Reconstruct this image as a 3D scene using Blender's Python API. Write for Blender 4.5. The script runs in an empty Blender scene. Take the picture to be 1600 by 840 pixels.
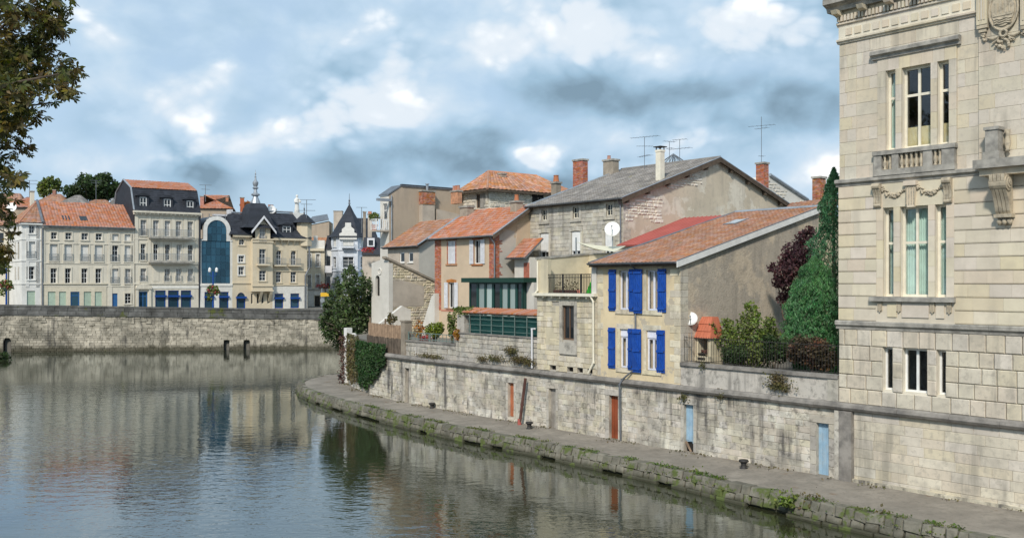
import bpy, math, random
from mathutils import Vector, Matrix, noise
R = math.radians
rnd = random.Random(11)
sc = bpy.context.scene
C = sc.collection
# ------------------------------------------------------------------ camera
FPX, CX, HY, CZ = 1500.0, 800.0, 440.0, 8.0      # focal length in photo pixels, horizon row, eye height above the river
cam = bpy.data.cameras.new('camera'); cam_o = bpy.data.objects.new('camera', cam); C.objects.link(cam_o)
cam.sensor_width = 36; cam.lens = 36 * FPX / 1600
cam.shift_y = 20 / 1600; cam.clip_end = 6000; cam.clip_start = 0.2
cam_o.location = (0, 0, CZ); cam_o.rotation_euler = (R(90), 0, 0)
sc.camera = cam_o
sc.view_settings.view_transform = 'Standard'; sc.view_settings.look = 'None'
sc.view_settings.exposure = 0.28; sc.view_settings.gamma = 1
sc.view_settings.use_curve_mapping = False
sc.cycles.max_bounces = 6; sc.cycles.diffuse_bounces = 3; sc.cycles.glossy_bounces = 3
sc.cycles.transparent_max_bounces = 8; sc.cycles.transmission_bounces = 3
sc.cycles.caustics_reflective = False; sc.cycles.caustics_refractive = False
sc.cycles.sample_clamp_indirect = 4
# ------------------------------------------------------------------ node helpers
class NT:
    def __init__(s, tree): s.t = tree; s.n = tree.nodes; s.l = tree.links
    def new(s, typ, **kw):
        nd = s.n.new(typ)
        for k, v in kw.items(): setattr(nd, k, v)
        return nd
    def put(s, sock, v):
        if isinstance(v, bpy.types.NodeSocket): s.l.new(v, sock)
        elif v is not None: sock.default_value = v
    def math(s, op, a, b=None, c=None, clamp=False):
        nd = s.new('ShaderNodeMath', operation=op, use_clamp=clamp)
        for i, v in enumerate((a, b, c)): s.put(nd.inputs[i], v)
        return nd.outputs[0]
    def vmath(s, op, a, b=None):
        nd = s.new('ShaderNodeVectorMath', operation=op)
        s.put(nd.inputs[0], a); s.put(nd.inputs[1], b)
        return nd.outputs['Value'] if op in ('LENGTH', 'DOT_PRODUCT') else nd.outputs[0]
    def noise(s, vec, scale, detail=4, rough=.55, dist=0.):
        nd = s.new('ShaderNodeTexNoise'); s.put(nd.inputs['Vector'], vec)
        nd.inputs['Scale'].default_value = scale; nd.inputs['Detail'].default_value = detail
        nd.inputs['Roughness'].default_value = rough; nd.inputs['Distortion'].default_value = dist
        return nd.outputs['Fac']
    def mrange(s, v, a, b, c=0., d=1., smooth=True):
        nd = s.new('ShaderNodeMapRange'); nd.interpolation_type = 'SMOOTHSTEP' if smooth else 'LINEAR'
        for i, x in enumerate((v, a, b, c, d)): s.put(nd.inputs[i], x)
        return nd.outputs[0]
    def mix(s, f, a, b, blend='MIX'):
        nd = s.new('ShaderNodeMix', data_type='RGBA', blend_type=blend)
        s.put(nd.inputs[0], f); s.put(nd.inputs[6], a); s.put(nd.inputs[7], b)
        return nd.outputs[2]
def rgb(c): return (c[0], c[1], c[2], 1.0)
# ------------------------------------------------------------------ sky and sun
SUN_AZ, SUN_EL = R(196), R(40)           # azimuth clockwise from +Y: the sun stands behind the camera and to its left
world = bpy.data.worlds.new('World'); sc.world = world; world.use_nodes = True
w = NT(world.node_tree); w.n.clear()
out = w.new('ShaderNodeOutputWorld'); bg = w.new('ShaderNodeBackground')
sky = w.new('ShaderNodeTexSky', sky_type='NISHITA', sun_disc=False, sun_elevation=SUN_EL, sun_rotation=SUN_AZ, altitude=200)
sky.air_density = 1.0; sky.dust_density = 1.5; sky.ozone_density = 1.2
tc = w.new('ShaderNodeTexCoord'); sep = w.new('ShaderNodeSeparateXYZ'); w.l.new(tc.outputs['Generated'], sep.inputs[0])
dx, dy, dz = sep.outputs
# cumulus: billows in direction space, flattened towards the horizon, their tops lit by the sun
V = w.vmath('MULTIPLY', tc.outputs['Generated'], (1., 1., 1.5))
warp = w.new('ShaderNodeTexNoise'); w.put(warp.inputs['Vector'], V); warp.inputs['Scale'].default_value = 5.0; warp.inputs['Detail'].default_value = 4
warp_v = w.vmath('SUBTRACT', warp.outputs['Color'], (.5, .5, .5))
def scaled(v, k): nd = w.vmath('SCALE', v); nd.node.inputs['Scale'].default_value = k; return nd
V = w.vmath('ADD', V, scaled(warp_v, .07))
ady = w.math('MAXIMUM', dy, 0.15)                  # direction coordinates for the big cloud masses
c2 = w.new('ShaderNodeCombineXYZ'); w.put(c2.inputs[0], w.math('DIVIDE', dx, ady)); w.put(c2.inputs[1], w.math('DIVIDE', dz, ady))
Q = w.vmath('ADD', c2.outputs[0], scaled(warp_v, .10))
def blob(px, py, rx, ry, amp, soft=0.0):
    c = ((px - CX) / FPX, (HY - py) / FPX, 0)
    d = w.vmath('MULTIPLY', w.vmath('SUBTRACT', Q, c), (FPX / rx, FPX / ry, 0))
    return w.math('MULTIPLY', w.mrange(w.vmath('LENGTH', d), 1.0, soft), amp)
def total(items):
    t = items[0]
    for i in items[1:]: t = w.math('ADD', t, i)
    return t
def billow(v, scale):
    nd = w.new('ShaderNodeTexVoronoi', feature='F1'); w.put(nd.inputs['Vector'], v); nd.inputs['Scale'].default_value = scale
    nd.inputs['Detail'].default_value = 2.0; nd.inputs['Roughness'].default_value = .55; nd.inputs['Lacunarity'].default_value = 2.3
    return w.math('SUBTRACT', 1.0, nd.outputs['Distance'])
n1 = w.noise(V, 5.2, 6, .54)
V2 = w.vmath('ADD', V, (-.008, 0., .028))
n2 = w.noise(V2, 5.2, 3, .54)
pf = billow(V, 12.)
n3 = w.noise(V, 15., 4, .62)
white = total([blob(960, 50, 400, 110, .62), blob(720, 85, 170, 80, .35), blob(1200, 70, 200, 90, .30), blob(620, 190, 210, 85, .75), blob(640, 110, 90, 55, .40), blob(250, 165, 180, 60, .60),
               blob(150, 110, 90, 90, .45), blob(842, 238, 80, 26, 1.1), blob(1060, 195, 190, 50, .65), blob(1285, 230, 130, 80, .75), blob(1010, 245, 130, 60, .45), blob(480, 215, 140, 50, .4),
               blob(520, 60, 170, 80, .25), blob(330, 230, 180, 36, .50), blob(60, 240, 180, 50, .40), blob(200, 40, 280, 80, .20), blob(1180, 290, 140, 60, .4), blob(330, 130, 60, 40, .3)])
dark = total([blob(1090, 172, 340, 80, .56), blob(680, 264, 300, 70, .70), blob(880, 270, 240, 70, .40), blob(1260, 150, 180, 60, .5), blob(760, 215, 110, 45, .45), blob(880, 165, 170, 55, .45),
              blob(330, 285, 340, 50, .16), blob(470, 130, 120, 45, .16), blob(200, 195, 120, 30, .16), blob(110, 190, 100, 45, .22), blob(1000, 130, 280, 45, .30), blob(1010, 300, 200, 40, .25)])
body = w.mrange(w.math('ADD', n1, w.math('MULTIPLY', white, .16)), .46, .66)          # where cumulus stands
puff = w.math('MULTIPLY', w.math('SUBTRACT', pf, .50), .75)
rough = w.math('ADD', .55, w.math('MULTIPLY', w.mrange(n1, .36, .64), .9))
Lm = w.math('ADD', w.math('MULTIPLY', white, w.math('MULTIPLY', rough, .74)), w.math('MULTIPLY', dark, -.50))
Lm = w.math('ADD', Lm, w.math('ADD', w.math('MULTIPLY', w.math('SUBTRACT', n1, .5), .38), w.math('MULTIPLY', w.math('SUBTRACT', n1, n2), 1.5)))
Lm = w.math('ADD', w.math('ADD', Lm, .51), w.math('ADD', w.math('MULTIPLY', puff, w.math('ADD', .25, w.math('MULTIPLY', body, .75))), w.math('MULTIPLY', w.math('SUBTRACT', n3, .5), .25)))
SKY_STRENGTH = 0.105
veil = w.mix(.80, sky.outputs[0], rgb((4.0, 5.4, 6.9)))              # thin high veil over the blue
ramp = w.new('ShaderNodeValToRGB'); w.put(ramp.inputs[0], Lm); cr = ramp.color_ramp
for p_, c_ in ((.26, (.29, .43, .555, 1)), (.50, (.43, .56, .685, 1)), (.80, (.58, .66, .735, 1))): cr.elements.new(p_).color = c_
cr.elements[0].position = .0; cr.elements[0].color = (.18, .27, .35, 1); cr.elements[-1].color = (.70, .765, .82, 1)
ten = rgb((10., 10., 10.))
col = w.mix(w.mrange(w.math('ADD', n1, w.math('MULTIPLY', w.math('ADD', white, dark), .30)), .36, .60), veil, w.mix(1., ramp.outputs[0], ten, 'MULTIPLY'))
# sharper sunlit heads in front of the soft layer
head = w.math('ADD', w.math('ADD', w.math("MULTIPLY", n1, .75), w.math("MULTIPLY", pf, .22)), w.math('SUBTRACT', w.math('MULTIPLY', white, .36), w.math('MULTIPLY', dark, .14)))
Mc = w.mrange(head, .50, .63)
lit = w.math('ADD', w.math('ADD', w.math('MULTIPLY', w.math('SUBTRACT', n1, n2), 4.0), w.math('MULTIPLY', w.math('SUBTRACT', pf, .5), 1.2)), w.math('ADD', .55, w.math('MULTIPLY', w.math('SUBTRACT', n3, .5), .7)))
hcol = w.mix(w.mrange(w.math('SUBTRACT', lit, w.math('MULTIPLY', dark, .35)), .15, .95), rgb((6.3, 6.9, 7.5)), rgb((9.4, 9.45, 9.5)))
col = w.mix(w.math('MULTIPLY', Mc, .93), col, hcol)
bg.inputs['Strength'].default_value = SKY_STRENGTH
w.l.new(col, bg.inputs['Color']); w.l.new(bg.outputs[0], out.inputs[0])
sun = bpy.data.lights.new('sun', 'SUN'); sun.energy = 2.8; sun.angle = R(6.0); sun.color = (1.0, .93, .83)
sun_o = bpy.data.objects.new('sun', sun); C.objects.link(sun_o)
sdir = Vector((math.sin(SUN_AZ) * math.cos(SUN_EL), math.cos(SUN_AZ) * math.cos(SUN_EL), math.sin(SUN_EL)))
sun_o.rotation_euler = sdir.to_track_quat('Z', 'Y').to_euler(); sun_o.location = sdir * 60
# ------------------------------------------------------------------ materials
M = {}
def mat(name, col, rough=.85, var=.18, scale=1.2, rand=.12, bump=.25, bscale=18, col2=None, patch=None, streak=None, grime=None, spec=.25, metal=0., hue=0.0, moss=None, transl=0., soot=None, tide=None):
    """General weathered surface. col2/patch=(threshold, softness, scale): second colour in patches; streak=(colour, amount): rain
    streaks running down; grime=(colour, amount, scale): blotches; rand: piece to piece variation."""
    m = bpy.data.materials.new(name); m.use_nodes = True; M[name] = m
    k = NT(m.node_tree); b = k.n['Principled BSDF']
    geo = k.new('ShaderNodeNewGeometry'); oi = k.new('ShaderNodeObjectInfo')
    pos = geo.outputs['Position']
    big = k.noise(pos, scale, 5, .6)
    c = k.mix(k.mrange(big, .3, .7), rgb([x * (1 - var) for x in col]), rgb([min(1, x * (1 + var)) for x in col]))
    if col2 is not None:
        th, so, ps = patch or (.55, .03, .6)
        pn = k.noise(pos, ps, 6, .62)
        c = k.mix(k.mrange(pn, th - so, th + so), c, rgb(col2))
    if rand:
        r = k.math('FRACT', k.math('ADD', oi.outputs['Random'], geo.outputs['Random Per Island']))
        v = k.math('ADD', 1 - rand, k.math('MULTIPLY', r, 2 * rand))
        hs = k.new('ShaderNodeHueSaturation'); k.put(hs.inputs['Color'], c); k.put(hs.inputs['Value'], v)
        if hue:
            r2 = k.math('FRACT', k.math('MULTIPLY', r, 7.31))
            k.put(hs.inputs['Hue'], k.math('ADD', .5 - hue, k.math('MULTIPLY', r2, 2 * hue)))
            k.put(hs.inputs['Saturation'], k.math('ADD', .75, k.math('MULTIPLY', k.math('FRACT', k.math('MULTIPLY', r, 3.7)), .5)))
        c = hs.outputs[0]
    if grime:
        g = k.noise(pos, grime[2], 7, .65)
        f = k.math('MULTIPLY', k.mrange(g, .45, .68), grime[1])
        c = k.mix(f, c, rgb(grime[0]))
    if soot:
        g = k.noise(k.vmath('ADD', pos, (13., 7., 3.)), soot[2], 8, .7)
        c = k.mix(k.math('MULTIPLY', k.mrange(g, .50, .66), soot[1]), c, rgb(soot[0]))
    if streak:
        st = k.noise(k.vmath('MULTIPLY', pos, (1.0, 1.0, .10)), 2.4, 5, .6)
        br = k.noise(pos, .45, 3)
        f = k.math('MULTIPLY', k.math('MULTIPLY', k.mrange(st, .47, .66), k.mrange(br, .38, .6)), streak[1])
        c = k.mix(f, c, rgb(streak[0]))
    if tide:
        sp = k.new('ShaderNodeSeparateXYZ'); k.put(sp.inputs[0], pos)
        zz_ = k.math('ADD', sp.outputs[2], k.math('MULTIPLY', k.noise(pos, 1.2, 5, .65), -tide[1]))
        c = k.mix(k.math('MULTIPLY', k.mrange(zz_, tide[1] * .45, -tide[1] * .25), .85), c, rgb(tide[0]))
    if moss:
        g = k.noise(pos, moss[1], 6, .65)
        c = k.mix(k.mrange(g, moss[2], moss[2] + .08), c, rgb(moss[0]))
    k.put(b.inputs['Base Color'], c); b.inputs['Roughness'].default_value = rough
    b.inputs['Specular IOR Level'].default_value = spec; b.inputs['Metallic'].default_value = metal
    if bump:
        bp = k.new('ShaderNodeBump'); bp.inputs['Strength'].default_value = bump; bp.inputs['Distance'].default_value = .03
        k.put(bp.inputs['Height'], k.noise(pos, bscale, 6, .65)); k.l.new(bp.outputs[0], b.inputs['Normal'])
    if transl:
        tr = k.new('ShaderNodeBsdfTranslucent'); k.put(tr.inputs['Color'], c)
        ms = k.new('ShaderNodeMixShader'); ms.inputs[0].default_value = transl
        k.l.new(b.outputs[0], ms.inputs[1]); k.l.new(tr.outputs[0], ms.inputs[2])
        k.l.new(ms.outputs[0], k.n['Material Output'].inputs[0])
    return m
def paint(name, col, rough=.45, rand=.06, var=.08, bump=.05): return mat(name, col, rough, var, 3, rand, bump, 40, spec=.35)
GR = (.075, .07, .062)
mat('ashlar', (.645, .57, .452), .85, .08, .8, .06, .18, 22, hue=.012, grime=((.40, .37, .31), .40, 1.6), streak=((.29, .265, .22), .55), soot=((.40, .36, .30), .35, 6))
mat('ashlar_warm', (.68, .597, .465), .85, .08, .8, .06, .18, 22, hue=.014, grime=((.46, .41, .33), .30, 1.3), streak=((.36, .32, .26), .30))
mat('ashlar_base', (.64, .575, .465), .88, .10, .8, .07, .3, 20, hue=.010, grime=((.36, .33, .28), .4, 1.5), streak=((.26, .24, .20), .6), soot=((.33, .30, .25), .45, 5))
mat('mortar', (.76, .70, .58), .95, .08, 2, 0, .3, 40)
mat('joint_dark', (.26, .23, .18), .95, .08, 2, 0, .3, 40)
mat('carved_stone', (.50, .43, .32), .88, .12, 3, .04, .3, 30, grime=((.17, .155, .13), .6, 5))
mat('weathered_ledge', (.37, .35, .31), .92, .25, 2.5, .05, .4, 25, grime=((.17, .165, .155), .7, 1.8))
mat('quay_stone', (.58, .53, .44), .9, .16, .9, .11, .55, 14, hue=.015, grime=((.29, .27, .235), .8, .7), streak=((.10, .095, .09), .95), moss=((.13, .135, .06), 1.3, .69), soot=((.085, .08, .072), .66, 3.2), col2=(.70, .66, .57), patch=(.55, .06, .55))
mat('quay_mortar', (.52, .475, .395), .95, .2, 1.5, 0, .5, 20, grime=((.16, .15, .13), .6, .9), streak=((.12, .115, .105), .7))
mat('far_quay_stone', (.47, .43, .35), .9, .16, .5, .22, .5, 10, grime=((.13, .125, .10), .85, .30), streak=((.10, .095, .085), .9), moss=((.20, .19, .09), .5, .66), soot=((.14, .125, .095), .7, 1.1), tide=((.055, .052, .032), .9))
mat('far_coping', (.13, .13, .125), .95, .3, 1.0, .15, .5, 10, grime=((.045, .045, .04), .6, .8), moss=((.10, .115, .035), .7, .58))
mat('torus_stone', (.27, .25, .225), .92, .25, 1.5, .06, .5, 18, grime=((.11, .105, .10), .7, 1.2), moss=((.13, .14, .05), 1.4, .70))
mat('parapet_stone', (.53, .49, .42), .9, .16, 1.2, .16, .5, 16, hue=.01, grime=((.19, .18, .16), .6, 1.2), streak=((.13, .125, .115), .6), moss=((.17, .15, .06), 1.1, .67), soot=((.11, .105, .095), .55, 3))
mat('towpath', (.275, .245, .205), .95, .18, .7, 0, 1.0, 7, grime=((.20, .18, .15), .7, 1.2), moss=((.20, .14, .09), .8, .64), soot=((.16, .145, .12), .55, 5))
mat('kerb_stone', (.18, .168, .135), .92, .2, 1.6, .20, .8, 9, grime=((.10, .10, .075), .7, 2.0), moss=((.10, .125, .04), 1.4, .53), tide=((.05, .05, .03), .3))
mat('ochre_plaster', (.70, .58, .38), .92, .10, .7, 0, .25, 14, col2=(.50, .44, .345), patch=(.57, .015, .55), grime=((.47, .40, .29), .45, 1.6))
mat('roughcast', (.58, .495, .38), .95, .12, .8, 0, 1.0, 9, col2=(.47, .415, .34), patch=(.50, .03, .45), grime=((.33, .30, .255), .5, .9), streak=((.27, .245, .21), .5), soot=((.25, .225, .19), .35, 3))
mat('patchy_plaster', (.60, .52, .40), .94, .12, .6, 0, .4, 10, col2=(.70, .64, .53), patch=(.54, .015, .42), grime=((.44, .38, .30), .5, 1.2), soot=((.36, .32, .26), .3, 3), streak=((.36, .32, .26), .4))
mat('cream_render', (.62, .55, .40), .92, .10, .6, 0, .2, 16, grime=((.42, .38, .28), .45, .8), streak=((.38, .34, .26), .5))
mat('tan_render', (.46, .375, .285), .93, .10, .5, 0, .3, 12, grime=((.345, .285, .225), .6, .5), streak=((.30, .255, .21), .4))
mat('tan_render_light', (.50, .435, .36), .93, .12, .6, 0, .4, 12, grime=((.37, .32, .27), .6, .8))
mat('pink_render', (.60, .47, .335), .92, .08, .5, 0, .2, 14, grime=((.48, .385, .285), .4, .6))
mat('grey_render', (.50, .475, .42), .93, .08, .7, 0, .25, 14, col2=(.50, .40, .28), patch=(.60, .02, .4))
mat('pale_render', (.66, .63, .57), .92, .08, .5, 0, .2, 14, grime=((.50, .47, .42), .4, .9))
mat('rubble', (.60, .545, .45), .92, .15, 1.5, .16, .8, 8, hue=.006, grime=((.34, .30, .235), .4, 2))
mat('rubble_white', (.70, .65, .56), .92, .15, 1.5, .14, .8, 8, hue=.004, grime=((.45, .41, .34), .4, 2))
mat('cream_stone', (.66, .59, .45), .92, .14, 1.2, .14, .5, 12, hue=.008, grime=((.42, .37, .28), .5, 1.3), soot=((.33, .29, .22), .5, 3), streak=((.30, .27, .21), .5))
mat('rubble_ochre', (.60, .53, .40), .92, .2, 1.5, .22, .8, 8, hue=.015, grime=((.36, .29, .19), .4, 2))
mat('house_stone', (.54, .50, .42), .9, .12, 1.0, .16, .4, 14, hue=.010, grime=((.29, .275, .245), .45, 1.1), streak=((.23, .215, .19), .6), soot=((.24, .225, .195), .5, 3))
mat('house_mortar', (.42, .39, .335), .95, .12, 2, 0, .4, 20)
mat('brick', (.45, .175, .115), .9, .15, 4, .22, .3, 30, hue=.015)
mat('brick_old', (.44, .19, .11), .9, .2, 4, .28, .4, 30, hue=.02, grime=((.20, .14, .11), .45, 3))
mat('tile_new', (.43, .195, .125), .88, .10, .9, .10, .2, 20, hue=.006, moss=((.24, .16, .10), 1.1, .62), grime=((.36, .15, .085), .5, .7))
mat('tile_brown', (.37, .20, .13), .9, .12, .8, .13, .2, 20, hue=.008, moss=((.20, .16, .10), 1.2, .62), grime=((.25, .135, .09), .5, .9))
mat('tile_old', (.48, .24, .145), .9, .14, .8, .16, .2, 20, hue=.01, grime=((.28, .17, .11), .5, .9))
mat('tile_grey', (.245, .225, .205), .92, .18, 1.0, .25, .3, 20, hue=.01, moss=((.24, .22, .13), 1.3, .63), grime=((.15, .14, .13), .5, .8))
mat('red_sheet', (.40, .11, .09), .55, .08, .8, .05, .08, 20)
mat('slate', (.034, .038, .048), .7, .2, 1.2, .18, .2, 20, spec=.25)
mat('zinc', (.36, .39, .42), .5, .14, 1.5, .05, .1, 20, metal=.5)
mat('zinc_dark', (.19, .205, .225), .5, .2, 1.5, .05, .1, 20, metal=.4)
mat('timber_dark', (.10, .075, .055), .85, .25, 3, .15, .4, 25)
mat('timber_fence', (.135, .105, .08), .9, .3, 3, .3, .4, 25)
mat('bamboo', (.30, .215, .15), .9, .25, 3, .25, .4, 25)
mat('rust_brown', (.105, .05, .04), .75, .3, 3, .1, .3, 25)
paint('white_paint', (.80, .80, .78)); paint('cream_paint', (.78, .73, .60)); paint('grey_white', (.70, .70, .72))
paint('lilac_white', (.72, .74, .84)); mat('blue_shutter', (.012, .072, .36), .55, .12, 2, .06, .2, 30, grime=((.03, .10, .36), .5, 4), streak=((.02, .055, .22), .5))
mat('pale_blue_door', (.30, .46, .60), .7, .15, 2, .03, .3, 25, grime=((.42, .48, .50), .5, 3), streak=((.20, .27, .32), .5))
mat('red_door', (.27, .07, .03), .7, .2, 2, .05, .3, 25, streak=((.13, .04, .02), .6))
mat('orange_door', (.42, .15, .075), .7, .2, 2, .05, .3, 25, streak=((.28, .10, .05), .6))
mat('grey_door', (.30, .28, .25), .9, .25, 2, .1, .4, 25, streak=((.14, .12, .10), .7))
paint('brown_frame', (.16, .10, .065)); paint('green_frame', (.012, .055, .045), .4); paint('green_roof', (.012, .045, .032), .5)
mat('green_screen', (.01, .055, .05), .75, .15, 2, .05, .4, 40)
paint('iron', (.035, .032, .03), .6); paint('grey_iron', (.23, .26, .28), .5); paint('green_iron', (.16, .22, .20), .6)
paint('blue_paint', (.01, .06, .26), .4); paint('blue_glass_frame', (.08, .16, .24), .4); paint('door_blue', (.03, .12, .30), .5)
paint('pale_green_shop', (.40, .50, .40), .6); paint('yellow_sign', (.70, .42, .03)); paint('light_blue_wall', (.64, .68, .74), .85)
paint('plastic_green', (.05, .62, .05), .35); paint('plastic_orange', (.85, .38, .10), .4); paint('terracotta', (.52, .16, .09), .8)
paint('pot_pink', (.70, .22, .17), .6); paint('dish_white', (.80, .80, .78), .4); paint('sail_cloth', (.70, .66, .50), .9)
paint('far_white', (.70, .69, .65), .9); paint('far_cream', (.64, .58, .45), .9); paint('shop_white', (.72, .70, .64), .9)
mat('far_stone', (.69, .64, .53), .9, .10, .5, 0, .15, 12, grime=((.46, .42, .34), .45, .5), streak=((.40, .365, .30), .4))
mat('far_stone_warm', (.66, .57, .42), .9, .10, .5, .05, .15, 12, grime=((.45, .38, .275), .45, .5))
mat('far_stone_white', (.74, .73, .69), .9, .08, .5, 0, .15, 12, grime=((.55, .53, .48), .4, .6))
mat('old_stone_dark', (.34, .29, .23), .92, .2, 1.2, .15, .5, 14, grime=((.19, .165, .14), .5, 2))
mat('soil', (.10, .075, .05), 1, .3, 2, 0, .8, 12)
mat('bark', (.10, .08, .06), .95, .25, 3, .1, .8, 18)
mat('asphalt', (.06, .06, .062), .95, .15, 1, 0, .4, 20)
mat('meadow', (.085, .10, .04), 1, .25, .05, 0, .4, 4)
mat('town_ground', (.17, .16, .14), .95, .2, .2, 0, .4, 8)
def leafmat(name, col, col2, rand=.35, transl=.28): mat(name, col, .6, .2, .9, rand, 0, hue=.025, col2=col2, patch=(.52, .10, 1.1), spec=.3, transl=transl)
leafmat('leaf_chestnut', (.085, .10, .024), (.15, .11, .028), .45)
leafmat('leaf_dark', (.045, .078, .028), (.07, .11, .038), .4)
leafmat('leaf_ash', (.075, .118, .045), (.125, .165, .06), .45)
leafmat('leaf_green', (.13, .18, .04), (.19, .22, .06), .4)
leafmat('leaf_olive', (.15, .205, .05), (.21, .255, .075), .4)
leafmat('leaf_yellowgreen', (.17, .22, .025), (.22, .24, .04), .3)
leafmat('leaf_thuja', (.085, .23, .085), (.13, .29, .115), .45)
leafmat('leaf_thuja_dark', (.055, .165, .075), (.085, .20, .09), .45)
leafmat('leaf_purple', (.075, .034, .042), (.11, .05, .05), .4)
leafmat('leaf_burgundy', (.085, .07, .04), (.15, .075, .045), .4)
leafmat('leaf_ivy', (.038, .085, .03), (.06, .115, .038), .35)
leafmat('leaf_dry', (.16, .125, .06), (.12, .12, .045), .35)
leafmat('leaf_orange', (.42, .13, .03), (.35, .20, .04), .35)
leafmat('leaf_grass', (.09, .15, .03), (.16, .17, .06), .35)
leafmat('flower_red', (.50, .04, .05), (.45, .10, .06), .3)
def glassmat(name, tint, rough=.03, amount=None):
    """Window glass: dark room behind, the sky and surroundings mirrored in it."""
    m = bpy.data.materials.new(name); m.use_nodes = True; M[name] = m
    k = NT(m.node_tree); b = k.n['Principled BSDF']; oi = k.new('ShaderNodeObjectInfo')
    hs = k.new('ShaderNodeHueSaturation'); hs.inputs['Color'].default_value = rgb(tint)
    k.put(hs.inputs['Value'], k.math('ADD', .6, k.math('MULTIPLY', oi.outputs['Random'], .8)))
    k.l.new(hs.outputs[0], b.inputs['Base Color']); b.inputs['Roughness'].default_value = rough
    b.inputs['IOR'].default_value = 1.5; b.inputs['Specular IOR Level'].default_value = .5
    if amount: b.inputs['Metallic'].default_value = amount
    return m
glassmat('glass_dark', (.022, .026, .03)); glassmat('glass_curtain', (.34, .33, .31)); glassmat('glass_blue', (.03, .09, .13), .04, .45)
glassmat('glass_shop', (.03, .07, .10)); glassmat('glass_frosted', (.30, .37, .35), .2); glassmat('glass_brown', (.18, .13, .10))
m = bpy.data.materials.new('glass_clear'); m.use_nodes = True; M['glass_clear'] = m
k = NT(m.node_tree); k.n.remove(k.n['Principled BSDF'])
fr = k.new('ShaderNodeLayerWeight'); fr.inputs['Blend'].default_value = .5
tr = k.new('ShaderNodeBsdfTransparent'); tr.inputs['Color'].default_value = (.97, .98, .97, 1); gl = k.new('ShaderNodeBsdfGlossy'); gl.inputs['Roughness'].default_value = .02
ms = k.new('ShaderNodeMixShader'); k.l.new(k.math('ADD', .06, k.math('MULTIPLY', k.math('POWER', fr.outputs['Facing'], 3.5), .8)), ms.inputs[0]); k.l.new(tr.outputs[0], ms.inputs[1]); k.l.new(gl.outputs[0], ms.inputs[2])
k.l.new(ms.outputs[0], k.n['Material Output'].inputs[0])
mat('curtain_green', (.66, .83, .76), .9, .1, 2, 0, .1, 10); mat('curtain_tan', (.62, .50, .37), .9, .1, 2, 0, .1, 10); mat('blind_yellow', (.72, .62, .36), .9, .1, 2, 0, .1, 10)
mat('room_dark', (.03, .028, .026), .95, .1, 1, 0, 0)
# river: murky green-brown water, small wind ripples
m = bpy.data.materials.new('river_water'); m.use_nodes = True; M['river_water'] = m
k = NT(m.node_tree); k.n.remove(k.n['Principled BSDF']); geo = k.new('ShaderNodeNewGeometry'); pos = geo.outputs['Position']
off_quay = k.vmath('DOT_PRODUCT', k.vmath('SUBTRACT', pos, (4.55, 44.7, 0)), (-.7706, -.6373, 0))   # open water away from the sheltering wall is rougher
calm = k.math('MULTIPLY', k.mrange(k.noise(k.vmath('MULTIPLY', pos, (.035, .05, 1)), 1.0, 3, .5, .4), .38, .60, .40, 1.0), k.mrange(off_quay, 5., 20., .35, 1.0))
rip = k.noise(k.vmath('MULTIPLY', pos, (.8, 1.3, 1)), 1.25, 2, .45, .3)
rip2 = k.noise(k.vmath('MULTIPLY', pos, (.9, 1.5, 1)), 3.8, 2, .5, .3)
h = k.math('ADD', rip, k.math('MULTIPLY', rip2, .42))
bp = k.new('ShaderNodeBump'); bp.inputs['Distance'].default_value = .055
k.put(bp.inputs['Strength'], k.math('MULTIPLY', calm, .43)); k.put(bp.inputs['Height'], h)
lw = k.new('ShaderNodeLayerWeight'); lw.inputs['Blend'].default_value = .5; k.l.new(bp.outputs[0], lw.inputs['Normal'])
fac = k.math('ADD', .03, k.math('MULTIPLY', k.math('POWER', lw.outputs['Facing'], 3.4), .93), clamp=True)
df = k.new('ShaderNodeBsdfDiffuse'); df.inputs['Color'].default_value = (.036, .038, .019, 1)
gs = k.new('ShaderNodeBsdfGlossy'); gs.inputs['Roughness'].default_value = .02; gs.inputs['Color'].default_value = (.88, .93, .96, 1); k.l.new(bp.outputs[0], gs.inputs['Normal'])
ms = k.new('ShaderNodeMixShader'); k.l.new(fac, ms.inputs[0]); k.l.new(df.outputs[0], ms.inputs[1]); k.l.new(gs.outputs[0], ms.inputs[2]); k.l.new(ms.outputs[0], k.n['Material Output'].inputs[0])
# ------------------------------------------------------------------ frames: photo pixel -> place on a plane that stands in the scene
class Frame:
    """Level frame with origin (ox,oy) and its x axis turned by ang; x runs along a row of facades, y goes back behind them."""
    def __init__(s, ox, oy, c, sn):
        L = math.hypot(c, sn); s.ox, s.oy, s.c, s.s = ox, oy, c / L, sn / L
        s.ang = math.atan2(s.s, s.c); s.cx, s.cy = s.loc(0, 0)
    def loc(s, X, Y): X -= s.ox; Y -= s.oy; return (X * s.c + Y * s.s, -X * s.s + Y * s.c)
    def w(s, x, y, z=0.): return Vector((s.ox + x * s.c - y * s.s, s.oy + x * s.s + y * s.c, z))
    def ray(s, px): a = (px - CX) / FPX; return (a * s.c + s.s, -a * s.s + s.c)
    def at(s, px, py, o=0.):                      # on the plane y = o -> (x, z)
        rx, ry = s.ray(px); t = (o - s.cy) / ry
        return s.cx + t * rx, CZ + (HY - py) / FPX * t
    def ax(s, px, py, x0):                        # on the plane x = x0 -> (y, z)
        rx, ry = s.ray(px); t = (x0 - s.cx) / rx
        return s.cy + t * ry, CZ + (HY - py) / FPX * t
    def x(s, px, o=0.): return s.at(px, HY, o)[0]
    def z(s, px, py, o=0.): return s.at(px, py, o)[1]
    def rect(s, px0, px1, py0, py1, o=0.):        # photo rectangle -> (x0, x1, z0, z1), heights read at its middle
        pm = (px0 + px1) / 2
        return s.x(px0, o), s.x(px1, o), s.z(pm, py1, o), s.z(pm, py0, o)
W = Frame(0, 0, 1, 0)
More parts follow.
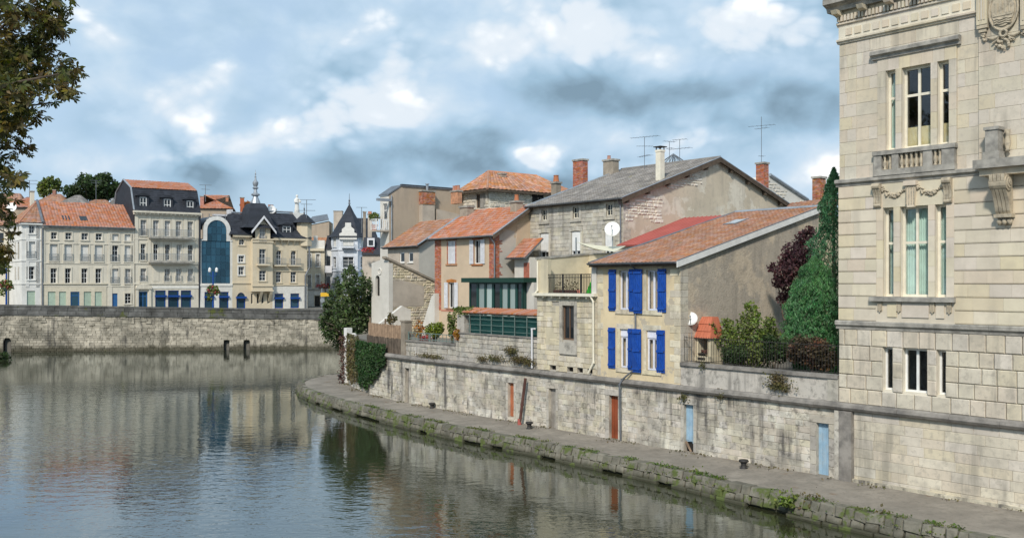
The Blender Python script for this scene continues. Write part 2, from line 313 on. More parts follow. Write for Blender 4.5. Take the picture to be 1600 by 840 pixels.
RB = Frame(4.55, 44.7, .6373, -.7706)             # right bank: quay wall in the plane y = 0
# ------------------------------------------------------------------ surfaces: (u right, d out, z up) -> frame coordinates
class S:
    def __init__(s, kind, c): s.k, s.c = kind, c
    def m(s, u, d, z):
        if s.k == '-y': return (u, s.c - d, z)
        if s.k == '+x': return (s.c + d, u, z)
        if s.k == '-x': return (s.c - d, -u, z)
        return (-u, s.c + d, z)
class MB:
    def __init__(s): s.v = []; s.f = []
    def add(s, vs, fs):
        n = len(s.v); s.v += [tuple(p) for p in vs]; s.f += [tuple(i + n for i in f) for f in fs]; return s
    def box(s, x0, x1, y0, y1, z0, z1):
        return s.add([(x0, y0, z0), (x1, y0, z0), (x1, y1, z0), (x0, y1, z0), (x0, y0, z1), (x1, y0, z1), (x1, y1, z1), (x0, y1, z1)],
                     [(0, 3, 2, 1), (4, 5, 6, 7), (0, 1, 5, 4), (1, 2, 6, 5), (2, 3, 7, 6), (3, 0, 4, 7)])
    def sbox(s, sf, u0, u1, d0, d1, z0, z1):
        q = [sf.m(u, d, z) for z in (z0, z1) for (u, d) in ((u0, d1), (u1, d1), (u1, d0), (u0, d0))]
        return s.add(q, [(0, 3, 2, 1), (4, 5, 6, 7), (0, 1, 5, 4), (1, 2, 6, 5), (2, 3, 7, 6), (3, 0, 4, 7)])
    def prism(s, pts, vec):
        """closed polygon pts (3D, seen counter-clockwise from outside) pushed by vec."""
        n = len(pts); q = [Vector(p) for p in pts]; v = Vector(vec)
        return s.add(q + [p + v for p in q], [tuple(range(n)), tuple(range(2 * n - 1, n - 1, -1))] + [((i + 1) % n, i, n + i, n + (i + 1) % n) for i in range(n)])
    def sprism(s, sf, pts, d0, d1):
        """outline pts (u,z) on a surface, from depth d0 (back) to d1 (front)."""
        a = [Vector(sf.m(u, d1, z)) for u, z in pts]; b = Vector(sf.m(0, d0, 0)) - Vector(sf.m(0, d1, 0))
        return s.prism(a, b)
    def poly(s, pts): return s.add(pts, [tuple(range(len(pts)))])
    def tube(s, pts, r, n=6, cap=True):
        pts = [Vector(p) for p in pts]; rs = r if isinstance(r, (list, tuple)) else [r] * len(pts)
        vs = []; fs = []; last = None
        for i, p in enumerate(pts):
            t = (pts[min(i + 1, len(pts) - 1)] - pts[max(i - 1, 0)])
            if t.length < 1e-9: t = Vector((0, 0, 1))
            t.normalize()
            if last is None:
                a = Vector((0, 0, 1)) if abs(t.z) < .9 else Vector((1, 0, 0)); uu = t.cross(a).normalized()
            else:
                uu = (last - t * last.dot(t)); uu = uu.normalized() if uu.length > 1e-6 else t.orthogonal().normalized()
            last = uu; vv = t.cross(uu)
            for j in range(n):
                an = 2 * math.pi * j / n; vs.append(p + (uu * math.cos(an) + vv * math.sin(an)) * rs[i])
        for i in range(len(pts) - 1):
            for j in range(n):
                k = (j + 1) % n; fs.append((i * n + j, i * n + k, (i + 1) * n + k, (i + 1) * n + j))
        if cap: fs += [tuple(range(n - 1, -1, -1)), tuple(range((len(pts) - 1) * n, len(pts) * n))]
        return s.add(vs, fs)
    def lathe(s, prof, c, n=12, sx=1., sy=1.):
        vs = []; fs = []; m_ = len(prof)
        for r_, z_ in prof:
            for j in range(n):
                a = 2 * math.pi * j / n; vs.append((c[0] + r_ * sx * math.cos(a), c[1] + r_ * sy * math.sin(a), c[2] + z_))
        for i in range(m_ - 1):
            for j in range(n):
                k = (j + 1) % n; fs.append((i * n + j, i * n + k, (i + 1) * n + k, (i + 1) * n + j))
        fs += [tuple(range(n - 1, -1, -1)), tuple(range((m_ - 1) * n, m_ * n))]
        return s.add(vs, fs)
    def wall(s, sf, u0, u1, z0, z1, ops=(), rev=.18, d=0.):
        """flat wall face with real openings (u0,u1,z0,z1) and their reveals."""
        us = sorted({u0, u1} | {min(max(o[i], u0), u1) for o in ops for i in (0, 1)}); zs = sorted({z0, z1} | {min(max(o[i], z0), z1) for o in ops for i in (2, 3)})
        for a, b in zip(us, us[1:]):
            for c, e in zip(zs, zs[1:]):
                if b - a < 1e-6 or e - c < 1e-6: continue
                mu, mz = (a + b) / 2, (c + e) / 2
                if any(o[0] < mu < o[1] and o[2] < mz < o[3] for o in ops): continue
                s.poly([sf.m(a, d, c), sf.m(b, d, c), sf.m(b, d, e), sf.m(a, d, e)])
        for o in ops:
            a, b, c, e = o[:4]
            s.poly([sf.m(a, d, c), sf.m(a, d, e), sf.m(a, d - rev, e), sf.m(a, d - rev, c)])
            s.poly([sf.m(b, d, e), sf.m(b, d, c), sf.m(b, d - rev, c), sf.m(b, d - rev, e)])
            s.poly([sf.m(a, d, e), sf.m(b, d, e), sf.m(b, d - rev, e), sf.m(a, d - rev, e)])
            s.poly([sf.m(b, d, c), sf.m(a, d, c), sf.m(a, d - rev, c), sf.m(b, d - rev, c)])
        return s
    def spandrel(s, sf, u0, u1, zt, rise, d, rev):
        """fill the upper corners of a rectangular opening so that its head is an arch."""
        n = 6; um = (u0 + u1) / 2; h = (u1 - u0) / 2
        for sg in (-1, 1):
            pts = [(um + sg * h, zt)] + [(um + sg * h * math.cos(math.pi / 2 * i / n), zt - rise + rise * math.sin(math.pi / 2 * i / n)) for i in range(n + 1)]
            if sg > 0: pts = pts[::-1]
            pts = pts[::-1] if sg < 0 else pts
            s.sprism(sf, pts[::-1], d - rev, d - .001)
        return s
def link(o): C.objects.link(o); return o
def mesh(name, v, f, m, smooth=False):
    me = bpy.data.meshes.new(name); me.from_pydata(v, [], f); me.materials.append(M[m])
    if smooth: me.polygons.foreach_set('use_smooth', [True] * len(me.polygons))
    me.update(); return me
class T:
    """A thing: an Empty at its base, its parts are meshes parented to it."""
    def __init__(s, name, label, cat, fr, x, y, z=0., group=None, kind=None):
        s.fr = fr; s.b = (x, y, z); s.e = link(bpy.data.objects.new(name, None)); s.e.empty_display_size = .3
        s.e.location = fr.w(x, y, z); s.e.rotation_euler = (0, 0, fr.ang)
        if label: s.e['label'] = label
        if cat: s.e['category'] = cat
        if group: s.e['group'] = group
        if kind: s.e['kind'] = kind
    def part(s, name, mb, m, parent=None, smooth=False, kind=None, label=None):
        b = s.b; v = [(p[0] - b[0], p[1] - b[1], p[2] - b[2]) for p in mb.v]
        o = link(bpy.data.objects.new(name, mesh(name, v, mb.f, m, smooth))); o.parent = parent or s.e
        if kind: o['kind'] = kind
        if label: o['label'] = label
        return o
    def piece(s, name, me, p, parent=None, rot=None, scale=None):
        o = link(bpy.data.objects.new(name, me)); o.parent = parent or s.e
        o.location = (p[0] - s.b[0], p[1] - s.b[1], p[2] - s.b[2])
        if rot: o.rotation_euler = rot
        if scale: o.scale = scale
        return o
def one(name, mb, m, label, cat, fr, base, group=None, smooth=False, kind=None):
    """A thing that is a single mesh."""
    v = [(p[0] - base[0], p[1] - base[1], p[2] - base[2]) for p in mb.v]
    o = link(bpy.data.objects.new(name, mesh(name, v, mb.f, m, smooth))); o.location = fr.w(*base); o.rotation_euler = (0, 0, fr.ang)
    if label: o['label'] = label
    if cat: o['category'] = cat
    if group: o['group'] = group
    if kind: o['kind'] = kind
    return o
# ------------------------------------------------------------------ masonry
def block_geo(sf, u0, u1, z0, z1, d0, d1, ch, jit=0.):
    j = lambda: rnd.uniform(-jit, jit)
    c = ch
    q = []
    for (u, z) in ((u0, z0), (u1, z0), (u1, z1), (u0, z1)): q.append((u + j(), d0, z + j()))
    for i, (u, d, z) in enumerate(list(q)): q.append((u, d1 - c, z))
    um, zm = (u0 + u1) / 2, (z0 + z1) / 2
    for i in range(4):
        u, d, z = q[i]; q.append((u + (c if u < um else -c), d1 + j() * .5, z + (c if z < zm else -c)))
    v = [sf.m(*p) for p in q]
    f = [(8, 9, 10, 11)]
    for i in range(4):
        k = (i + 1) % 4; f += [(i, k, 4 + k, 4 + i), (4 + i, 4 + k, 8 + k, 8 + i)]
    return v, f
def cut(intervals, a, b):
    out = []
    for (x, y) in intervals:
        if b <= x or a >= y: out.append((x, y)); continue
        if a - x > .05: out.append((x, a))
        if y - b > .05: out.append((b, y))
    return out
def courses(u0, u1, z0, z1, h, wmin, wmax, ops=(), hvar=0., zslope=None):
    """stone sizes laid in courses around openings -> list of (u0,u1,z0,z1)"""
    n = max(1, round((z1 - z0) / h)); hs = [1 + rnd.uniform(-hvar, hvar) for _ in range(n)]; t = sum(hs); hs = [x / t * (z1 - z0) for x in hs]
    zc = z0; res = []
    for hh in hs:
        iv = [(u0, u1)]
        for o in ops:
            ov = min(zc + hh, o[3]) - max(zc, o[2])
            if ov > .30 * hh: iv = cut(iv, o[0], o[1])
        for (a, b) in iv:
            u = a; first = rnd.uniform(.4, 1.0)
            while u < b - 1e-4:
                wd = rnd.uniform(wmin, wmax) * first; first = 1.
                if b - (u + wd) < wmin * .6: wd = b - u
                res.append((u, u + wd, zc, zc + hh)); u += wd
        zc += hh
    return res
def lay(t, parent, sf, stones, m, d0, d1, gap, ch, jit=0., name='stone_block', limit=300, key=None, dj=.006):
    """lay stones as parts of a thing; past the limit the rest become one joined part."""
    st = sorted(stones, key=key) if key else list(stones)
    for (a, b, c, e) in st[:limit]:
        um, zm = (a + b) / 2, (c + e) / 2; dd = d1 + rnd.uniform(-dj, dj)
        v, f = block_geo(S(sf.k, 0.), a - um + gap / 2, b - um - gap / 2, c - zm + gap / 2, e - zm - gap / 2, 0., dd - d0, ch, jit)
        t.piece(name, mesh(name, v, f, m), sf.m(um, d0, zm), parent)
    if st[limit:]:
        mb = MB()
        for (a, b, c, e) in st[limit:]:
            v, f = block_geo(sf, a + gap / 2, b - gap / 2, c + gap / 2, e - gap / 2, d0, d1 + rnd.uniform(-dj, dj), ch, jit); mb.add(v, f)
        t.part(name, mb, m, parent, kind='stuff')
def rubble(t, parent, sf, inside, u0, u1, z0, z1, size, m, d0, d1, name='rubble_stones', keep=1.):
    """irregular small stones over an area, joined (too small to pick apart)."""
    mb = MB()
    for (a, b, c, e) in courses(u0, u1, z0, z1, size * .62, size * .6, size * 1.7, (), .3):
        um, zm = (a + b) / 2, (c + e) / 2
        if not inside(um, zm) or rnd.random() > keep: continue
        g = size * .05; v, f = block_geo(sf, a + g, b - g, c + g, e - g, d0, d1 + rnd.uniform(-.015, .02), size * .12, size * .06); mb.add(v, f)
    if mb.v: t.part(name, mb, m, parent, kind='stuff')
# ------------------------------------------------------------------ roofs
def tiles(t, name, p00, p10, p01, p11, tw, th, m, parent=None, lift=.02, curve=.035, inside=None, kind='stuff'):
    """overlapping tiles on the quad eave p00-p10, ridge p01-p11 (frame coordinates), each tile its own little curved piece."""
    p00, p10, p01, p11 = map(Vector, (p00, p10, p01, p11))
    nu = max(1, round(((p10 - p00).length + (p11 - p01).length) / 2 / tw)); nv = max(1, round(((p01 - p00).length + (p11 - p10).length) / 2 / th))
    N = (p10 - p00).cross(p01 - p00).normalized()
    mb = MB()
    def P(a, b):
        q = (p00 * (1 - a) + p10 * a) * (1 - b) + (p01 * (1 - a) + p11 * a) * b
        return q + N * (.045 * noise.noise(q * .55) + .015 * noise.noise(q * 2.1))
    for j in range(nv):
        b0, b1 = j / nv, min(1, (j + 1.15) / nv)
        for i in range(nu):
            a0, a1 = i / nu, (i + 1) / nu; am = (a0 + a1) / 2
            if inside and not inside(am, (b0 + b1) / 2): continue
            k = rnd.uniform(0, .008)
            up = [lift + k + .022, lift + k + curve + .022, lift + k + .022]; dn = [lift + k * .5, lift + curve, lift + k * .5]
            lo = [P(a, b0) + N * h for a, h in zip((a0, am, a1), up)]; hi = [P(a, b1) + N * h for a, h in zip((a0, am, a1), dn)]
            fr_ = [P(a, b0) + N * (h - .03) for a, h in zip((a0, am, a1), up)]
            mb.add(lo + hi + fr_, [(0, 1, 4, 3), (1, 2, 5, 4), (6, 7, 1, 0), (7, 8, 2, 1)])
    return t.part(name, mb, m, parent, kind=kind)
def slab(t, name, pts, th, m, parent=None):
    """a roof or floor slab below the polygon pts."""
    q = [Vector(p) for p in pts]; n = (q[1] - q[0]).cross(q[2] - q[0]).normalized()
    if n.z < 0: q = q[::-1]; n = -n
    return t.part(name, MB().prism(q, -n * th), m, parent)
# ------------------------------------------------------------------ windows, doors, ironwork
def window(t, sf, u0, u1, z0, z1, dep, frame, glass, nx=2, trans=(), fw=.06, name='window', parent=None, sep=False, sill=None, fd=.06, mid=None):
    """frame with mullions/transoms set back by dep; panes are its own children. trans: heights (0..1) of transoms."""
    mb = MB(); d0, d1 = -dep - fd, -dep
    mb.sbox(sf, u0, u0 + fw, d0, d1, z0, z1); mb.sbox(sf, u1 - fw, u1, d0, d1, z0, z1)
    mb.sbox(sf, u0 + fw, u1 - fw, d0, d1, z0, z0 + fw); mb.sbox(sf, u0 + fw, u1 - fw, d0, d1, z1 - fw, z1)
    us = [u0 + fw] + [u0 + (u1 - u0) * i / nx for i in range(1, nx)] + [u1 - fw]; zs = [z0 + fw] + [z0 + (z1 - z0) * x for x in trans] + [z1 - fw]
    mw = mid or fw * .75
    for u in us[1:-1]: mb.sbox(sf, u - mw / 2, u + mw / 2, d0, d1 - .004, z0 + fw, z1 - fw)
    for z in zs[1:-1]: mb.sbox(sf, u0 + fw, u1 - fw, d0 + .004, d1 - .008, z - mw / 2, z + mw / 2)
    o = t.part(name, mb, frame, parent)
    dp = parent is not None
    g = MB()
    for i in range(len(us) - 1):
        for j in range(len(zs) - 1):
            e = .004
            a, b = us[i] + (mw / 2 if i else 0) + e * 0, us[i + 1] - (mw / 2 if i < len(us) - 2 else 0); c, d = zs[j] + (mw / 2 if j else 0), zs[j + 1] - (mw / 2 if j < len(zs) - 2 else 0)
            q = MB().sbox(sf, a, b, d0 + .015, d0 + .025, c, d)
            if sep: t.part('pane', q, glass, o if not dp else parent)
            else: g.add(q.v, q.f)
    if not sep: t.part('pane', g, glass, o if not dp else parent)
    if sill: t.part('window_sill', MB().sbox(sf, u0 - .08, u1 + .08, -dep * .5, .07, z0 - .09, z0 - .002), sill, o if not dp else parent)
    return o
def railing(t, sf, u0, u1, z0, z1, d, m, step=.12, r=.011, name='railing', posts=(), parent=None, rails=(0., 1.), rr=.018, sep=False):
    mb = MB()
    for q in rails: z = z0 + (z1 - z0) * q; mb.sbox(sf, u0, u1, d - rr, d + rr, z - rr, z + rr)
    for p in posts: mb.sbox(sf, p - .03, p + .03, d - .03, d + .03, z0 - .02, z1 + .03)
    o = t.part(name, mb, m, parent)
    n = max(2, int((u1 - u0) / step)); bars = MB()
    for i in range(n + 1):
        u = u0 + (u1 - u0) * i / n; q = MB().sbox(sf, u - r, u + r, d - r, d + r, z0 + .01, z1 - .01)
        if sep: t.part('bar', q, m, o)
        else: bars.add(q.v, q.f)
    if not sep: t.part('bar', bars, m, o, kind='stuff')
    return o
def antenna(fr, x, y, z0, z1, label, booms, r=.02):
    t = T('tv_aerial', label, 'aerial', fr, x, y, z0, 'television aerials on the roofs')
    t.part('mast', MB().tube([(x, y, z0 - .4), (x, y, z1)], r, 5), 'zinc_dark')
    for (h, ln, ang, n) in booms:
        z = z0 + (z1 - z0) * h; c, s_ = math.cos(ang), math.sin(ang); mb = MB()
        mb.tube([(x - c * ln / 2, y - s_ * ln / 2, z), (x + c * ln / 2, y + s_ * ln / 2, z)], r * .6, 4)
        for i in range(n):
            q = -ln / 2 + ln * i / max(1, n - 1); l2 = .16 + .2 * (i / n); mb.tube([(x + c * q - s_ * l2, y + s_ * q + c * l2, z), (x + c * q + s_ * l2, y + s_ * q - c * l2, z)], r * .4, 4)
        t.part('aerial_boom', mb, 'zinc_dark')
    return t
def dish(fr, x, y, z, r, az, label, foot=None):
    t = T('satellite_dish', label, 'satellite dish', fr, x, y, z, 'satellite dishes on the houses')
    mb = MB(); prof = [(r * q, (q * q) * r * .28) for q in (.02, .3, .55, .8, 1.)] + [(r * .98, r * .28 + .02), (r * .5, .06 + .02)]
    mb.lathe(prof, (0, 0, 0), 20)
    rot = Matrix.Rotation(az, 4, 'Z') @ Matrix.Rotation(R(72), 4, 'X')
    mb.v = [tuple(rot @ Vector(p) + Vector((x, y, z))) for p in mb.v]
    t.part('reflector', mb, 'dish_white', smooth=True)
    e = rot @ Vector((0, r * .2, r * 1.05)) + Vector((x, y, z)); b_ = rot @ Vector((0, -r * .95, r * .25)) + Vector((x, y, z))
    t.part('feed_arm', MB().tube([b_, e], .018, 5), 'grey_iron'); t.part('receiver', MB().tube([e, e + (Vector((x, y, z)) - e) * .18], .04, 8), 'grey_iron')
    bk = rot @ Vector((0, 0, -.05)) + Vector((x, y, z))
    t.part('bracket', MB().tube([bk, (bk.x, bk.y, foot if foot is not None else z - r * 1.3)], .03, 6), 'grey_iron')
    return t
def chimney(fr, x0, x1, y0, y1, z0, z1, m, label, pots=(), cap='weathered_ledge', capo=.06, bricks=True, taper=0.):
    t = T('chimney', label, 'chimney', fr, (x0 + x1) / 2, (y0 + y1) / 2, z0, 'chimneys above the roofs')
    t.part('stack', MB().box(x0 + .012, x1 - .012, y0 + .012, y1 - .012, z0, z1 - .13), 'joint_dark' if bricks else m)
    if bricks:
        mb = MB(); h = .085; n = int((z1 - .13 - z0) / h)
        for i in range(n):
            for sf, a, b in ((S('-y', y0 + .012), x0, x1), (S('+x', x1 - .012), y0, y1), (S('-x', x0 + .012), -y1, -y0)):
                u = a - (.12 if i % 2 else 0)
                while u < b - .02:
                    q0, q1 = max(a, u), min(b, u + .24); u += .24
                    if q1 - q0 > .03: v, f = block_geo(sf, q0 + .006, q1 - .006, z0 + i * h + .006, z0 + (i + 1) * h - .006, 0, .014 + rnd.uniform(-.004, .004), .004); mb.add(v, f)
        t.part('brick', mb, m, kind='stuff')
    t.part('chimney_cap', MB().box(x0 - capo, x1 + capo, y0 - capo, y1 + capo, z1 - .13, z1), cap)
    for (fx, r_, h_, pm) in pots:
        px = x0 + (x1 - x0) * fx
        t.part('chimney_pot', MB().lathe([(r_ * 1.1, 0), (r_ * 1.1, .06), (r_, .08), (r_ * .82, h_ - .05), (r_ * .95, h_ - .04), (r_ * .95, h_)], (px, (y0 + y1) / 2, z1 + .001), 10), pm, smooth=False)
    return t
# ------------------------------------------------------------------ leaves
def leaf_mesh(pts, size, shape='leaf', down=0., seed=1, up=0.):
    """pts: (x,y,z[,scale]) leaf positions -> small folded leaves, freely turned."""
    r = random.Random(seed); mb = MB()
    for p in pts:
        L = size * r.uniform(.65, 1.35) * (p[3] if len(p) > 3 else 1.)
        d = Vector((r.gauss(0, 1), r.gauss(0, 1), r.gauss(0, .7) - down + up))
        d = d.normalized() if d.length > 1e-5 else Vector((1, 0, 0)); s_ = d.cross(Vector((r.gauss(0, 1), r.gauss(0, 1), r.gauss(0, 1)))); s_ = s_.normalized() if s_.length > 1e-5 else d.orthogonal(); n = d.cross(s_)
        c = Vector(p[:3])
        if shape == 'leaf':
            wd = L * .36; mb.add([c - d * L * .5, c + s_ * wd + n * L * .08, c + d * L * .5, c - s_ * wd + n * L * .08], [(0, 1, 2), (0, 2, 3)])
        elif shape == 'needle':
            wd = L * .11; mb.add([c - d * L * .5, c + s_ * wd, c + d * L * .5, c - s_ * wd], [(0, 1, 2, 3)])
        elif shape == 'spray':
            wd = L * .22; mb.add([c - d * L * .5 - s_ * wd * .4, c - d * L * .5 + s_ * wd * .4, c + s_ * wd + n * L * .1, c + d * L * .5, c - s_ * wd - n * L * .1], [(0, 1, 2, 3, 4)])
        else:                                     # palmate: six leaflets fanned round a stalk
            for q in range(6):
                an = -2.0 + 4.0 * q / 5; l2 = L * (1.0 - .25 * abs(an) / 2.0) * r.uniform(.85, 1.1); dd = (d * math.cos(an) + s_ * math.sin(an) - Vector((0, 0, .35 + .25 * r.random()))).normalized()
                ss = dd.cross(n + Vector((0, 0, .2))); ss = ss.normalized() if ss.length > 1e-5 else s_; wd = l2 * .17
                mb.add([c, c + dd * l2 * .62 + ss * wd, c + dd * l2, c + dd * l2 * .62 - ss * wd], [(0, 1, 2, 3)])
    return mb
def clump_pts(clumps, n, seed, shell=.55):
    """points in ellipsoid clumps (x,y,z,rx,ry,rz), denser to the outside."""
    r = random.Random(seed); vol = [c[3] * c[4] * c[5] for c in clumps]; vol = [v ** .75 for v in vol]; tot = sum(vol); out = []
    for c, v in zip(clumps, vol):
        for _ in range(int(n * v / tot)):
            while True:
                d = Vector((r.gauss(0, 1), r.gauss(0, 1), r.gauss(0, 1)))
                if d.length > .01: break
            d.normalize(); k = shell + (1 - shell) * r.random() ** .6
            if r.random() < .25: k = r.random()
            k *= 1 + .18 * noise.noise(Vector((d.x * 2 + c[0], d.y * 2 + c[1], d.z * 2 + c[2])))
            out.append((c[0] + d.x * c[3] * k, c[1] + d.y * c[4] * k, c[2] + d.z * c[5] * k))
    return out
def limbs(root, tips, r0, r1, seed=0, sag=.1):
    """tapered trunk-to-tip limbs."""
    r = random.Random(seed); mb = MB(); root = Vector(root)
    for tp in tips:
        tp = Vector(tp); pts = []
        for i in range(6):
            q = i / 5; p = root.lerp(tp, q); k = math.sin(q * math.pi) * (tp - root).length * .06
            pts.append(p + Vector((r.uniform(-k, k), r.uniform(-k, k), k * 1.2 + sag * math.sin(q * math.pi))))
        mb.tube(pts, [r0 * (1 - i / 5) + r1 * i / 5 for i in range(6)], 6)
    return mb
# ================================================================== water, ground
class SC:
    """surface that follows a polyline path (x,y); u is length along it, u = x on the straight quay."""
    def __init__(s, path, u_at=None):
        s.p = [Vector((a, b)) for a, b in path]; s.L = [0.]
        for a, b in zip(s.p, s.p[1:]): s.L.append(s.L[-1] + (b - a).length)
        i, u = u_at or (0, 0.); k = u - s.L[i]; s.L = [x + k for x in s.L]
    def at(s, u):
        i = 0
        while i < len(s.L) - 2 and u > s.L[i + 1]: i += 1
        a, b = s.p[i], s.p[i + 1]; t = (b - a).normalized(); p = a + t * (u - s.L[i])
        def nn(j):
            t0 = (s.p[j] - s.p[j - 1]).normalized() if j > 0 else None; t1 = (s.p[j + 1] - s.p[j]).normalized() if j < len(s.p) - 1 else None
            q = (t0 or t1) + (t1 or t0); q.normalize(); return Vector((q.y, -q.x))
        f = min(1., max(0., (u - s.L[i]) / max(1e-6, s.L[i + 1] - s.L[i]))); n = nn(i).lerp(nn(i + 1), f); n.normalize()
        return p, n
    def m(s, u, d, z): p, n = s.at(u); return (p.x + n.x * d, p.y + n.y * d, z)
WALLP = SC([(-42, 45), (-36, 22), (-33.2, 10), (-31.4, 5.2), (-30.4, 3.7), (-29, 2.8), (-26, 1.65), (-22, .55), (-17.6, 0), (60, 0)], (8, -17.6))
EDGEP = SC([(-49, 45), (-42.5, 24), (-40, 14), (-38.2, 8.5), (-36.6, 5), (-35.2, 2.8), (-33.2, 1.0), (-30, -.5), (-26, -1.5), (-21.6, -2.2), (-15, -2.9), (-8, -3.2), (-2, -3.0), (5, -3.1), (10, -3.5), (14, -3.8), (25, -3.9), (60, -3.9)], (10, -15))
one('river_water', MB().poly([(-700, -60, 0), (300, -60, 0), (300, 500, 0), (-700, 500, 0)]), 'river_water', None, None, W, (0, 0, 0), kind='structure')
def inner(path, off, n0, n1, step=1.0):
    us = [n0 + (n1 - n0) * i / int((n1 - n0) / step) for i in range(int((n1 - n0) / step) + 1)]
    return [path.m(u, -off, 0)[:2] for u in us]
u_lo, u_hi = WALLP.L[0] + .5, 50
gp = inner(WALLP, .35, u_lo, u_hi)
bank = [(x, y, 4.1) for x, y in gp] + [(90, 20, 4.1), (90, 400, 4.1), (-60, 400, 4.1), (-60, 120, 4.1), (-46, 60, 4.1)]
one('terrain', MB().prism(bank, (0, 0, -5)), 'town_ground', None, None, RB, (0, 0, 0), kind='structure')
e_in = [EDGEP.m(EDGEP.L[0] + .5 + i, -.30, 0)[:2] for i in range(int(EDGEP.L[-1] - EDGEP.L[0] - 12))]
w_in = inner(WALLP, .2, WALLP.L[0] + .5, 48)
tp = MB(); n_ = 120; rows = 7
for i in range(n_ + 1):
    ue = EDGEP.L[0] + 1 + (48 - EDGEP.L[0] - 1) * i / n_; uw = WALLP.L[0] + 1 + (48 - WALLP.L[0] - 1) * i / n_
    a = Vector(EDGEP.m(ue, -.26, 0)[:2]); b = Vector(WALLP.m(uw, -.2, 0)[:2])
    for j in range(rows + 1):
        q = j / rows; p = a.lerp(b, q); z = .62 + .10 * q + .035 * noise.noise(Vector((p.x * .5, p.y * .5, 0))) + (.02 * noise.noise(Vector((p.x * 2, p.y * 2, 3))))
        tp.v.append((p.x, p.y, z))
for i in range(n_):
    for j in range(rows): k0 = i * (rows + 1) + j; tp.f.append((k0, k0 + rows + 1, k0 + rows + 2, k0 + 1))
path_o = one('towpath', tp, 'towpath', None, None, RB, (0, 0, 0), kind='structure', smooth=True)
# kerb: rough stones along the water's edge, two courses, the lower one a pale ledge at the waterline
kt = T('towpath_kerb', 'rough mossy kerb of uneven stones edging the curved towpath along the water', 'kerb', RB, 0, -3.2, 0)
core = MB()
us = [EDGEP.L[0] + 1 + .8 * i for i in range(int((48 - EDGEP.L[0] - 1) / .8))]
for a, b in zip(us, us[1:]):
    core.add([EDGEP.m(a, .02, -.6), EDGEP.m(b, .02, -.6), EDGEP.m(b, -.14, .52), EDGEP.m(a, -.14, .52), EDGEP.m(b, -.5, .56), EDGEP.m(a, -.5, .56)], [(0, 1, 2, 3), (3, 2, 4, 5)])
kt.part('rubble_core', core, 'kerb_stone')
def kerb_stone(u0, u1, z0, z1, d0, d1, slope):
    v, f = [], None
    j = lambda s_: rnd.uniform(-s_, s_)
    um = (u0 + u1) / 2; c = Vector(EDGEP.m(um, 0, 0)); q = []
    for (u, z, d) in ((u0, z0, d0), (u1, z0, d0), (u1, z1, d0 - .12), (u0, z1, d0 - .12)): q.append((u, d, z))
    fr_ = []
    for (u, z, dd) in ((u0, z0, d1), (u1, z0, d1), (u1, z1, d1 - slope), (u0, z1, d1 - slope)): fr_.append((u + j(.03), dd + j(.025), z + j(.022)))
    ins = []
    mz = (z0 + z1) / 2
    for (u, d, z) in fr_: ins.append((u + (.055 if u < um else -.055), d + .045 + j(.015), z + (.04 if z < mz else -.04)))
    v = [tuple(Vector(EDGEP.m(*p)) - c) for p in q + fr_ + ins]
    f = [(8, 9, 10, 11)]
    for i in range(4): k = (i + 1) % 4; f += [(i, k, 4 + k, 4 + i), (4 + i, 4 + k, 8 + k, 8 + i)]
    return c, v, f
ks = []
for row in range(3):
    u = -46. + row * .2
    while u < 24:
        L = rnd.uniform(.26, .62) if row else rnd.uniform(.6, 1.5)
        z0, z1, d0, d1, sl = ((-.25, .10, -.1, .16, .03), (.07, .36, -.12, .05, .07), (.33, .645, -.35, -.01, .10))[row]
        if not (row == 0 and rnd.random() < .25): ks.append((u, u + L - .03, z0, z1 + (rnd.uniform(-.03, .03) if row else 0), d0, d1 + rnd.uniform(-.02, .03), sl))
        u += L
ks.sort(key=lambda k_: -k_[0]); mbk = MB()
for i, q in enumerate(ks):
    c, v, f = kerb_stone(*q)
    if i < 295: kt.piece('kerb_stone', mesh('kerb_stone', v, f, 'kerb_stone'), c)
    else: mbk.add([Vector(p) + c for p in v], f)
kt.part('kerb_stone', mbk, 'kerb_stone', kind='stuff')
# ================================================================== quay wall
F0 = S('-y', 0.)
QZ0, QZ1, TZ = .62, 3.26, 3.41
qt = T('quay_wall', 'stained pale stone retaining wall with small doors above the towpath', 'wall', RB, 0, 0, QZ0)
def zof(px, py, o=0.): return RB.z(px, py, o)
doors = {}
def drect(px0, px1, py0, py1, o=0.): return RB.rect(px0, px1, py0, py1, o)
doors['red'] = drect(951.5, 965.5, 618, 686); doors['blue1'] = drect(1068, 1083, 632, 706); doors['blue2'] = drect(1275, 1294.5, 661, 745)
doors['orange'] = drect(793.5, 802.5, 598, 651); doors['grey'] = drect(857, 868, 607, 671); doors['niche'] = drect(632.5, 639, 575, 629)
ops = list(doors.values())
qt.part('mortar_bed', MB().wall(S('-y', .018), -17.6, 40, QZ0, QZ1, ops, .22), 'quay_mortar')
sur = []                                           # dressed stone round each door
for k_, o in doors.items():
    sw = .26 if k_ in ('red', 'blue2') else .17
    sur.append((o[0] - sw, o[1] + sw, o[2] - .1, o[3] + .30))
B1X = 11.85
st = courses(-17.6, B1X - .12, QZ0, QZ1, .262, .32, .72, sur, .12)
st = [q for q in st if rnd.random() > .012]
lay(qt, None, F0, st, 'quay_stone', -.05, 0., .011, .011, .007, limit=235, key=lambda q: -q[0], dj=.014)
st = courses(B1X + .62, 34, QZ0, QZ1, .335, .55, 1.35, (), .08)
st_v = [q for q in st if q[0] < 21]
lay(qt, None, F0, st_v, 'ashlar_base', -.05, .0, .010, .008, .003, limit=62, dj=.006)
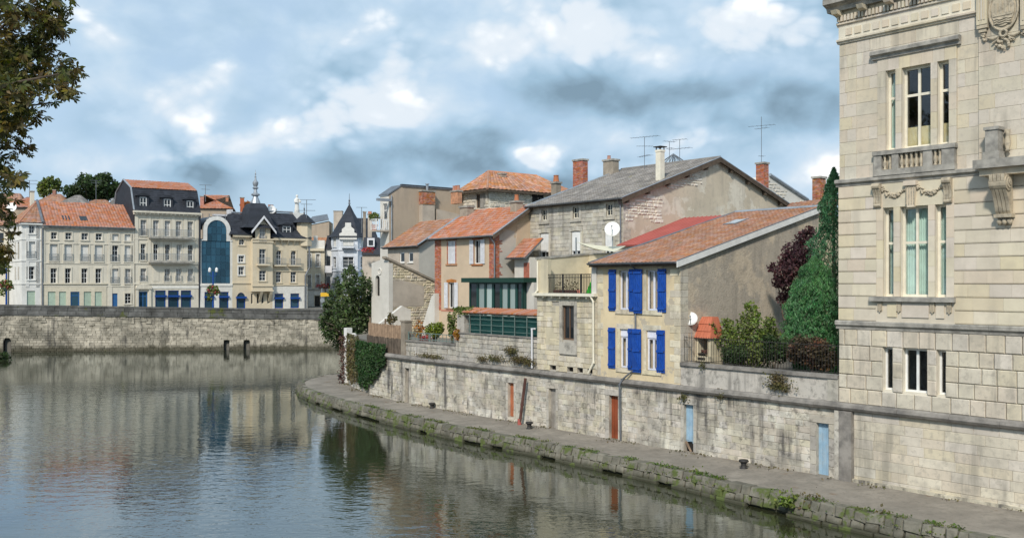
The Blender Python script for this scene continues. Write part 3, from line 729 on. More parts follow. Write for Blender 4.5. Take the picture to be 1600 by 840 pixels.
for k_, o in doors.items():
    sw = .26 if k_ in ('red', 'blue2') else .17
    lay(qt, None, F0, [(o[0] - sw - .05, o[1] + sw + .05, o[3], o[3] + .30)], 'parapet_stone', -.05, .015, .012, .015, .004, name='lintel')
    n = 4
    for (a, b) in ((o[0] - sw, o[0]), (o[1], o[1] + sw)):
        lay(qt, None, F0, [(a, b, o[2] - .1 + (o[3] - o[2] + .1) * i / n, o[2] - .1 + (o[3] - o[2] + .1) * (i + 1) / n) for i in range(n)], 'parapet_stone', -.05, .012, .012, .012, .004, name='door_jamb')
for k_, m_ in (('red', 'red_door'), ('blue1', 'pale_blue_door'), ('blue2', 'pale_blue_door'), ('orange', 'orange_door'), ('grey', 'grey_door')):
    o = doors[k_]; wd = o[1] - o[0]; n = 4 if wd > .6 else 3
    zb = o[2] + (.42 if k_ == 'blue1' else .02)
    dmb = MB()
    d_ = qt.part('door', MB().sbox(F0, o[0], o[1], -.26, -.20, zb if k_ == 'blue1' else o[2], o[3]), m_)
    for i in range(n):
        u0, u1 = o[0] + wd * i / n + .006, o[0] + wd * (i + 1) / n - .006
        qt.part('plank', MB().sbox(F0, u0, u1, -.20, -.175 + rnd.uniform(-.004, .004), zb + (rnd.uniform(-.14, .12) if k_ == 'blue1' else (rnd.uniform(0, .25) if k_ == 'grey' else 0)), o[3] - .01), m_, d_)
    if k_ == 'blue1':
        qt.part('broken_board', MB().sprism(F0, [(o[0], o[2] + .38), (o[0] + .1, o[2] + .46), (o[1] - .16, o[2] + .04), (o[1] - .22, o[2])], -.12, -.09), 'bamboo')
o = doors['niche']; qt.part('door', MB().sbox(F0, o[0], o[1], -.24, -.20, o[2], o[3]), 'grey_door')
for k_ in ('niche', 'blue1'):
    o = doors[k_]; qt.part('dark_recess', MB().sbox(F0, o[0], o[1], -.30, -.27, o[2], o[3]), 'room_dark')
# curved end of the wall
def sc_stones(path, u0, u1, z0, z1, h, wa, wb, d0, d1, gap, ch, jit, mb=None, skip=None):
    mb = mb or MB()
    for (a, b, c, e) in courses(u0, u1, z0, z1, h, wa, wb, (), .15):
        if skip and skip((a + b) / 2, (c + e) / 2): continue
        v, f = block_geo(path, a + gap / 2, b - gap / 2, c + gap / 2, e - gap / 2, d0, d1 + rnd.uniform(-.012, .012), ch, jit); mb.add(v, f)
    return mb
bed = MB(); us = [-60 + .6 * i for i in range(72)]
us = [u for u in us if u < -17.6] + [-17.6]
for a, b in zip(us, us[1:]): bed.poly([WALLP.m(a, -.045, QZ0 - .2), WALLP.m(b, -.045, QZ0 - .2), WALLP.m(b, -.045, QZ1), WALLP.m(a, -.045, QZ1)])
qt.part('mortar_bed', bed, 'quay_mortar')
qt.part('stone_block', sc_stones(WALLP, -60, -17.6, QZ0, QZ1, .25, .3, .62, -.05, 0, .014, .014, .008), 'quay_stone', kind='stuff')
# rounded string course on top of the wall, in long stones
def torus(t, path, u0, u1, z, r, d, name='moulding_stone', m='torus_stone', par=None):
    u = u0
    while u < u1 - .05:
        L = min(rnd.uniform(1.2, 2.2), u1 - u); n = 7; k = 3
        mb = MB(); pr = [(-.30, z - r * .95), (d - r * .1, z - r), (d + r * .55, z - r * .72), (d + r * .95, z - r * .1), (d + r * .7, z + r * .6), (d + r * .1, z + r * .95), (-.30, z + r)]
        dz_ = rnd.uniform(-.012, .012)
        for i in range(k + 1):
            uu = u + .006 + (L - .012) * i / k
            for (dd, zz) in pr: mb.v.append(path.m(uu, dd, zz + dz_))
        for i in range(k):
            for j in range(n): q = (j + 1) % n; mb.f.append((i * n + j, (i + 1) * n + j, (i + 1) * n + q, i * n + q))
        mb.f += [tuple(range(n)), tuple(range((k + 1) * n - 1, k * n - 1, -1))]
        t.part(name, mb, m, par, smooth=False); u += L
torus(qt, WALLP, -40, 34, TZ, .155, .07)
qt.part('corner_pier', MB().sbox(F0, B1X - .12, B1X + .10, -.05, .10, QZ0, QZ1), 'quay_stone')
qt.part('corner_pier', MB().sbox(F0, B1X + .10, B1X + .60, -.05, .16, QZ0, QZ1), 'torus_stone')
qt.part('base_course', MB().sbox(F0, B1X + .60, 34, -.05, .10, QZ0 - .1, QZ0 + .20), 'quay_stone')
# pipes on the quay wall
def pipe(name, label, pts, r, m, fr=RB, foot=None, cat='pipe'):
    t = T(name, label, cat, fr, *pts[-1]); t.part('pipe_run', MB().tube(pts, r, 8), m)
    if foot: t.part('pipe_foot', MB().tube([pts[-1], (pts[-1][0], pts[-1][1], pts[-1][2] + .35)], r * 1.3, 8), foot)
    for q in pts[1:-1]: t.part('pipe_collar', MB().lathe([(r * 1.25, -.05), (r * 1.25, .05)], q, 8), m)
    return t
xa, za = RB.at(828, 590); xb, zb = RB.at(818.5, 672)
pipe('drain_pipe', 'thick rusty brown pipe with red foot leaning on the quay wall', [(xa, -.30, za), ((xa + xb) / 2, -.32, (za + zb) / 2), (xb + .1, -.38, QZ0 + .02)], .075, 'rust_brown', foot='red_sheet')
# bollards
def bollard(px, py, label):
    Yd = (CZ - .68) * FPX / (py - HY); x_, y_ = RB.loc((px - CX) / FPX * Yd, Yd)
    t = T('bollard', label, 'bollard', RB, x_, y_, .64, 'cast iron mooring bollards on the towpath')
    t.part('post', MB().lathe([(.17, 0), (.17, .05), (.12, .08), (.10, .2), (.13, .27)], (x_, y_, .64), 12), 'iron', smooth=True)
    t.part('head', MB().lathe([(.13, .27), (.19, .30), (.20, .34), (.17, .38), (.05, .40)], (x_, y_, .64), 12), 'iron', smooth=True)
bollard(1162, 731, 'black iron bollard between the two pale blue doors'); bollard(827, 669, 'black iron bollard beside the red foot of the rusty pipe')
bollard(675, 638, 'black iron bollard below the garden railing wall'); bollard(580, 615, 'black iron bollard in front of the hanging ivy'); bollard(531, 592, 'black iron bollard at the bend of the towpath')
# ================================================================== big stone mansion on the right
bz = lambda py: RB.z(1313, py)
b1 = T('stone_mansion', 'large ashlar stone mansion with triple windows and carved ornament above the quay', 'building', RB, B1X, 0, 3.5)
X0, X1 = B1X, 24.0
Z_S1, Z_S2, Z_AR, Z_TOP = (6.27, 6.58), (11.50, 11.76), 16.78, 18.45
def wr(px0, px1, py0, py1): return RB.rect(px0, px1, py0, py1)
w_base = [wr(1379, 1394.5, 543, 609), wr(1410, 1448.5, 544, 614), wr(1463.5, 1477, 547, 616)]
w_first = [wr(1380, 1396.5, 325, 463), wr(1406.5, 1450.5, 320, 463.5), wr(1461, 1478.5, 320, 464)]
w_sec = [wr(1384, 1399.5, 108, 234), wr(1409, 1454.5, 102, 230), wr(1464.5, 1482.5, 97, 225)]
for ws in (w_base, w_first, w_sec):                # level heads and sills across each triple window
    z0 = sum(q[2] for q in ws) / 3; z1 = sum(q[3] for q in ws) / 3
    ws[:] = [(q[0], q[1], z0, z1) for q in ws]
extra = []
for ws in (w_base, w_first, w_sec):                # the same windows again one bay along, beyond the frame
    pass
allw = w_base + w_first + w_sec
b1.part('wall', MB().wall(S('-y', .06), X0 + .03, X1, 3.5, Z_TOP, allw, .24), 'mortar')
b1.part('side_wall', MB().sprism(S('-x', X0 + .03), [(-14, 3.5), (-.06, 3.5), (-.06, Z_TOP), (-14, Z_TOP)], -.3, 0), 'ashlar')
b1.part('back_wall', MB().box(X0 + .4, X1, 13.7, 14, 3.5, Z_TOP), 'ashlar'); b1.part('end_wall', MB().box(X1 - .3, X1, .4, 13.7, 3.5, Z_TOP), 'ashlar')
b1.part('roof', MB().box(X0 + .1, X1, .1, 13.9, Z_TOP + .18, Z_TOP + .6), 'slate')
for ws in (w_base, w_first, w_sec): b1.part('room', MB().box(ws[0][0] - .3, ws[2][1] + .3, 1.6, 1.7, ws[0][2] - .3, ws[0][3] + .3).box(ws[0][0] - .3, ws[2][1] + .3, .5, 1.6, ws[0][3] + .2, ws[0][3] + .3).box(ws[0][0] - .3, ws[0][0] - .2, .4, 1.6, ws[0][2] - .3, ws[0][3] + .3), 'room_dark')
FA = S('-y', .05)
cx0 = RB.x(1337); px_bay = RB.x(1529)
def surround(ws, l, r, zb, zt): return (ws[0][0] - l, ws[2][1] + r, zb, zt)
s_f = (RB.x(1369.5), RB.x(1491), w_first[0][2] - .05, bz(286) - .02); s_s = (RB.x(1371), RB.x(1494.5), w_sec[0][2] - .9, w_sec[0][3] + .45); s_b = (w_base[0][0] - .02, w_base[2][1] + .02, w_base[0][2] - .02, w_base[0][3])
# basement: bossed blocks with open joints, a tall course under the string
bsz = Z_S1[0]
tall = courses(X0, X1, bsz - .60, bsz, .60, .50, .62)
lay(b1, None, FA, [q for q in tall if q[0] < 20], 'ashlar_base', 0, .065, .022, .025, .004, name='bossed_block')
reg = courses(X0, X1, 3.55, bsz - .60, .545, .45, .78, w_base, .04)
reg = [q for q in reg if q[0] < 20]
lay(b1, None, FA, reg, 'ashlar_base', 0, .06, .022, .022, .004, name='bossed_block')
# window piers of the basement
def piers(ws, zb, zt, m_, proud, name='window_pier'):
    for a, b in ((ws[0][1], ws[1][0]), (ws[1][1], ws[2][0])): b1.part(name, MB().sbox(FA, a + .004, b - .004, -.2, proud, zb, zt), m_)
piers(w_base, w_base[0][2], w_base[0][3], 'ashlar_base', .045)
# string courses
def ledge(t, x0, x1, z0, z1, out, m_, name='string_course', sf=None, par=None, seg=1.9):
    sf = sf or FA; x = x0; h = z1 - z0
    while x < x1 - .02:
        b = min(x1, x + seg * rnd.uniform(.8, 1.2)); pr = [(-.05, z0), (out * .45, z0), (out * .55, z0 + h * .3), (out, z0 + h * .5), (out, z0 + h * .88), (out * .8, z1), (-.05, z1)]
        a_ = [Vector(sf.m(x + .003, d, z)) for d, z in pr]; v_ = Vector(sf.m(b - .003, 0, 0)) - Vector(sf.m(x + .003, 0, 0)); t.part(name, MB().prism(a_, v_), m_, par); x = b
ledge(b1, X0 - .10, X1, Z_S1[0], Z_S1[1], .16, 'weathered_ledge')
ledge(b1, X0 - .10, X1, Z_S2[0], Z_S2[1], .18, 'weathered_ledge')
# first floor: drafted courses (deep bed joints, fine upright joints)
sill_f = w_first[0][2]
c1 = courses(X0, X1, Z_S1[1], Z_S2[0], .445, .62, 1.15, [(s_f[0], s_f[1], Z_S1[1] + .03, Z_S2[0])])
c1 = [q for q in c1 if q[0] < 20]
for q in c1:
    dd = .085 if (q[0] > px_bay - .3) else .065
    um, zm = (q[0] + q[1]) / 2, (q[2] + q[3]) / 2; pts = [(0, q[2] - zm + .012), (dd - .012, q[2] - zm + .012), (dd, q[2] - zm + .05), (dd, q[3] - zm - .012), (0, q[3] - zm - .004)]
    L = q[1] - q[0] - .006; a_ = [(-L / 2, -d, z) for d, z in pts]
    b1.piece('drafted_block', mesh('drafted_block', *(lambda mb: (mb.v, mb.f))(MB().prism(a_, (L, 0, 0))), 'ashlar_warm'), (um, .05, zm))
# first floor triple window: architrave of flat stones
fs = [(s_f[0], w_first[0][0], sill_f, Z_S2[0]), (w_first[0][1], w_first[1][0], sill_f, w_first[0][3]), (w_first[1][1], w_first[2][0], sill_f, w_first[0][3]), (w_first[2][1], s_f[1], sill_f, Z_S2[0]), (w_first[0][0], w_first[2][1], w_first[0][3], Z_S2[0])]
for i, q in enumerate(fs):
    n = 6 if i < 4 else 1
    for j in range(n):
        z0 = q[2] + (q[3] - q[2]) * j / n; z1 = q[2] + (q[3] - q[2]) * (j + 1) / n
        b1.part('architrave_stone', MB().sbox(FA, q[0] + .002, q[1] - .002, -.19, .075 if i in (1, 2) else .06, z0 + .003, z1 - .003), 'ashlar_warm')
b1.part('window_sill', MB().sbox(FA, RB.x(1361), RB.x(1494), -.1, .22, sill_f - .17, sill_f - .004), 'weathered_ledge')
ap = (s_f[0] - .02, s_f[1] + .02, Z_S1[1], sill_f - .17)
b1.part('apron', MB().sbox(FA, ap[0], ap[1], 0, .06, ap[2], ap[3]), 'ashlar_warm')
aw = ap[1] - ap[0]
for (a, b) in ((.16, .28), (.35, .69), (.78, .88)): b1.part('apron_panel', MB().sprism(FA, [(ap[0] + aw * a, ap[2] + .18), (ap[0] + aw * b, ap[2] + .18), (ap[0] + aw * b, ap[3] - .08), (ap[0] + aw * a, ap[3] - .08)], .06, .10), 'ashlar_warm')
for c in (.06, .31, .735, .94):
    u = ap[0] + aw * c
    for k in (-1, 0, 1): b1.part('sill_bracket', MB().sprism(FA, [(u + k * .055 - .022, ap[3] - .34 - .05 * (k == 0)), (u + k * .055 + .022, ap[3] - .34 - .05 * (k == 0)), (u + k * .055 + .024, ap[3]), (u + k * .055 - .024, ap[3])], .06, .12), 'carved_stone')
# carved brackets, keystone and garlands over it
gz1 = Z_S2[0]; gz0 = w_first[0][3] + .06
kx0, kx1 = RB.x(1417), RB.x(1433)
b1.part('keystone', MB().sprism(FA, [(kx0 + .06, gz0 - .10), (kx1 - .06, gz0 - .10), (kx1, gz1 - .16), (kx0, gz1 - .16)], .05, .17).sbox(FA, kx0 - .04, kx1 + .04, .05, .24, gz1 - .16, gz1), 'ashlar_warm')
for k in range(4): u = kx0 + .05 + (kx1 - kx0 - .1) * k / 3; b1.part('keystone_flute', MB().sbox(FA, u - .02, u + .02, .165, .19, gz0 + .0, gz1 - .2), 'carved_stone')
def scroll(u0, u1, z0, z1, d):
    mb = MB(); n = 10
    for k in range(3):
        a = u0 + (u1 - u0) * k / 3 + .008; b = u0 + (u1 - u0) * (k + 1) / 3 - .008
        pr = [(d * (.95 - .6 * q + .12 * math.sin(q * 9)), z1 + (z0 - z1) * q) for q in [i / n for i in range(n + 1)]]
        mb.prism([FA.m(a, 0, z1)] + [FA.m(a, p, z) for p, z in pr] + [FA.m(a, 0, z0)], Vector(FA.m(b, 0, 0)) - Vector(FA.m(a, 0, 0)))
    mb.tube([FA.m(u0, d * .75, z1 - d * .38), FA.m(u1, d * .75, z1 - d * .38)], d * .42, 10); mb.tube([FA.m(u0 + .01, d * .38, z0 + d * .2), FA.m(u1 - .01, d * .38, z0 + d * .2)], d * .26, 8)
    return mb
b1.part('scroll_bracket', scroll(RB.x(1366.5), RB.x(1378), gz0 - .02, gz1, .26), 'carved_stone'); b1.part('scroll_bracket', scroll(RB.x(1475.5), RB.x(1489), gz0 - .02, gz1, .26), 'carved_stone')
def lumps(sf, pts, r, d, seed):
    g = random.Random(seed); mb = MB()
    for (u, z) in pts:
        for _ in range(3):
            rr = r * g.uniform(.5, 1.1); c = sf.m(u + g.uniform(-r, r), d + g.uniform(0, r * .6), z + g.uniform(-r, r)); mb.lathe([(rr * .3, -rr * .9), (rr * .9, -rr * .4), (rr, 0), (rr * .8, rr * .5), (rr * .25, rr * .9)], c, 6)
    return mb
for (a, b) in ((RB.x(1379), RB.x(1417)), (RB.x(1434), RB.x(1475))):
    pts = [(a + (b - a) * q, gz1 - .18 - .30 * math.sin(math.pi * q)) for q in [i / 16 for i in range(17)]] + [((a + b) / 2 + x, gz1 - .44) for x in (-.12, 0, .12)]
    b1.part('garland', lumps(FA, pts, .055, .07, 5), 'carved_stone', smooth=True)
# second floor: plain ashlar, corner strip and projecting bay
c2 = courses(X0, cx0, Z_S2[1], Z_AR, .47, .3, .62) + courses(cx0, px_bay, Z_S2[1], Z_AR, .47, .5, .98, [(s_s[0], s_s[1], s_s[2] - .1, s_s[3])])
lay(b1, None, FA, c2, 'ashlar', -.01, .006, .012, .003, .001, name='ashlar_block', dj=.002)
c2 = [q for q in courses(px_bay, X1, Z_S2[1], Z_TOP - .1, .47, .55, 1.0) if q[0] < 20]
b1.part('bay_wall', MB().sbox(FA, px_bay, X1, 0, .045, Z_S2[1], Z_TOP - .1), 'mortar')
lay(b1, None, FA, c2, 'ashlar', .04, .061, .012, .003, .001, name='ashlar_block', dj=.002)
ws = w_sec; sz0 = ws[0][2]; sz1 = ws[0][3]
fs = [(s_s[0], ws[0][0], sz0, sz1), (ws[0][1], ws[1][0], sz0, sz1), (ws[1][1], ws[2][0], sz0, sz1), (ws[2][1], s_s[1], sz0, sz1)]
for i, q in enumerate(fs):
    for j in range(5):
        z0 = q[2] + (q[3] - q[2]) * j / 5; z1 = q[2] + (q[3] - q[2]) * (j + 1) / 5; b1.part('architrave_stone', MB().sbox(FA, q[0] + .002, q[1] - .002, -.19, .075 if i in (1, 2) else .055, z0 + .003, z1 - .003), 'ashlar')
n = 7
for j in range(n):
    u0 = s_s[0] + (s_s[1] - s_s[0]) * j / n; u1 = s_s[0] + (s_s[1] - s_s[0]) * (j + 1) / n; b1.part('lintel_stone', MB().sprism(FA, [(u0 + .003, sz1 + .003), (u1 - .003, sz1 + .003), (u1 - .003, s_s[3]), (u0 + .003, s_s[3])], -.19, .055), 'ashlar_warm')
hx0, hx1 = RB.x(1362.5), RB.x(1501.5)
ledge(b1, hx0, hx1, s_s[3], s_s[3] + .30, .24, 'weathered_ledge', 'hood_mould', seg=9)
# balustrade under it
bx0, bx1 = RB.x(1368), RB.x(1494); bz1 = sz0 - .02; bz0 = Z_S2[1]
b1.part('balustrade_rail', MB().sbox(FA, bx0 - .04, bx1 + .04, -.05, .22, bz1 - .15, bz1), 'weathered_ledge'); b1.part('balustrade_base', MB().sbox(FA, bx0 - .02, bx1 + .02, 0, .20, bz0, bz0 + .20), 'weathered_ledge')
bw = bx1 - bx0
for (a, b) in ((0, .10), (.235, .32), (.625, .735), (.85, 1.)): b1.part('balustrade_post', MB().sbox(FA, bx0 + bw * a, bx0 + bw * b, 0, .185, bz0 + .20, bz1 - .15), 'weathered_ledge')
for (a, b, n) in ((.10, .235, 2), (.32, .625, 5), (.735, .85, 2)):
    for i in range(n):
        u = bx0 + bw * (a + (b - a) * (i + .5) / n); h = bz1 - bz0 - .35
        b1.part('baluster', MB().lathe([(.06, 0), (.06, h * .08), (.035, h * .14), (.075, h * .36), (.05, h * .55), (.035, h * .7), (.055, h * .86), (.06, h)], FA.m(u, .10, bz0 + .20), 10), 'carved_stone', smooth=True)
b1.part('balustrade_back', MB().sbox(FA, bx0, bx1, -.02, .02, bz0 + .2, bz1 - .15), 'carved_stone')
# architrave, frieze with small panels, dentils, modillions, cornice
ledge(b1, X0 - .06, px_bay, Z_AR, Z_AR + .16, .13, 'ashlar', 'architrave_mould')
b1.part('frieze', MB().sbox(FA, X0, px_bay, 0, .05, Z_AR + .16, 17.55), 'ashlar_warm')
x = X0 + .3
while x < px_bay - .2: b1.part('frieze_panel', MB().sprism(FA, [(x, Z_AR + .27), (x + .24, Z_AR + .27), (x + .24, Z_AR + .52), (x, Z_AR + .52)], .05, .085), 'ashlar_warm'); x += .36
ledge(b1, X0 - .06, px_bay + .2, 17.40, 17.56, .12, 'ashlar', 'bed_mould')
x = X0; i = 0
while x < 21:
    b1.part('dentil', MB().sbox(FA, x, x + .085, 0, .17, 17.58, 17.80), 'ashlar'); x += .14; i += 1
x = X0 - .05
while x < 21: b1.part('modillion', MB().sprism(S('+x', x), [(0.05 - .52, 17.96), (.05 - .44, 17.82), (.05 - .2, 17.78), (.05, 17.70), (.05, 17.96)], 0, .24), 'ashlar'); x += 1.02
b1.part('frieze_back', MB().sbox(FA, X0, X1, 0, .05, 17.56, 17.97), 'ashlar')
ledge(b1, X0 - .36, X1, 17.96, Z_TOP, .55, 'weathered_ledge', 'cornice', seg=2.2)
b1.part('cornice_return', MB().box(X0 - .36, X0, .1, 13.9, 17.96, Z_TOP - .02), 'weathered_ledge'); b1.part('zinc_edge', MB().box(X0 - .40, X1, -.56, 13.9, Z_TOP, Z_TOP + .10), 'zinc')
# coat of arms on the bay: pilaster strips, swags, oval shield, ribbon
def cart(u, z): return RB.at(u, z)
for (a, b) in ((1529.5, 1546), (1598, 1616)):
    x0, z0 = RB.at(a, 42); x1, _ = RB.at(b, 42); t_ = RB.z((a + b) / 2, 40)
    b1.part('pilaster_strip', MB().sbox(FA, x0, x1, .09, .24, t_, 17.95), 'ashlar')
    for k in range(3): u = x0 + (x1 - x0) * (k + 1) / 4; b1.part('flute', MB().sbox(FA, u - .025, u + .025, .24, .26, t_ + .15, 17.9), 'ashlar')
    for k, (ins, hh) in enumerate(((0, .12), (.05, .24), (.10, .36))): b1.part('pendant', MB().sbox(FA, x0 + ins, x1 - ins, .09, .22 - .04 * k, t_ - hh, t_ - hh + .115), 'carved_stone')
cxm, czm = RB.at(1570, 16); mb = MB(); n = 28
for (r_, d0, d1) in ((1., .09, .16), (.86, .16, .20)): mb.sprism(FA, [(cxm + .42 * r_ * math.cos(2 * math.pi * i / n), czm + .62 * r_ * math.sin(2 * math.pi * i / n)) for i in range(n)], d0, d1)
sh = b1.part('oval_shield', mb, 'carved_stone')
tow = MB()
for (u, w_, h_) in ((-.2, .07, .34), (-.06, .09, .5), (.1, .07, .4), (.22, .05, .28)): tow.sbox(FA, cxm + u - w_ / 2, cxm + u + w_ / 2, .19, .225, czm - .12, czm - .12 + h_)
tow.sbox(FA, cxm - .3, cxm + .3, .19, .22, czm - .2, czm - .12)
for k in range(3): tow.tube([FA.m(cxm - .28 + .56 * i / 6, .21, czm - .30 - .07 * k + .02 * math.sin(i * 2)) for i in range(7)], .022, 5)
b1.part('shield_relief', tow, 'carved_stone', sh)
ring = MB().tube([FA.m(cxm + .45 * math.cos(2 * math.pi * i / 24), .16, czm + .66 * math.sin(2 * math.pi * i / 24)) for i in range(25)], .04, 6)
b1.part('shield_rim', ring, 'carved_stone', sh)
for sg in (-1, 1):
    b1.part('side_swag', lumps(FA, [(cxm + sg * (.62 + .03 * math.sin(i)), czm + .7 - .10 * i) for i in range(17)], .05, .10, 8 + sg), 'carved_stone', smooth=True)
    b1.part('ribbon', MB().tube([FA.m(cxm + sg * q, .13, czm - .72 - .16 * math.sin(q * 5)) for q in (0.08, .2, .32, .44, .52)], .035, 6).tube([FA.m(cxm + sg * .08, .13, czm - .78), FA.m(cxm + sg * .2, .13, czm - .93), FA.m(cxm + sg * .36, .13, czm - 1.02)], .03, 6), 'carved_stone')
b1.part('rosette', MB().tube([FA.m(cxm + .11 * math.cos(i * math.pi / 5), .16, czm - .76 + .11 * math.sin(i * math.pi / 5)) for i in range(11)], .045, 6), 'carved_stone')
b1.part('leaf_pendant', lumps(FA, [(cxm + x, czm - z) for x, z in ((-.14, 1.0), (.14, 1.0), (0, 1.02), (-.1, 1.14), (.1, 1.14), (0, 1.24), (-.18, 1.08), (.18, 1.08))], .06, .11, 3), 'carved_stone', smooth=True)
# balcony with pedestal and big console
px0 = RB.x(1546)
b1.part('balcony_slab', MB().sbox(FA, RB.x(1535), X1 - .1, .0, .75, Z_S2[1] - .12, Z_S2[1] + .16), 'weathered_ledge')
b1.part('balcony_mould', MB().sbox(FA, RB.x(1541), X1 - .1, .0, .55, Z_S2[1] - .34, Z_S2[1] - .12), 'ashlar_warm')
pe = b1.part('balcony_pedestal', MB().sbox(FA, RB.x(1546), RB.x(1546) + .52, .10, .55, Z_S2[1] + .16, Z_S2[1] + .42).sbox(FA, RB.x(1546) + .06, RB.x(1546) + .46, .10, .50, Z_S2[1] + .42, Z_S2[1] + 1.12).sbox(FA, RB.x(1546) + .02, RB.x(1546) + .5, .10, .54, Z_S2[1] + 1.12, Z_S2[1] + 1.22), 'weathered_ledge')
b1.part('half_baluster', MB().lathe([(.09, .42), (.05, .5), (.11, .7), (.05, .95), (.09, 1.12)], (RB.x(1546) + .62, -.12, Z_S2[1]), 10), 'carved_stone', pe, smooth=True)
bx = RB.x(1561); cz1 = Z_S2[1] - .34
mb = MB()
for k in range(4):
    a = bx + .12 * k; pr = [(0, cz1)] + [(.55 * (1 - q) ** .7 * (1 + .0 * q) + .14 + .05 * math.sin(q * 7), cz1 - 1.25 * q) for q in [i / 12 for i in range(13)]] + [(0, cz1 - 1.25)]
    mb.prism([FA.m(a, .09 + p, z) for p, z in pr], Vector(FA.m(.10, 0, 0)) - Vector(FA.m(0, 0, 0)))
co = b1.part('console', mb, 'carved_stone')
b1.part('console_volute', MB().tube([FA.m(bx - .03, .50, cz1 - .27), FA.m(bx + .50, .50, cz1 - .27)], .25, 16).tube([FA.m(bx + .50, .50, cz1 - .27), FA.m(bx + .53, .50, cz1 - .27)], .17, 16).tube([FA.m(bx + .53, .50, cz1 - .27), FA.m(bx + .56, .50, cz1 - .27)], .08, 12), 'carved_stone', co)
b1.part('console_foot', MB().sbox(FA, bx - .04, bx + .52, .09, .36, cz1 - 1.36, cz1 - 1.25), 'carved_stone', co)
for k in range(3): b1.part('console_drop', MB().lathe([(.03, -.12), (.085, -.04), (.085, .04), (.03, .1)], FA.m(bx + .08 + .16 * k, .2, cz1 - 1.48), 10), 'carved_stone', co, smooth=True)
# windows of the mansion
def tri(ws, trans, dep=.17, fr_='cream_paint', fw=.085):
    for i, q in enumerate(ws): window(b1, FA, q[0], q[1], q[2], q[3], dep, fr_, 'glass_clear', 2 if i == 1 else 1, trans, fw, sep=True, mid=.09)
tri(w_base, (), fr_='white_paint', fw=.07); tri(w_first, (.60,)); tri(w_sec, (.655,))
def curtain(x0, x1, z0, z1, y, m_, folds=9):
    mb = MB(); n = folds * 4
    for i in range(n + 1): u = x0 + (x1 - x0) * i / n; dd = .03 * math.sin(i * math.pi / 2); mb.v += [(u, y + dd, z0), (u, y + dd, z1)]
    mb.f = [(2 * i, 2 * i + 2, 2 * i + 3, 2 * i + 1) for i in range(n)]
    b1.part('curtain', mb, m_)
for q in w_first[1:2]: curtain(q[0], q[1], q[2], q[3], .42, 'curtain_green', 12)
q = w_first[0]; curtain(q[0], q[1], q[2] + (q[3] - q[2]) * .0, q[3], .5, 'curtain_green', 4); q = w_first[2]; curtain(q[0], q[1], q[2], q[3], .42, 'curtain_green', 4)
q = w_sec[1]; b1.part('blind', MB().box(q[0], q[1], .40, .42, q[2], q[2] + (q[3] - q[2]) * .27), 'blind_yellow'); q = w_sec[2]; b1.part('blind', MB().box(q[0], q[1], .40, .42, q[2], q[2] + (q[3] - q[2]) * .27), 'blind_yellow')
q = w_sec[0]; curtain(q[0], q[1], q[2], q[3], .42, 'curtain_green', 4)
# ================================================================== house with blue shutters
def shell(t, x0, x1, y0, y1, z0, z1, m, left=True, back=True, right=False, name='wall'):
    mb = MB()
    if left: mb.poly([(x0, y1, z0), (x0, y0, z0), (x0, y0, z1), (x0, y1, z1)])
    if back: mb.poly([(x1, y1, z0), (x0, y1, z0), (x0, y1, z1), (x1, y1, z1)])
    if right: mb.poly([(x1, y0, z0), (x1, y1, z0), (x1, y1, z1), (x1, y0, z1)])
    return t.part(name, mb, m)
def gutter(t, x0, x1, y, z, m='zinc_dark', r=.075):
    mb = MB(); n = 6
    for u in (x0, x1):
        for i in range(n + 1): a = math.pi * i / n; mb.v.append((u, y - r * math.cos(a), z - r * math.sin(a)))
    mb.f = [(i, i + 1, n + 2 + i, n + 1 + i) for i in range(n)] + [tuple(range(n + 1)), tuple(range(2 * n + 1, n, -1))]
    return t.part('gutter', mb, m)
hb_x0, hb_x1 = RB.x(932.5), RB.x(1062)
hb_d = 10.6; hb_ze = RB.z(1062, 411) ; hb_zr = hb_ze + 2.78
h2 = T('blue_shutter_house', 'ochre plastered house with bright blue shutters and brown tiled roof', 'house', RB, hb_x0, 0, 3.5)
wu = [RB.rect(966.5, 985, 422, 483.5), RB.rect(1009, 1028.5, 422, 485)]; wl = [RB.rect(967.5, 984, 514, 575), RB.rect(1009, 1027, 516, 578)]
for ws in (wu, wl):
    z0 = sum(q[2] for q in ws) / 2; z1 = sum(q[3] for q in ws) / 2; ws[:] = [(q[0], q[1], z0, z1) for q in ws]
wn = wu + wl
F2 = S('-y', .04)
h2.part('wall', MB().wall(F2, hb_x0, hb_x1, 3.5, hb_ze + .06, wn, .2), 'ochre_plaster')
G2 = S('+x', hb_x1)
h2.part('side_wall', MB().sprism(G2, [(.042, 3.5), (hb_d, 3.5), (hb_d, hb_zr), (.042, hb_ze + .06)], -.25, 0), 'roughcast')
shell(h2, hb_x0, hb_x1 - .3, .05, hb_d, 3.5, hb_ze + .05, 'cream_render')
h2.part('back_wall', MB().poly([(hb_x0, hb_d, hb_ze), (hb_x1, hb_d, hb_ze), (hb_x1, hb_d, hb_zr), (hb_x0, hb_d, hb_zr)]).poly([(hb_x0, .05, hb_ze), (hb_x0, hb_d, hb_ze), (hb_x0, hb_d, hb_zr)]), 'cream_render')
# quoins
for i in range(17):
    z0 = 3.6 + i * .31
    if z0 + .3 > hb_ze: break
    for (a, b) in ((hb_x0, hb_x0 + rnd.choice((.24, .40))), (hb_x1 - rnd.choice((.34, .58)), hb_x1)):
        v, f = block_geo(F2, a + .004, b - .004, z0 + .006, z0 + .304, -.02, .012 + rnd.uniform(0, .006), .008, .003); h2.part('quoin', MB().add(v, f), 'cream_stone')
    L = rnd.choice((.5, .8)); v, f = block_geo(G2, .05, .05 + L, z0 + .006, z0 + .304, -.02, .012, .008, .003); h2.part('quoin', MB().add(v, f), 'house_stone')
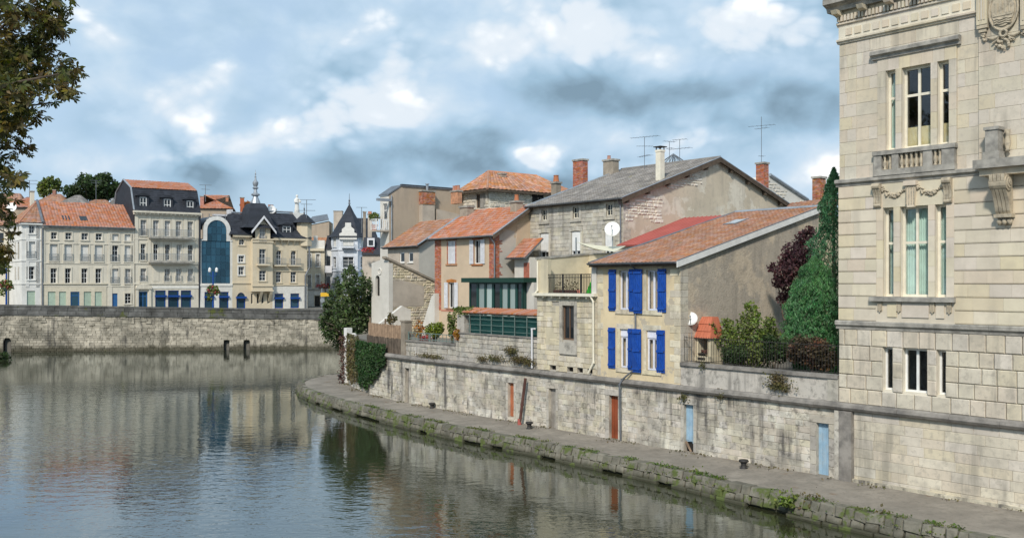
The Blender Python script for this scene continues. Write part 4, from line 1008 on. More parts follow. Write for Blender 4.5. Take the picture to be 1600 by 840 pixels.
# window stonework, frames, shutters
for q in wn:
    for (a, b) in ((q[0] - .16, q[0]), (q[1], q[1] + .16)): h2.part('window_jamb', MB().sbox(F2, a, b - .001, -.19, .012, q[2], q[3]), 'cream_stone')
    h2.part('lintel', MB().sbox(F2, q[0] - .20, q[1] + .20, -.19, .014, q[3], q[3] + .24), 'cream_stone')
    h2.part('window_sill', MB().sbox(F2, q[0] - .22, q[1] + .22, -.19, .05, q[2] - .20, q[2]), 'cream_stone')
    low = q in wl; top = q[3] - (.34 if low else 0.)
    if low: h2.part('roller_box', MB().sbox(F2, q[0], q[1], -.16, -.07, top, q[3]), 'lilac_white')
    wo = window(h2, F2, q[0], q[1], q[2], top, .11, 'lilac_white', 'glass_clear', 2, (), .075, sep=True, mid=.10)
    c_ = MB(); um = q[0] + (q[1] - q[0]) * .52; n = 14
    for i in range(n + 1): u = q[0] + (um - q[0]) * i / n; c_.v += [(u, .34 + .02 * math.sin(i * 1.6), q[2]), (u, .34 + .02 * math.sin(i * 1.6), top)]
    c_.f = [(2 * i, 2 * i + 2, 2 * i + 3, 2 * i + 1) for i in range(n)]
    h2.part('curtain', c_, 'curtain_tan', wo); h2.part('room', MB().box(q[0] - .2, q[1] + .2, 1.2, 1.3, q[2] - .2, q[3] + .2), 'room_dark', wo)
def shutter(u0, u1, z0, z1, d, mirror):
    s_ = h2.part('shutter', MB().sbox(F2, u0, u1, d, d + .022, z0, z1), 'blue_shutter'); n = 4; wd = (u1 - u0) / n
    for i in range(n): h2.part('plank', MB().sbox(F2, u0 + wd * i + .007, u0 + wd * (i + 1) - .007, d + .022, d + .036, z0, z1), 'blue_shutter', s_)
    h = z1 - z0; rails = [z0 + h * .08, z0 + h * .50, z0 + h * .92]
    for r_ in rails: h2.part('batten', MB().sbox(F2, u0 + .01, u1 - .01, d + .036, d + .075, r_ - .05, r_ + .05), 'blue_shutter', s_)
    for a, b in ((rails[0], rails[1]), (rails[1], rails[2])):
        l, r_ = (u0 + .03, u1 - .03) if mirror else (u1 - .03, u0 + .03); q = .05 if l < r_ else -.05
        h2.part('brace', MB().sprism(F2, [(l, b - .05), (l + q, b - .05), (r_, a + .05), (r_ - q, a + .05)], d + .036, d + .068), 'blue_shutter', s_)
    for r_ in rails: h2.part('hinge', MB().tube([F2.m(u1 - .02, d + .06, r_ - .03), F2.m(u1 - .02, d + .06, r_ + .03)], .022, 6), 'iron', s_)
for row, (q0, q1) in ((0, wu), (1, wl)):
    z0, z1 = q0[2] - .06, q0[3] + (.05 if row == 0 else .04); pxs = ((951, 962), (983.5, 990.8), (991.2, 1004.3), (1027.5, 1040.5)) if row == 0 else ((950.3, 961), (982, 988.8), (989.2, 1002.6), (1026, 1038.5))
    for i, (a, b) in enumerate(pxs): shutter(RB.x(a), RB.x(b), z0 - (.08 if i == 2 else 0), z1, .02 if i in (0, 3) else (.055 if i == 1 else .075), True)
# roof
ov = .32; sl = (hb_zr - hb_ze) / hb_d; e0 = hb_ze - ov * sl + .1; lx = hb_x0 - .22; rx = hb_x1 + .10
q_ = [(lx, -ov, e0), (rx, -ov, e0), (rx, hb_d + .2, e0 + sl * (hb_d + .2 + ov)), (lx, hb_d + .2, e0 + sl * (hb_d + .2 + ov))]
rf = slab(h2, 'roof', q_, .10, 'timber_dark')
tiles(h2, 'roof_tile', q_[0], q_[1], q_[3], q_[2], .235, .30, 'tile_brown', rf, .02, .04)
h2.part('verge_board', MB().prism([(rx + .003, -ov, e0 - .20), (rx + .003, hb_d + .2, q_[2][2] - .20), (rx + .003, hb_d + .2, q_[2][2] + .06), (rx + .003, -ov, e0 + .07)], (.05, 0, 0)), 'white_paint', rf)
h2.part('verge_flashing', MB().tube([(lx, -ov, e0 + .06), (lx, hb_d + .2, q_[3][2] + .06)], .06, 6), 'zinc_dark', rf)
h2.part('verge_flashing', MB().tube([(rx + .03, -ov, e0 + .08), (rx + .03, hb_d + .2, q_[2][2] + .08)], .03, 6), 'zinc_dark', rf)
h2.part('ridge_cap', MB().tube([(lx, hb_d + .2, q_[3][2] + .05), (rx, hb_d + .2, q_[3][2] + .05)], .11, 6), 'zinc', rf)
gutter(h2, lx, rx, -ov - .06, e0 + .05, 'zinc_dark', .09)
h2.part('soffit', MB().box(lx, rx, -ov, .04, e0 - .13, e0 - .10), 'timber_dark', rf)
sk = lambda px, py: RB.ax(px, py, 0)
ky = 7.9; kx0_ = RB.x(1140, ky)
for (a, b) in ((kx0_, kx0_ + .8),):
    zz = lambda y: e0 + sl * (y + ov)
    s_ = h2.part('skylight', MB().prism([(a, ky - .55, zz(ky - .55) + .10), (b, ky - .55, zz(ky - .55) + .10), (b, ky + .55, zz(ky + .55) + .10), (a, ky + .55, zz(ky + .55) + .10)], (0, 0, -.1)), 'zinc_dark', rf)
    h2.part('skylight_glass', MB().prism([(a + .08, ky - .47, zz(ky - .47) + .115), (b - .08, ky - .47, zz(ky - .47) + .115), (b - .08, ky + .42, zz(ky + .42) + .115), (a + .08, ky + .42, zz(ky + .42) + .115)], (0, 0, -.01)), 'glass_curtain', rf)
px_ = RB.x(993)
pipe('downpipe', 'zinc downpipe running between the blue shutters and down to the quay', [(px_, -ov - .05, e0), (px_, .0, e0 - .28), (px_, .0, RB.z(993, 575)), (RB.x(977), -.20, RB.z(977, 592)), (RB.x(975), -.30, 3.3), (RB.x(972), -.10, .72)], .045, 'zinc_dark')
# ================================================================== terrace house
ht_x0, ht_x1 = RB.x(838.5), hb_x0 - .02
ht_z = RB.z(885, 463)
h3 = T('terrace_house', 'low pale stone house with railed roof terrace beside the blue shutter house', 'house', RB, ht_x0, 0, 3.5)
tw_ = RB.rect(878, 896.5, 477, 531)
vents = [RB.rect(858, 868, 574, 580), RB.rect(885, 895, 577, 583), RB.rect(901, 910, 579, 584), RB.rect(917, 925, 580, 586)]
vents = [(a, b, 3.62, 3.83) for a, b, c, d in vents]
h3.part('wall', MB().wall(S('-y', .06), ht_x0, ht_x1, 3.5, ht_z, [tw_] + vents, .2), 'house_mortar')
stn = courses(ht_x0, ht_x1, 3.57, ht_z, .27, .3, .62, [(tw_[0] - .2, tw_[1] + .2, tw_[2] - .7, tw_[3] + .25)] + vents, .15)
mid_ = [q for q in stn if ht_x0 + .5 < q[0] < tw_[0] - .3 and 4.6 < q[2] < 6.9 and rnd.random() < .6]
lay(h3, None, S('-y', .05), [q for q in stn if q not in mid_], 'cream_stone', -.01, .035, .012, .012, .008, dj=.01)
h3.part('render_patch', MB().sbox(S('-y', .05), ht_x0 + .55, tw_[0] - .25, 0, .012, 4.7, 6.8), 'cream_render')
for (a, b) in ((tw_[0] - .2, tw_[0]), (tw_[1], tw_[1] + .2)): h3.part('window_jamb', MB().sbox(S('-y', .05), a, b, -.15, .045, tw_[2] - .1, tw_[3]), 'parapet_stone')
h3.part('lintel', MB().sbox(S('-y', .05), tw_[0] - .22, tw_[1] + .22, -.15, .048, tw_[3], tw_[3] + .24), 'parapet_stone'); h3.part('window_sill', MB().sbox(S('-y', .05), tw_[0] - .2, tw_[1] + .2, -.15, .06, tw_[2] - .7, tw_[2] - .1), 'parapet_stone')
window(h3, S('-y', .05), tw_[0], tw_[1], tw_[2], tw_[3], .08, 'brown_frame', 'glass_dark', 2, (), .08, sep=True)
for v_ in vents: h3.part('vent_recess', MB().box(v_[0], v_[1], .25, .27, v_[2], v_[3]), 'room_dark')
shell(h3, ht_x0, ht_x1, .06, 9.8, 3.5, ht_z, 'house_stone', back=False)
h3.part('terrace_floor', MB().box(ht_x0, ht_x1, .0, 3.4, ht_z - .02, ht_z + .02), 'pale_render')
lip = h3.part('terrace_ledge', MB().box(ht_x0 - .1, ht_x1 + .06, -.24, .1, ht_z + .021, ht_z + .16), 'cream_paint')
i = 0
x = ht_x0
while x < ht_x1: h3.part('ledge_bracket', MB().box(x, x + .07, -.16, .05, ht_z - .08, ht_z + .02), 'cream_paint'); x += .62
ps_z = RB.z(843, 405); sb = 3.4
sx = ht_x0 + .30
h3.part('terrace_pier', MB().box(ht_x0, sx + .55, .0, .22, ht_z + .02, ps_z), 'cream_render')
h3.part('terrace_side_wall', MB().sprism(S('+x', sx), [(.221, ht_z), (sb, ht_z), (sb, RB.ax(911, 398, sx)[1]), (.221, ps_z)], -.3, 0), 'cream_render')
h3.part('terrace_coping', MB().sprism(S('+x', sx + .05), [(-.04, ps_z + .005), (sb, RB.ax(911, 398, sx)[1] + .005), (sb, RB.ax(911, 398, sx)[1] + .10), (-.04, ps_z + .10)], -.42, 0), 'weathered_ledge')
bw_z = RB.z(925, 398, sb)
h3.part('terrace_back_wall', MB().box(sx, ht_x1, sb, sb + .25, ht_z, bw_z), 'cream_render'); h3.part('terrace_coping', MB().box(sx, ht_x1, sb - .05, sb + .3, bw_z, bw_z + .08), 'weathered_ledge')
h3.part('flat_roof', MB().box(ht_x0, ht_x1, sb + .3, 9.8, ht_z + .6, ht_z + .75), 'zinc_dark')
h3.part('terrace_end_wall', MB().box(ht_x1 - .32, ht_x1, -.02, .2, ht_z + .16, RB.z(928, 416)), 'pale_render')
ra0, ra1 = RB.x(855), RB.x(929) - .05
rz0, rz1 = RB.z(890, 458), RB.z(890, 428.5)
railing(h3, S('-y', 0.), ra0, ra1, rz0, rz1, -.03, 'iron', .105, .010, 'railing', (RB.x(878.5), RB.x(907.5)), rails=(0., .84, 1.), sep=True)
pipe('downpipe', 'cream downpipe at the corner of the terrace house', [(ht_x1 - .22, -.20, ht_z + .05), (ht_x1 - .10, -.12, ht_z - .22), (ht_x1 - .10, -.10, 4.2), (ht_x1 - .40, -.16, 3.66)], .05, 'cream_paint')
pipe('vent_pipe', 'cream upright pipe on the terrace pier', [(ht_x0 + .14, -.06, ps_z - .1), (ht_x0 + .14, -.06, ht_z + .30), (ht_x0 + .0, -.14, ht_z + .10)], .05, 'cream_paint')
t = T('planter', 'long brown trellis planter behind the terrace railing', 'planter', RB, RB.x(858), .35, ht_z + .02)
xa, xb = RB.x(859), RB.x(893); t.part('box', MB().box(xa, xb, .25, .5, ht_z + .02, ht_z + .32), 'rust_brown'); t.part('soil', MB().box(xa + .03, xb - .03, .28, .47, ht_z + .32, ht_z + .325), 'soil')
r_ = random.Random(4); t.part('leaves', leaf_mesh([(r_.uniform(xa, xb), .38 + r_.uniform(-.15, .15), ht_z + .35 + abs(r_.gauss(0, .22))) for _ in range(150)], .09, seed=4, up=.5), 'leaf_dry')
t = T('flower_pot', 'pinkish clay pot at the end of the terrace planter', 'flower pot', RB, RB.x(896), .35, ht_z + .02)
t.part('pot', MB().lathe([(.09, 0), (.13, .24), (.15, .25), (.15, .3), (.12, .3)], (RB.x(896.5), .38, ht_z + .02), 12), 'pot_pink'); t.part('soil', MB().lathe([(.12, .26), (.02, .27)], (RB.x(896.5), .38, ht_z + .02), 10), 'soil')
t = T('toy_slide', 'bright green plastic toy slide with orange feet on the terrace', 'toy slide', RB, RB.x(922), .8, ht_z + .02)
xa, xb = RB.x(915.5, .6), RB.x(930, .6)
t.part('chute', MB().prism([(xa, .5, ht_z + .02), (xb, .5, ht_z + .02), (xb, .5, ht_z + .95), (xb - .08, .5, ht_z + .95)], (0, .5, 0)), 'plastic_green')
for u in (xa - .12, xa + .22): t.part('foot', MB().lathe([(.15, 0), (.14, .12), (.05, .16)], (u, .6, ht_z + .02), 10), 'plastic_orange')
# shade sail and dish above the terrace
t = T('shade_sail', 'cream cloth shade sail stretched above the roof terrace', 'shade sail', RB, RB.x(900, 3.8), 3.8, ht_z + .5)
p0 = (RB.x(901, 3.8), 3.8, RB.z(901, 378, 3.8)); p1 = (RB.x(978, 7), 7.0, RB.z(978, 384, 7)); p2 = (RB.x(960, 2), 2.0, RB.z(960, 393, 2)); p3 = (RB.x(985, 4), 4.0, RB.z(985, 391, 4))
mb = MB(); n = 8
for i in range(n + 1):
    a = Vector(p0).lerp(Vector(p1), i / n); b = Vector(p0).lerp(Vector(p2), i / n)
    for j in range(n + 1): q = a.lerp(b, j / n); q.z -= .25 * math.sin(math.pi * i / n) * (.4 + .6 * math.sin(math.pi * j / n)); mb.v.append(tuple(q))
mb.f = [(i * (n + 1) + j, (i + 1) * (n + 1) + j, (i + 1) * (n + 1) + j + 1, i * (n + 1) + j + 1) for i in range(n) for j in range(n)]
t.part('cloth', mb, 'sail_cloth', smooth=True)
t.part('mast', MB().tube([(p0[0], p0[1], ht_z + .3), (p0[0] - .05, p0[1], p0[2] + .25)], .045, 6), 'grey_iron')
dx_, dz_ = RB.at(957, 359, 5.0); dish(RB, dx_, 5.0, dz_, .42, R(38), 'large white satellite dish above the cream shade sail', ht_z + .7)
# ================================================================== grey stone house with the big gable
O4 = 10.0; g_x0, g_x1 = RB.x(828, O4), RB.x(973, O4); g_ze = RB.z(972, 311, O4); g_y1 = RB.ax(1243, 320, g_x1)[0]; g_ym = (O4 + g_y1) / 2; g_zr = g_ze + 3.05
h4 = T('grey_stone_house', 'tall grey stone house with corrugated roof and patched plaster gable', 'house', RB, g_x0, O4, 4.1)
F4 = S('-y', O4); G4 = S('+x', g_x1)
att = [RB.rect(846, 854.5, 327, 344, O4), RB.rect(895, 904.5, 323, 341, O4), RB.rect(947, 957, 319.5, 337, O4)]
mn = [RB.rect(844, 857.5, 364, 404, O4), RB.rect(892.5, 907, 362, 402, O4), RB.rect(944.5, 957.5, 360, 400, O4)]
for ws in (att, mn): z0 = sum(q[2] for q in ws) / 3; z1 = sum(q[3] for q in ws) / 3; ws[:] = [(q[0], q[1], z0, z1) for q in ws]
h4.part('wall', MB().wall(S('-y', O4 + .04), g_x0, g_x1, 4.1, g_ze, att + mn, .2), 'house_mortar')
ex = [(q[0] - .2, q[1] + .2, q[2] - .12, q[3] + .2) for q in att] + [(q[0] - .2, q[1] + .2, q[2] - .1, q[3] + .38) for q in mn]
stn = courses(g_x0, g_x1, 7.6, g_ze, .255, .34, .72, ex, .12)
lay(h4, None, S('-y', O4 + .04), stn, 'house_stone', -.01, .035, .014, .010, .006, limit=300, key=lambda q: q[2] < 9 and rnd.random(), dj=.008)
for q in att + mn:
    big = q in mn
    for (a, b) in ((q[0] - .2, q[0]), (q[1], q[1] + .2)): h4.part('window_jamb', MB().sbox(F4, a, b, -.15, .02, q[2] - .12, q[3]), 'house_stone')
    if big:
        um = (q[0] + q[1]) / 2; hw = (q[1] - q[0]) / 2 + .2; n = 7
        for i in range(n):
            a0 = -hw + 2 * hw * i / n; a1 = -hw + 2 * hw * (i + 1) / n; f_ = lambda a: .12 * (1 - (a / hw) ** 2)
            h4.part('arch_stone', MB().sprism(F4, [(um + a0 + .004, q[3] - .0 + f_(a0) * .6), (um + a1 - .004, q[3] + f_(a1) * .6), (um + a1 - .004, q[3] + .24 + f_(a1)), (um + a0 + .004, q[3] + .24 + f_(a0))], -.15, .03), 'house_stone')
        so = window(h4, F4, q[0], q[1], q[2], q[3], .10, 'white_paint', 'glass_dark', 2, (), .07)
        h4.part('roller_shutter', MB().sbox(F4, q[0] + .02, q[1] - .02, -.085, -.06, q[2] + (q[3] - q[2]) * .26, q[3]), 'white_paint')
    else:
        h4.part('lintel', MB().sbox(F4, q[0] - .2, q[1] + .2, -.15, .025, q[3], q[3] + .18), 'house_stone'); window(h4, F4, q[0], q[1], q[2], q[3], .10, 'cream_paint', 'glass_dark', 2, (.5,), .05)
    h4.part('window_sill', MB().sbox(F4, q[0] - .22, q[1] + .22, -.15, .07, q[2] - .24 if not big else q[2] - .14, q[2] - .121 if not big else q[2] - .002), 'house_stone')
h4.part('side_wall', MB().sprism(G4, [(O4 + .045, 4.1), (g_y1, 4.1), (g_y1, g_ze), (g_ym, g_zr), (O4 + .045, g_ze)], -.3, 0), 'patchy_plaster')
shell(h4, g_x0, g_x1 - .3, O4 + .05, g_y1, 4.1, g_ze, 'house_stone')
h4.part('gable_wall', MB().poly([(g_x0, g_y1, g_ze), (g_x0, O4 + .05, g_ze), (g_x0, g_ym, g_zr)]), 'house_stone')
def in_gable(u, z):
    top = g_ze + (g_zr - g_ze) * (1 - abs(u - g_ym) / (g_y1 - O4) * 2)
    if z > top - .25 or z < 9.5: return False
    n_ = noise.noise(Vector((u * .30 + 3.1, z * .55, 1.7)))
    lower = (z < top - 1.0 and u > g_ym - 1 and z < 13.6)
    edge = abs(z - (top - .9)) < .55 and u < g_ym - 1.5
    return n_ > (.02 if lower else (.05 if edge else .33))
rubble(h4, None, G4, in_gable, O4 + .2, g_y1 - .2, 9.5, g_zr, .32, 'rubble_white', -.01, .035)
for i in range(16):
    z0 = 8.6 + i * .29
    if z0 < g_ze - .3: L = rnd.choice((.4, .65)); v, f = block_geo(G4, O4 + .05, O4 + .05 + L, z0 + .006, z0 + .284, -.02, .014, .008, .003); h4.part('quoin', MB().add(v, f), 'house_stone')
# roof: grey interlocking tiles with timber verge
ov = .35; sl = (g_zr - g_ze) / (g_ym - O4); lx, rx = g_x0 - .1, g_x1 + .28; e0 = g_ze - ov * sl + .12; zr = e0 + sl * (g_ym - O4 + ov)
for sg in (0, 1):
    ya, yb = (O4 - ov, g_ym) if not sg else (g_y1 + ov, g_ym); q_ = [(lx, ya, e0), (rx, ya, e0), (rx, yb, zr), (lx, yb, zr)]
    rf = slab(h4, 'roof', q_, .12, 'timber_dark')
    if not sg: tiles(h4, 'roof_tile', q_[0], q_[1], q_[3], q_[2], .22, .42, 'tile_grey', rf, .02, .05)
    else: tiles(h4, 'roof_tile', q_[1], q_[0], q_[2], q_[3], .4, .6, 'tile_grey', rf, .02, .05)
    h4.part('verge_board', MB().prism([(rx + .004, ya, e0 - .26), (rx + .004, yb, zr - .26), (rx + .004, yb, zr + .03), (rx + .004, ya, e0 + .03)], (.05, 0, 0)), 'timber_dark', rf)
    h4.part('verge_flashing', MB().tube([(rx + .02, ya, e0 + .07), (rx + .02, yb, zr + .07)], .035, 6), 'zinc', rf)
    for k in range(5): y = ya + (yb - ya) * (k + .3) / 5; z = e0 + (zr - e0) * (k + .3) / 5; h4.part('purlin_end', MB().box(g_x1, rx, y - .09, y + .09, z - .42, z - .15), 'timber_dark', rf)
    if not sg: h4.part('verge_flashing', MB().tube([(lx, ya, e0 + .06), (lx, yb, zr + .06)], .07, 6), 'zinc', rf)
h4.part('ridge_tile', MB().tube([(lx, g_ym, zr + .04), (rx, g_ym, zr + .04)], .12, 6), 'tile_grey', rf)
gutter(h4, lx, rx, O4 - ov - .06, e0 + .05, 'zinc_dark', .10)
h4.part('downpipe', MB().tube([(g_x1 - .12, O4 - ov, e0), (g_x1 - .12, O4 - .07, e0 - .35), (g_x1 - .12, O4 - .07, 8.)], .05, 8), 'zinc_dark')
rz = lambda y: e0 + sl * (y - O4 + ov)
# chimneys on and round it
def chim(px0, px1, py1, py0, o, dep, m, label, **kw):
    x0, x1 = RB.x(px0, o), RB.x(px1, o); f = .62; x1 = x0 + (x1 - x0) * f; z1 = RB.z((px0 + px1) / 2, py1, o); z0 = RB.z((px0 + px1) / 2, py0, o)
    return chimney(RB, x0, x1, o, o + dep, z0 - .9, z1, m, label, **kw)
chim(895, 920, 248, 292, 18.2, .55, 'brick', 'tall orange brick chimney at the far end of the corrugated roof')
chim(942, 967, 248, 277, 17.6, .65, 'old_stone_dark', 'stubby brown chimney with orange pot on the corrugated roof', pots=((.3, .14, .30, 'tile_new'),), bricks=False)
cx_, cy_ = RB.x(1024, 13.5), 13.5
t = chimney(RB, cx_, cx_ + .42, cy_, cy_ + .42, rz(cy_) - .3, RB.z(1028, 234, 13.5), 'cream_paint', 'slender cream flue with a dark cowl on the corrugated roof', bricks=False, capo=.02, cap='cream_paint')
zt = RB.z(1028, 234, 13.5); cw = MB()
for a in (.04, .38):
    for b in (.04, .38): cw.box(cx_ + a - .025, cx_ + a + .025, cy_ + b - .025, cy_ + b + .025, zt + .001, zt + .17)
t.part('cowl', cw.box(cx_ - .1, cx_ + .52, cy_ - .1, cy_ + .52, zt + .17, zt + .22), 'iron')
ax_ = RB.x(1007, 18); antenna(RB, ax_, 18, rz(18), RB.z(1007, 214, 18), 'tall television aerial with three booms beside the cream flue', ((1., 2.1, .3, 9), (.72, 1.1, .9, 6), (.42, 1.3, -.2, 6)))
ax_ = RB.x(1046, 20); antenna(RB, ax_, 20, 15.5, RB.z(1046, 221, 20), 'aerial with a fan-shaped head right of the cream flue', ((1., .9, 1.2, 5), (.8, .5, .2, 4)))
ax_ = RB.x(1062, 20.5); antenna(RB, ax_, 20.5, 15.5, RB.z(1062, 218, 20.5), 'aerial with a square grid head nearest the ridge end', ((1., 1.0, .4, 5), (.75, 1.7, .2, 7)))
t = T('glass_lantern', 'pyramid shaped glass roof lantern behind the corrugated ridge', 'roof lantern', RB, RB.x(1035, 21), 21, 14.6)
lx0, lx1 = RB.x(1012, 21), RB.x(1056, 21) ; lz0, lz1 = RB.z(1035, 266, 21), RB.z(1035, 238, 21); lm = (lx0 + lx1) / 2; ly = 22.3
cs = [(lx0, 21, lz0), (lx1, 21, lz0), (lx1, 23.6, lz0), (lx0, 23.6, lz0)]; apx = (lm, ly, lz1); fr_ = MB()
for i in range(4):
    fr_.tube([cs[i], apx], .04, 4); fr_.tube([cs[i], cs[(i + 1) % 4]], .04, 4)
    for q in (.33, .66): fr_.tube([Vector(cs[i]).lerp(Vector(cs[(i + 1) % 4]), q), apx], .025, 4)
    t.part('glass_side', MB().poly([cs[i], cs[(i + 1) % 4], apx]), 'glass_clear')
t.part('lantern_frame', fr_, 'zinc_dark'); t.part('lantern_base', MB().box(lx0, lx1, 21, 23.6, lz0 - 1.6, lz0 - .05), 'zinc_dark')
# red sheet roof between the two houses
h9 = T('red_roof_shed', 'small building with a smooth red sheet roof tucked behind the brown tiles', 'shed', RB, -5, 9.2, 4.1)
ra = RB.ax(963, 383, g_x1 + .05); rb = RB.ax(1062, 340, g_x1 + .05)
q_ = [(g_x1 + .03, ra[0], ra[1]), (hb_x0 - .3, ra[0], ra[1]), (hb_x0 - .3, rb[0] + .4, rb[1]), (g_x1 + .03, rb[0] + .4, rb[1])]
rf = slab(h9, 'roof', q_, .1, 'red_sheet')
sv = Vector(q_[3]) - Vector(q_[0]); n = 22
for i in range(n): x = q_[0][0] + (q_[1][0] - q_[0][0]) * (i + .5) / n; h9.part('sheet_rib', MB().prism([(x - .03, q_[0][1], q_[0][2]), (x + .03, q_[0][1], q_[0][2]), (x, q_[0][1], q_[0][2] + .05)], sv), 'red_sheet', rf)
h9.part('wall', MB().box(g_x1 + .02, hb_x0 - .35, ra[0] + .2, rb[0], 4.1, ra[1] - .1), 'cream_render')
# ================================================================== low house roofs and chimneys at the back
antx = RB.x(1184, 26); 
chim(1181, 1201, 253, 296, 26, .6, 'brick', 'orange brick chimney below the tallest aerial behind the gable')
antenna(RB, antx + .1, 26.3, RB.z(1184, 252, 26), RB.z(1184, 182, 26), 'tallest thin aerial mast rising from the brick chimney', ((.80, 1.9, .35, 7), (.74, 1.0, .1, 4), (.12, .4, 1., 3)))
chim(1269, 1289, 275, 322, 24, .7, 'brick_old', 'weathered brick chimney beside the dark conifer')
h10 = T('rubble_gable_house', 'pale rubble gable with zinc edge behind the grey stone house', 'house', RB, RB.x(1230, 30), 30, 4.1)
ga, gb = RB.at(1192, 283, 30), RB.at(1262, 322, 30); gx1 = RB.x(1200, 30)
y0 = 30; xs_ = RB.x(1200, y0); yA, zA = RB.ax(1202, 275, xs_); yB, zB = RB.ax(1258, 312, xs_)
h10.part('wall', MB().sprism(S('+x', xs_), [(yA - 1, 4.1), (yB, 4.1), (yB, zB), (yA, zA), (yA - 1, zA - .7)], -3, 0), 'pale_render')
h10.part('verge', MB().tube([(xs_ + .05, yA, zA + .1), (xs_ + .05, yB + .3, zB + .0)], .14, 6), 'zinc')
rubble(h10, None, S('+x', xs_), lambda u, z: z < zA - (u - yA) * (zA - zB) / (yB - yA) - .3 and noise.noise(Vector((u, z, 0))) > -.2, yA - 1, yB, zB - 3, zA, .4, 'rubble', -.01, .03)
tc_ = T('tiled_roof_house', 'orange tiled roof behind the brown roof near the conifer', 'roof', RB, RB.x(1250, 16), 16, 8)
qa = [(RB.x(1215, 15), 15, RB.z(1215, 338, 15)), (RB.x(1300, 15), 15, RB.z(1300, 338, 15)), (RB.x(1310, 19), 19, RB.z(1310, 309, 19)), (RB.x(1235, 19), 19, RB.z(1235, 318, 19))]
slab(tc_, 'roof_slab', qa, .15, 'timber_dark'); tiles(tc_, 'roof_tile', qa[0], qa[1], qa[3], qa[2], .3, .36, 'tile_brown'); tc_.part('wall', MB().box(qa[0][0], qa[1][0], 15.2, 18.8, 4.1, qa[0][2] - .2), 'cream_render')
# ================================================================== pink house with brick quoins
O5 = 7.0; p_x0, p_x1 = RB.x(679.5, O5), RB.x(773, O5); p_ze = RB.z(720, 368, O5) - .05
yv, zv = RB.ax(826, 327, p_x1); sl = (zv - p_ze) / (yv - O5); p_ym = yv + .35; p_zr = p_ze + sl * (p_ym - O5)
h5 = T('brick_quoin_house', 'beige rendered house with red brick corners and orange tiled roof', 'house', RB, p_x0, O5, 4.1)
F5 = S('-y', O5); G5 = S('+x', p_x1)
u5 = [RB.rect(700, 711.5, 376, 412, O5), RB.rect(740.5, 751.5, 374.5, 412, O5)]; l5 = [RB.rect(700.5, 710.5, 441, 481, O5)]
h5.part('wall', MB().wall(F5, p_x0, p_x1, 4.1, p_ze, u5 + l5, .18), 'pink_render')
h5.part('side_wall', MB().sprism(G5, [(O5, 4.1), (p_ym, 4.1), (p_ym, p_zr), (O5 + .0, p_ze)], -.2, 0), 'grey_render')
h5.part('party_wall', MB().sprism(S('-x', p_x0), [(-p_ym, 4.1), (-O5 - .01, 4.1), (-O5 - .01, p_ze), (-p_ym, p_zr)], -.2, 0), 'tan_render')
h5.part('plaster_patch', MB().sprism(G5, [(yv - 1.25, RB.ax(800, 420, p_x1)[1]), (yv + .4, RB.ax(800, 420, p_x1)[1]), (yv + .4, p_zr - .9), (yv - 1.0, zv - 1.05)], 0, .02), 'pink_render')
bh = .085
def brick_quoin(sf, a, b, z0, z1, tooth=None, m_='brick'):
    n = int((z1 - z0) / bh); row = []
    for i in range(n):
        u = a - (.11 if i % 2 else 0); e = b + (rnd.choice((0, .12, .12, .25)) if tooth and (i // 3) % 2 else 0)
        while u < e - .02: row.append((max(a, u), min(e, u + .22), z0 + i * bh, z0 + (i + 1) * bh)); u += .22
    return row
bm = []
mb = MB()
for (sf, a, b, z0, z1, tt) in ((F5, p_x0, RB.x(689.5, O5), RB.z(684, 484, O5), p_ze - .05, None), (F5, RB.x(764.5, O5), p_x1, RB.z(768, 436, O5), p_ze - .05, None), (G5, O5 + .02, O5 + .38, RB.z(768, 436, O5), p_ze - .0, 1)):
    for q in brick_quoin(sf, a, b, z0, z1, tt): v, f = block_geo(sf, q[0] + .006, q[1] - .006, q[2] + .006, q[3] - .006, -.01, .022 + rnd.uniform(-.004, .004), .005); mb.add(v, f)
h5.part('quoin_brick', mb, 'brick', kind='stuff')
h5.part('brick_band', MB().sbox(F5, RB.x(689.6, O5), RB.x(718, O5), -.01, .025, l5[0][2] - .24, l5[0][2] - .12), 'brick')
def louver(u0, u1, z0, z1, d, m_='grey_white'):
    s_ = h5.part('shutter', MB().sbox(F5, u0, u0 + .05, d, d + .04, z0, z1).sbox(F5, u1 - .05, u1, d, d + .04, z0, z1).sbox(F5, u0 + .05, u1 - .05, d, d + .04, z0, z0 + .07).sbox(F5, u0 + .05, u1 - .05, d, d + .04, z1 - .07, z1).sbox(F5, u0 + .05, u1 - .05, d, d + .015, z0 + .07, z1 - .07), m_)
    n = 16; lm_ = MB()
    for i in range(n): z = z0 + .09 + (z1 - z0 - .18) * i / n; lm_.sprism(F5, [(u0 + .05, z), (u1 - .05, z), (u1 - .05, z + .03), (u0 + .05, z + .03)], d + .015, d + .034)
    h5.part('louvre_slat', lm_, m_, s_, kind='stuff')
for q in u5 + l5:
    for (a, b) in ((q[0] - .12, q[0]), (q[1], q[1] + .12)):
        mb = MB()
        for i in range(int((q[3] - q[2]) / bh)): v, f = block_geo(F5, a + .004, b - .004, q[2] + i * bh + .005, q[2] + (i + 1) * bh - .005, -.15, .02, .005); mb.add(v, f)
        h5.part('jamb_brick', mb, 'brick', kind='stuff')
    h5.part('window_sill', MB().sbox(F5, q[0] - .22, q[1] + .22, -.1, .06, q[2] - .12, q[2] - .002), 'brick_old')
    h5.part('brick_head', MB().sprism(F5, [(q[0] - .18, q[3]), (q[1] + .18, q[3]), (q[1] + .2, q[3] + .16), ((q[0] + q[1]) / 2, q[3] + .24), (q[0] - .2, q[3] + .16)], -.1, .025), 'brick_old')
    window(h5, F5, q[0], q[1], q[2], q[3], .12, 'white_paint', 'glass_dark', 2, (), .06)
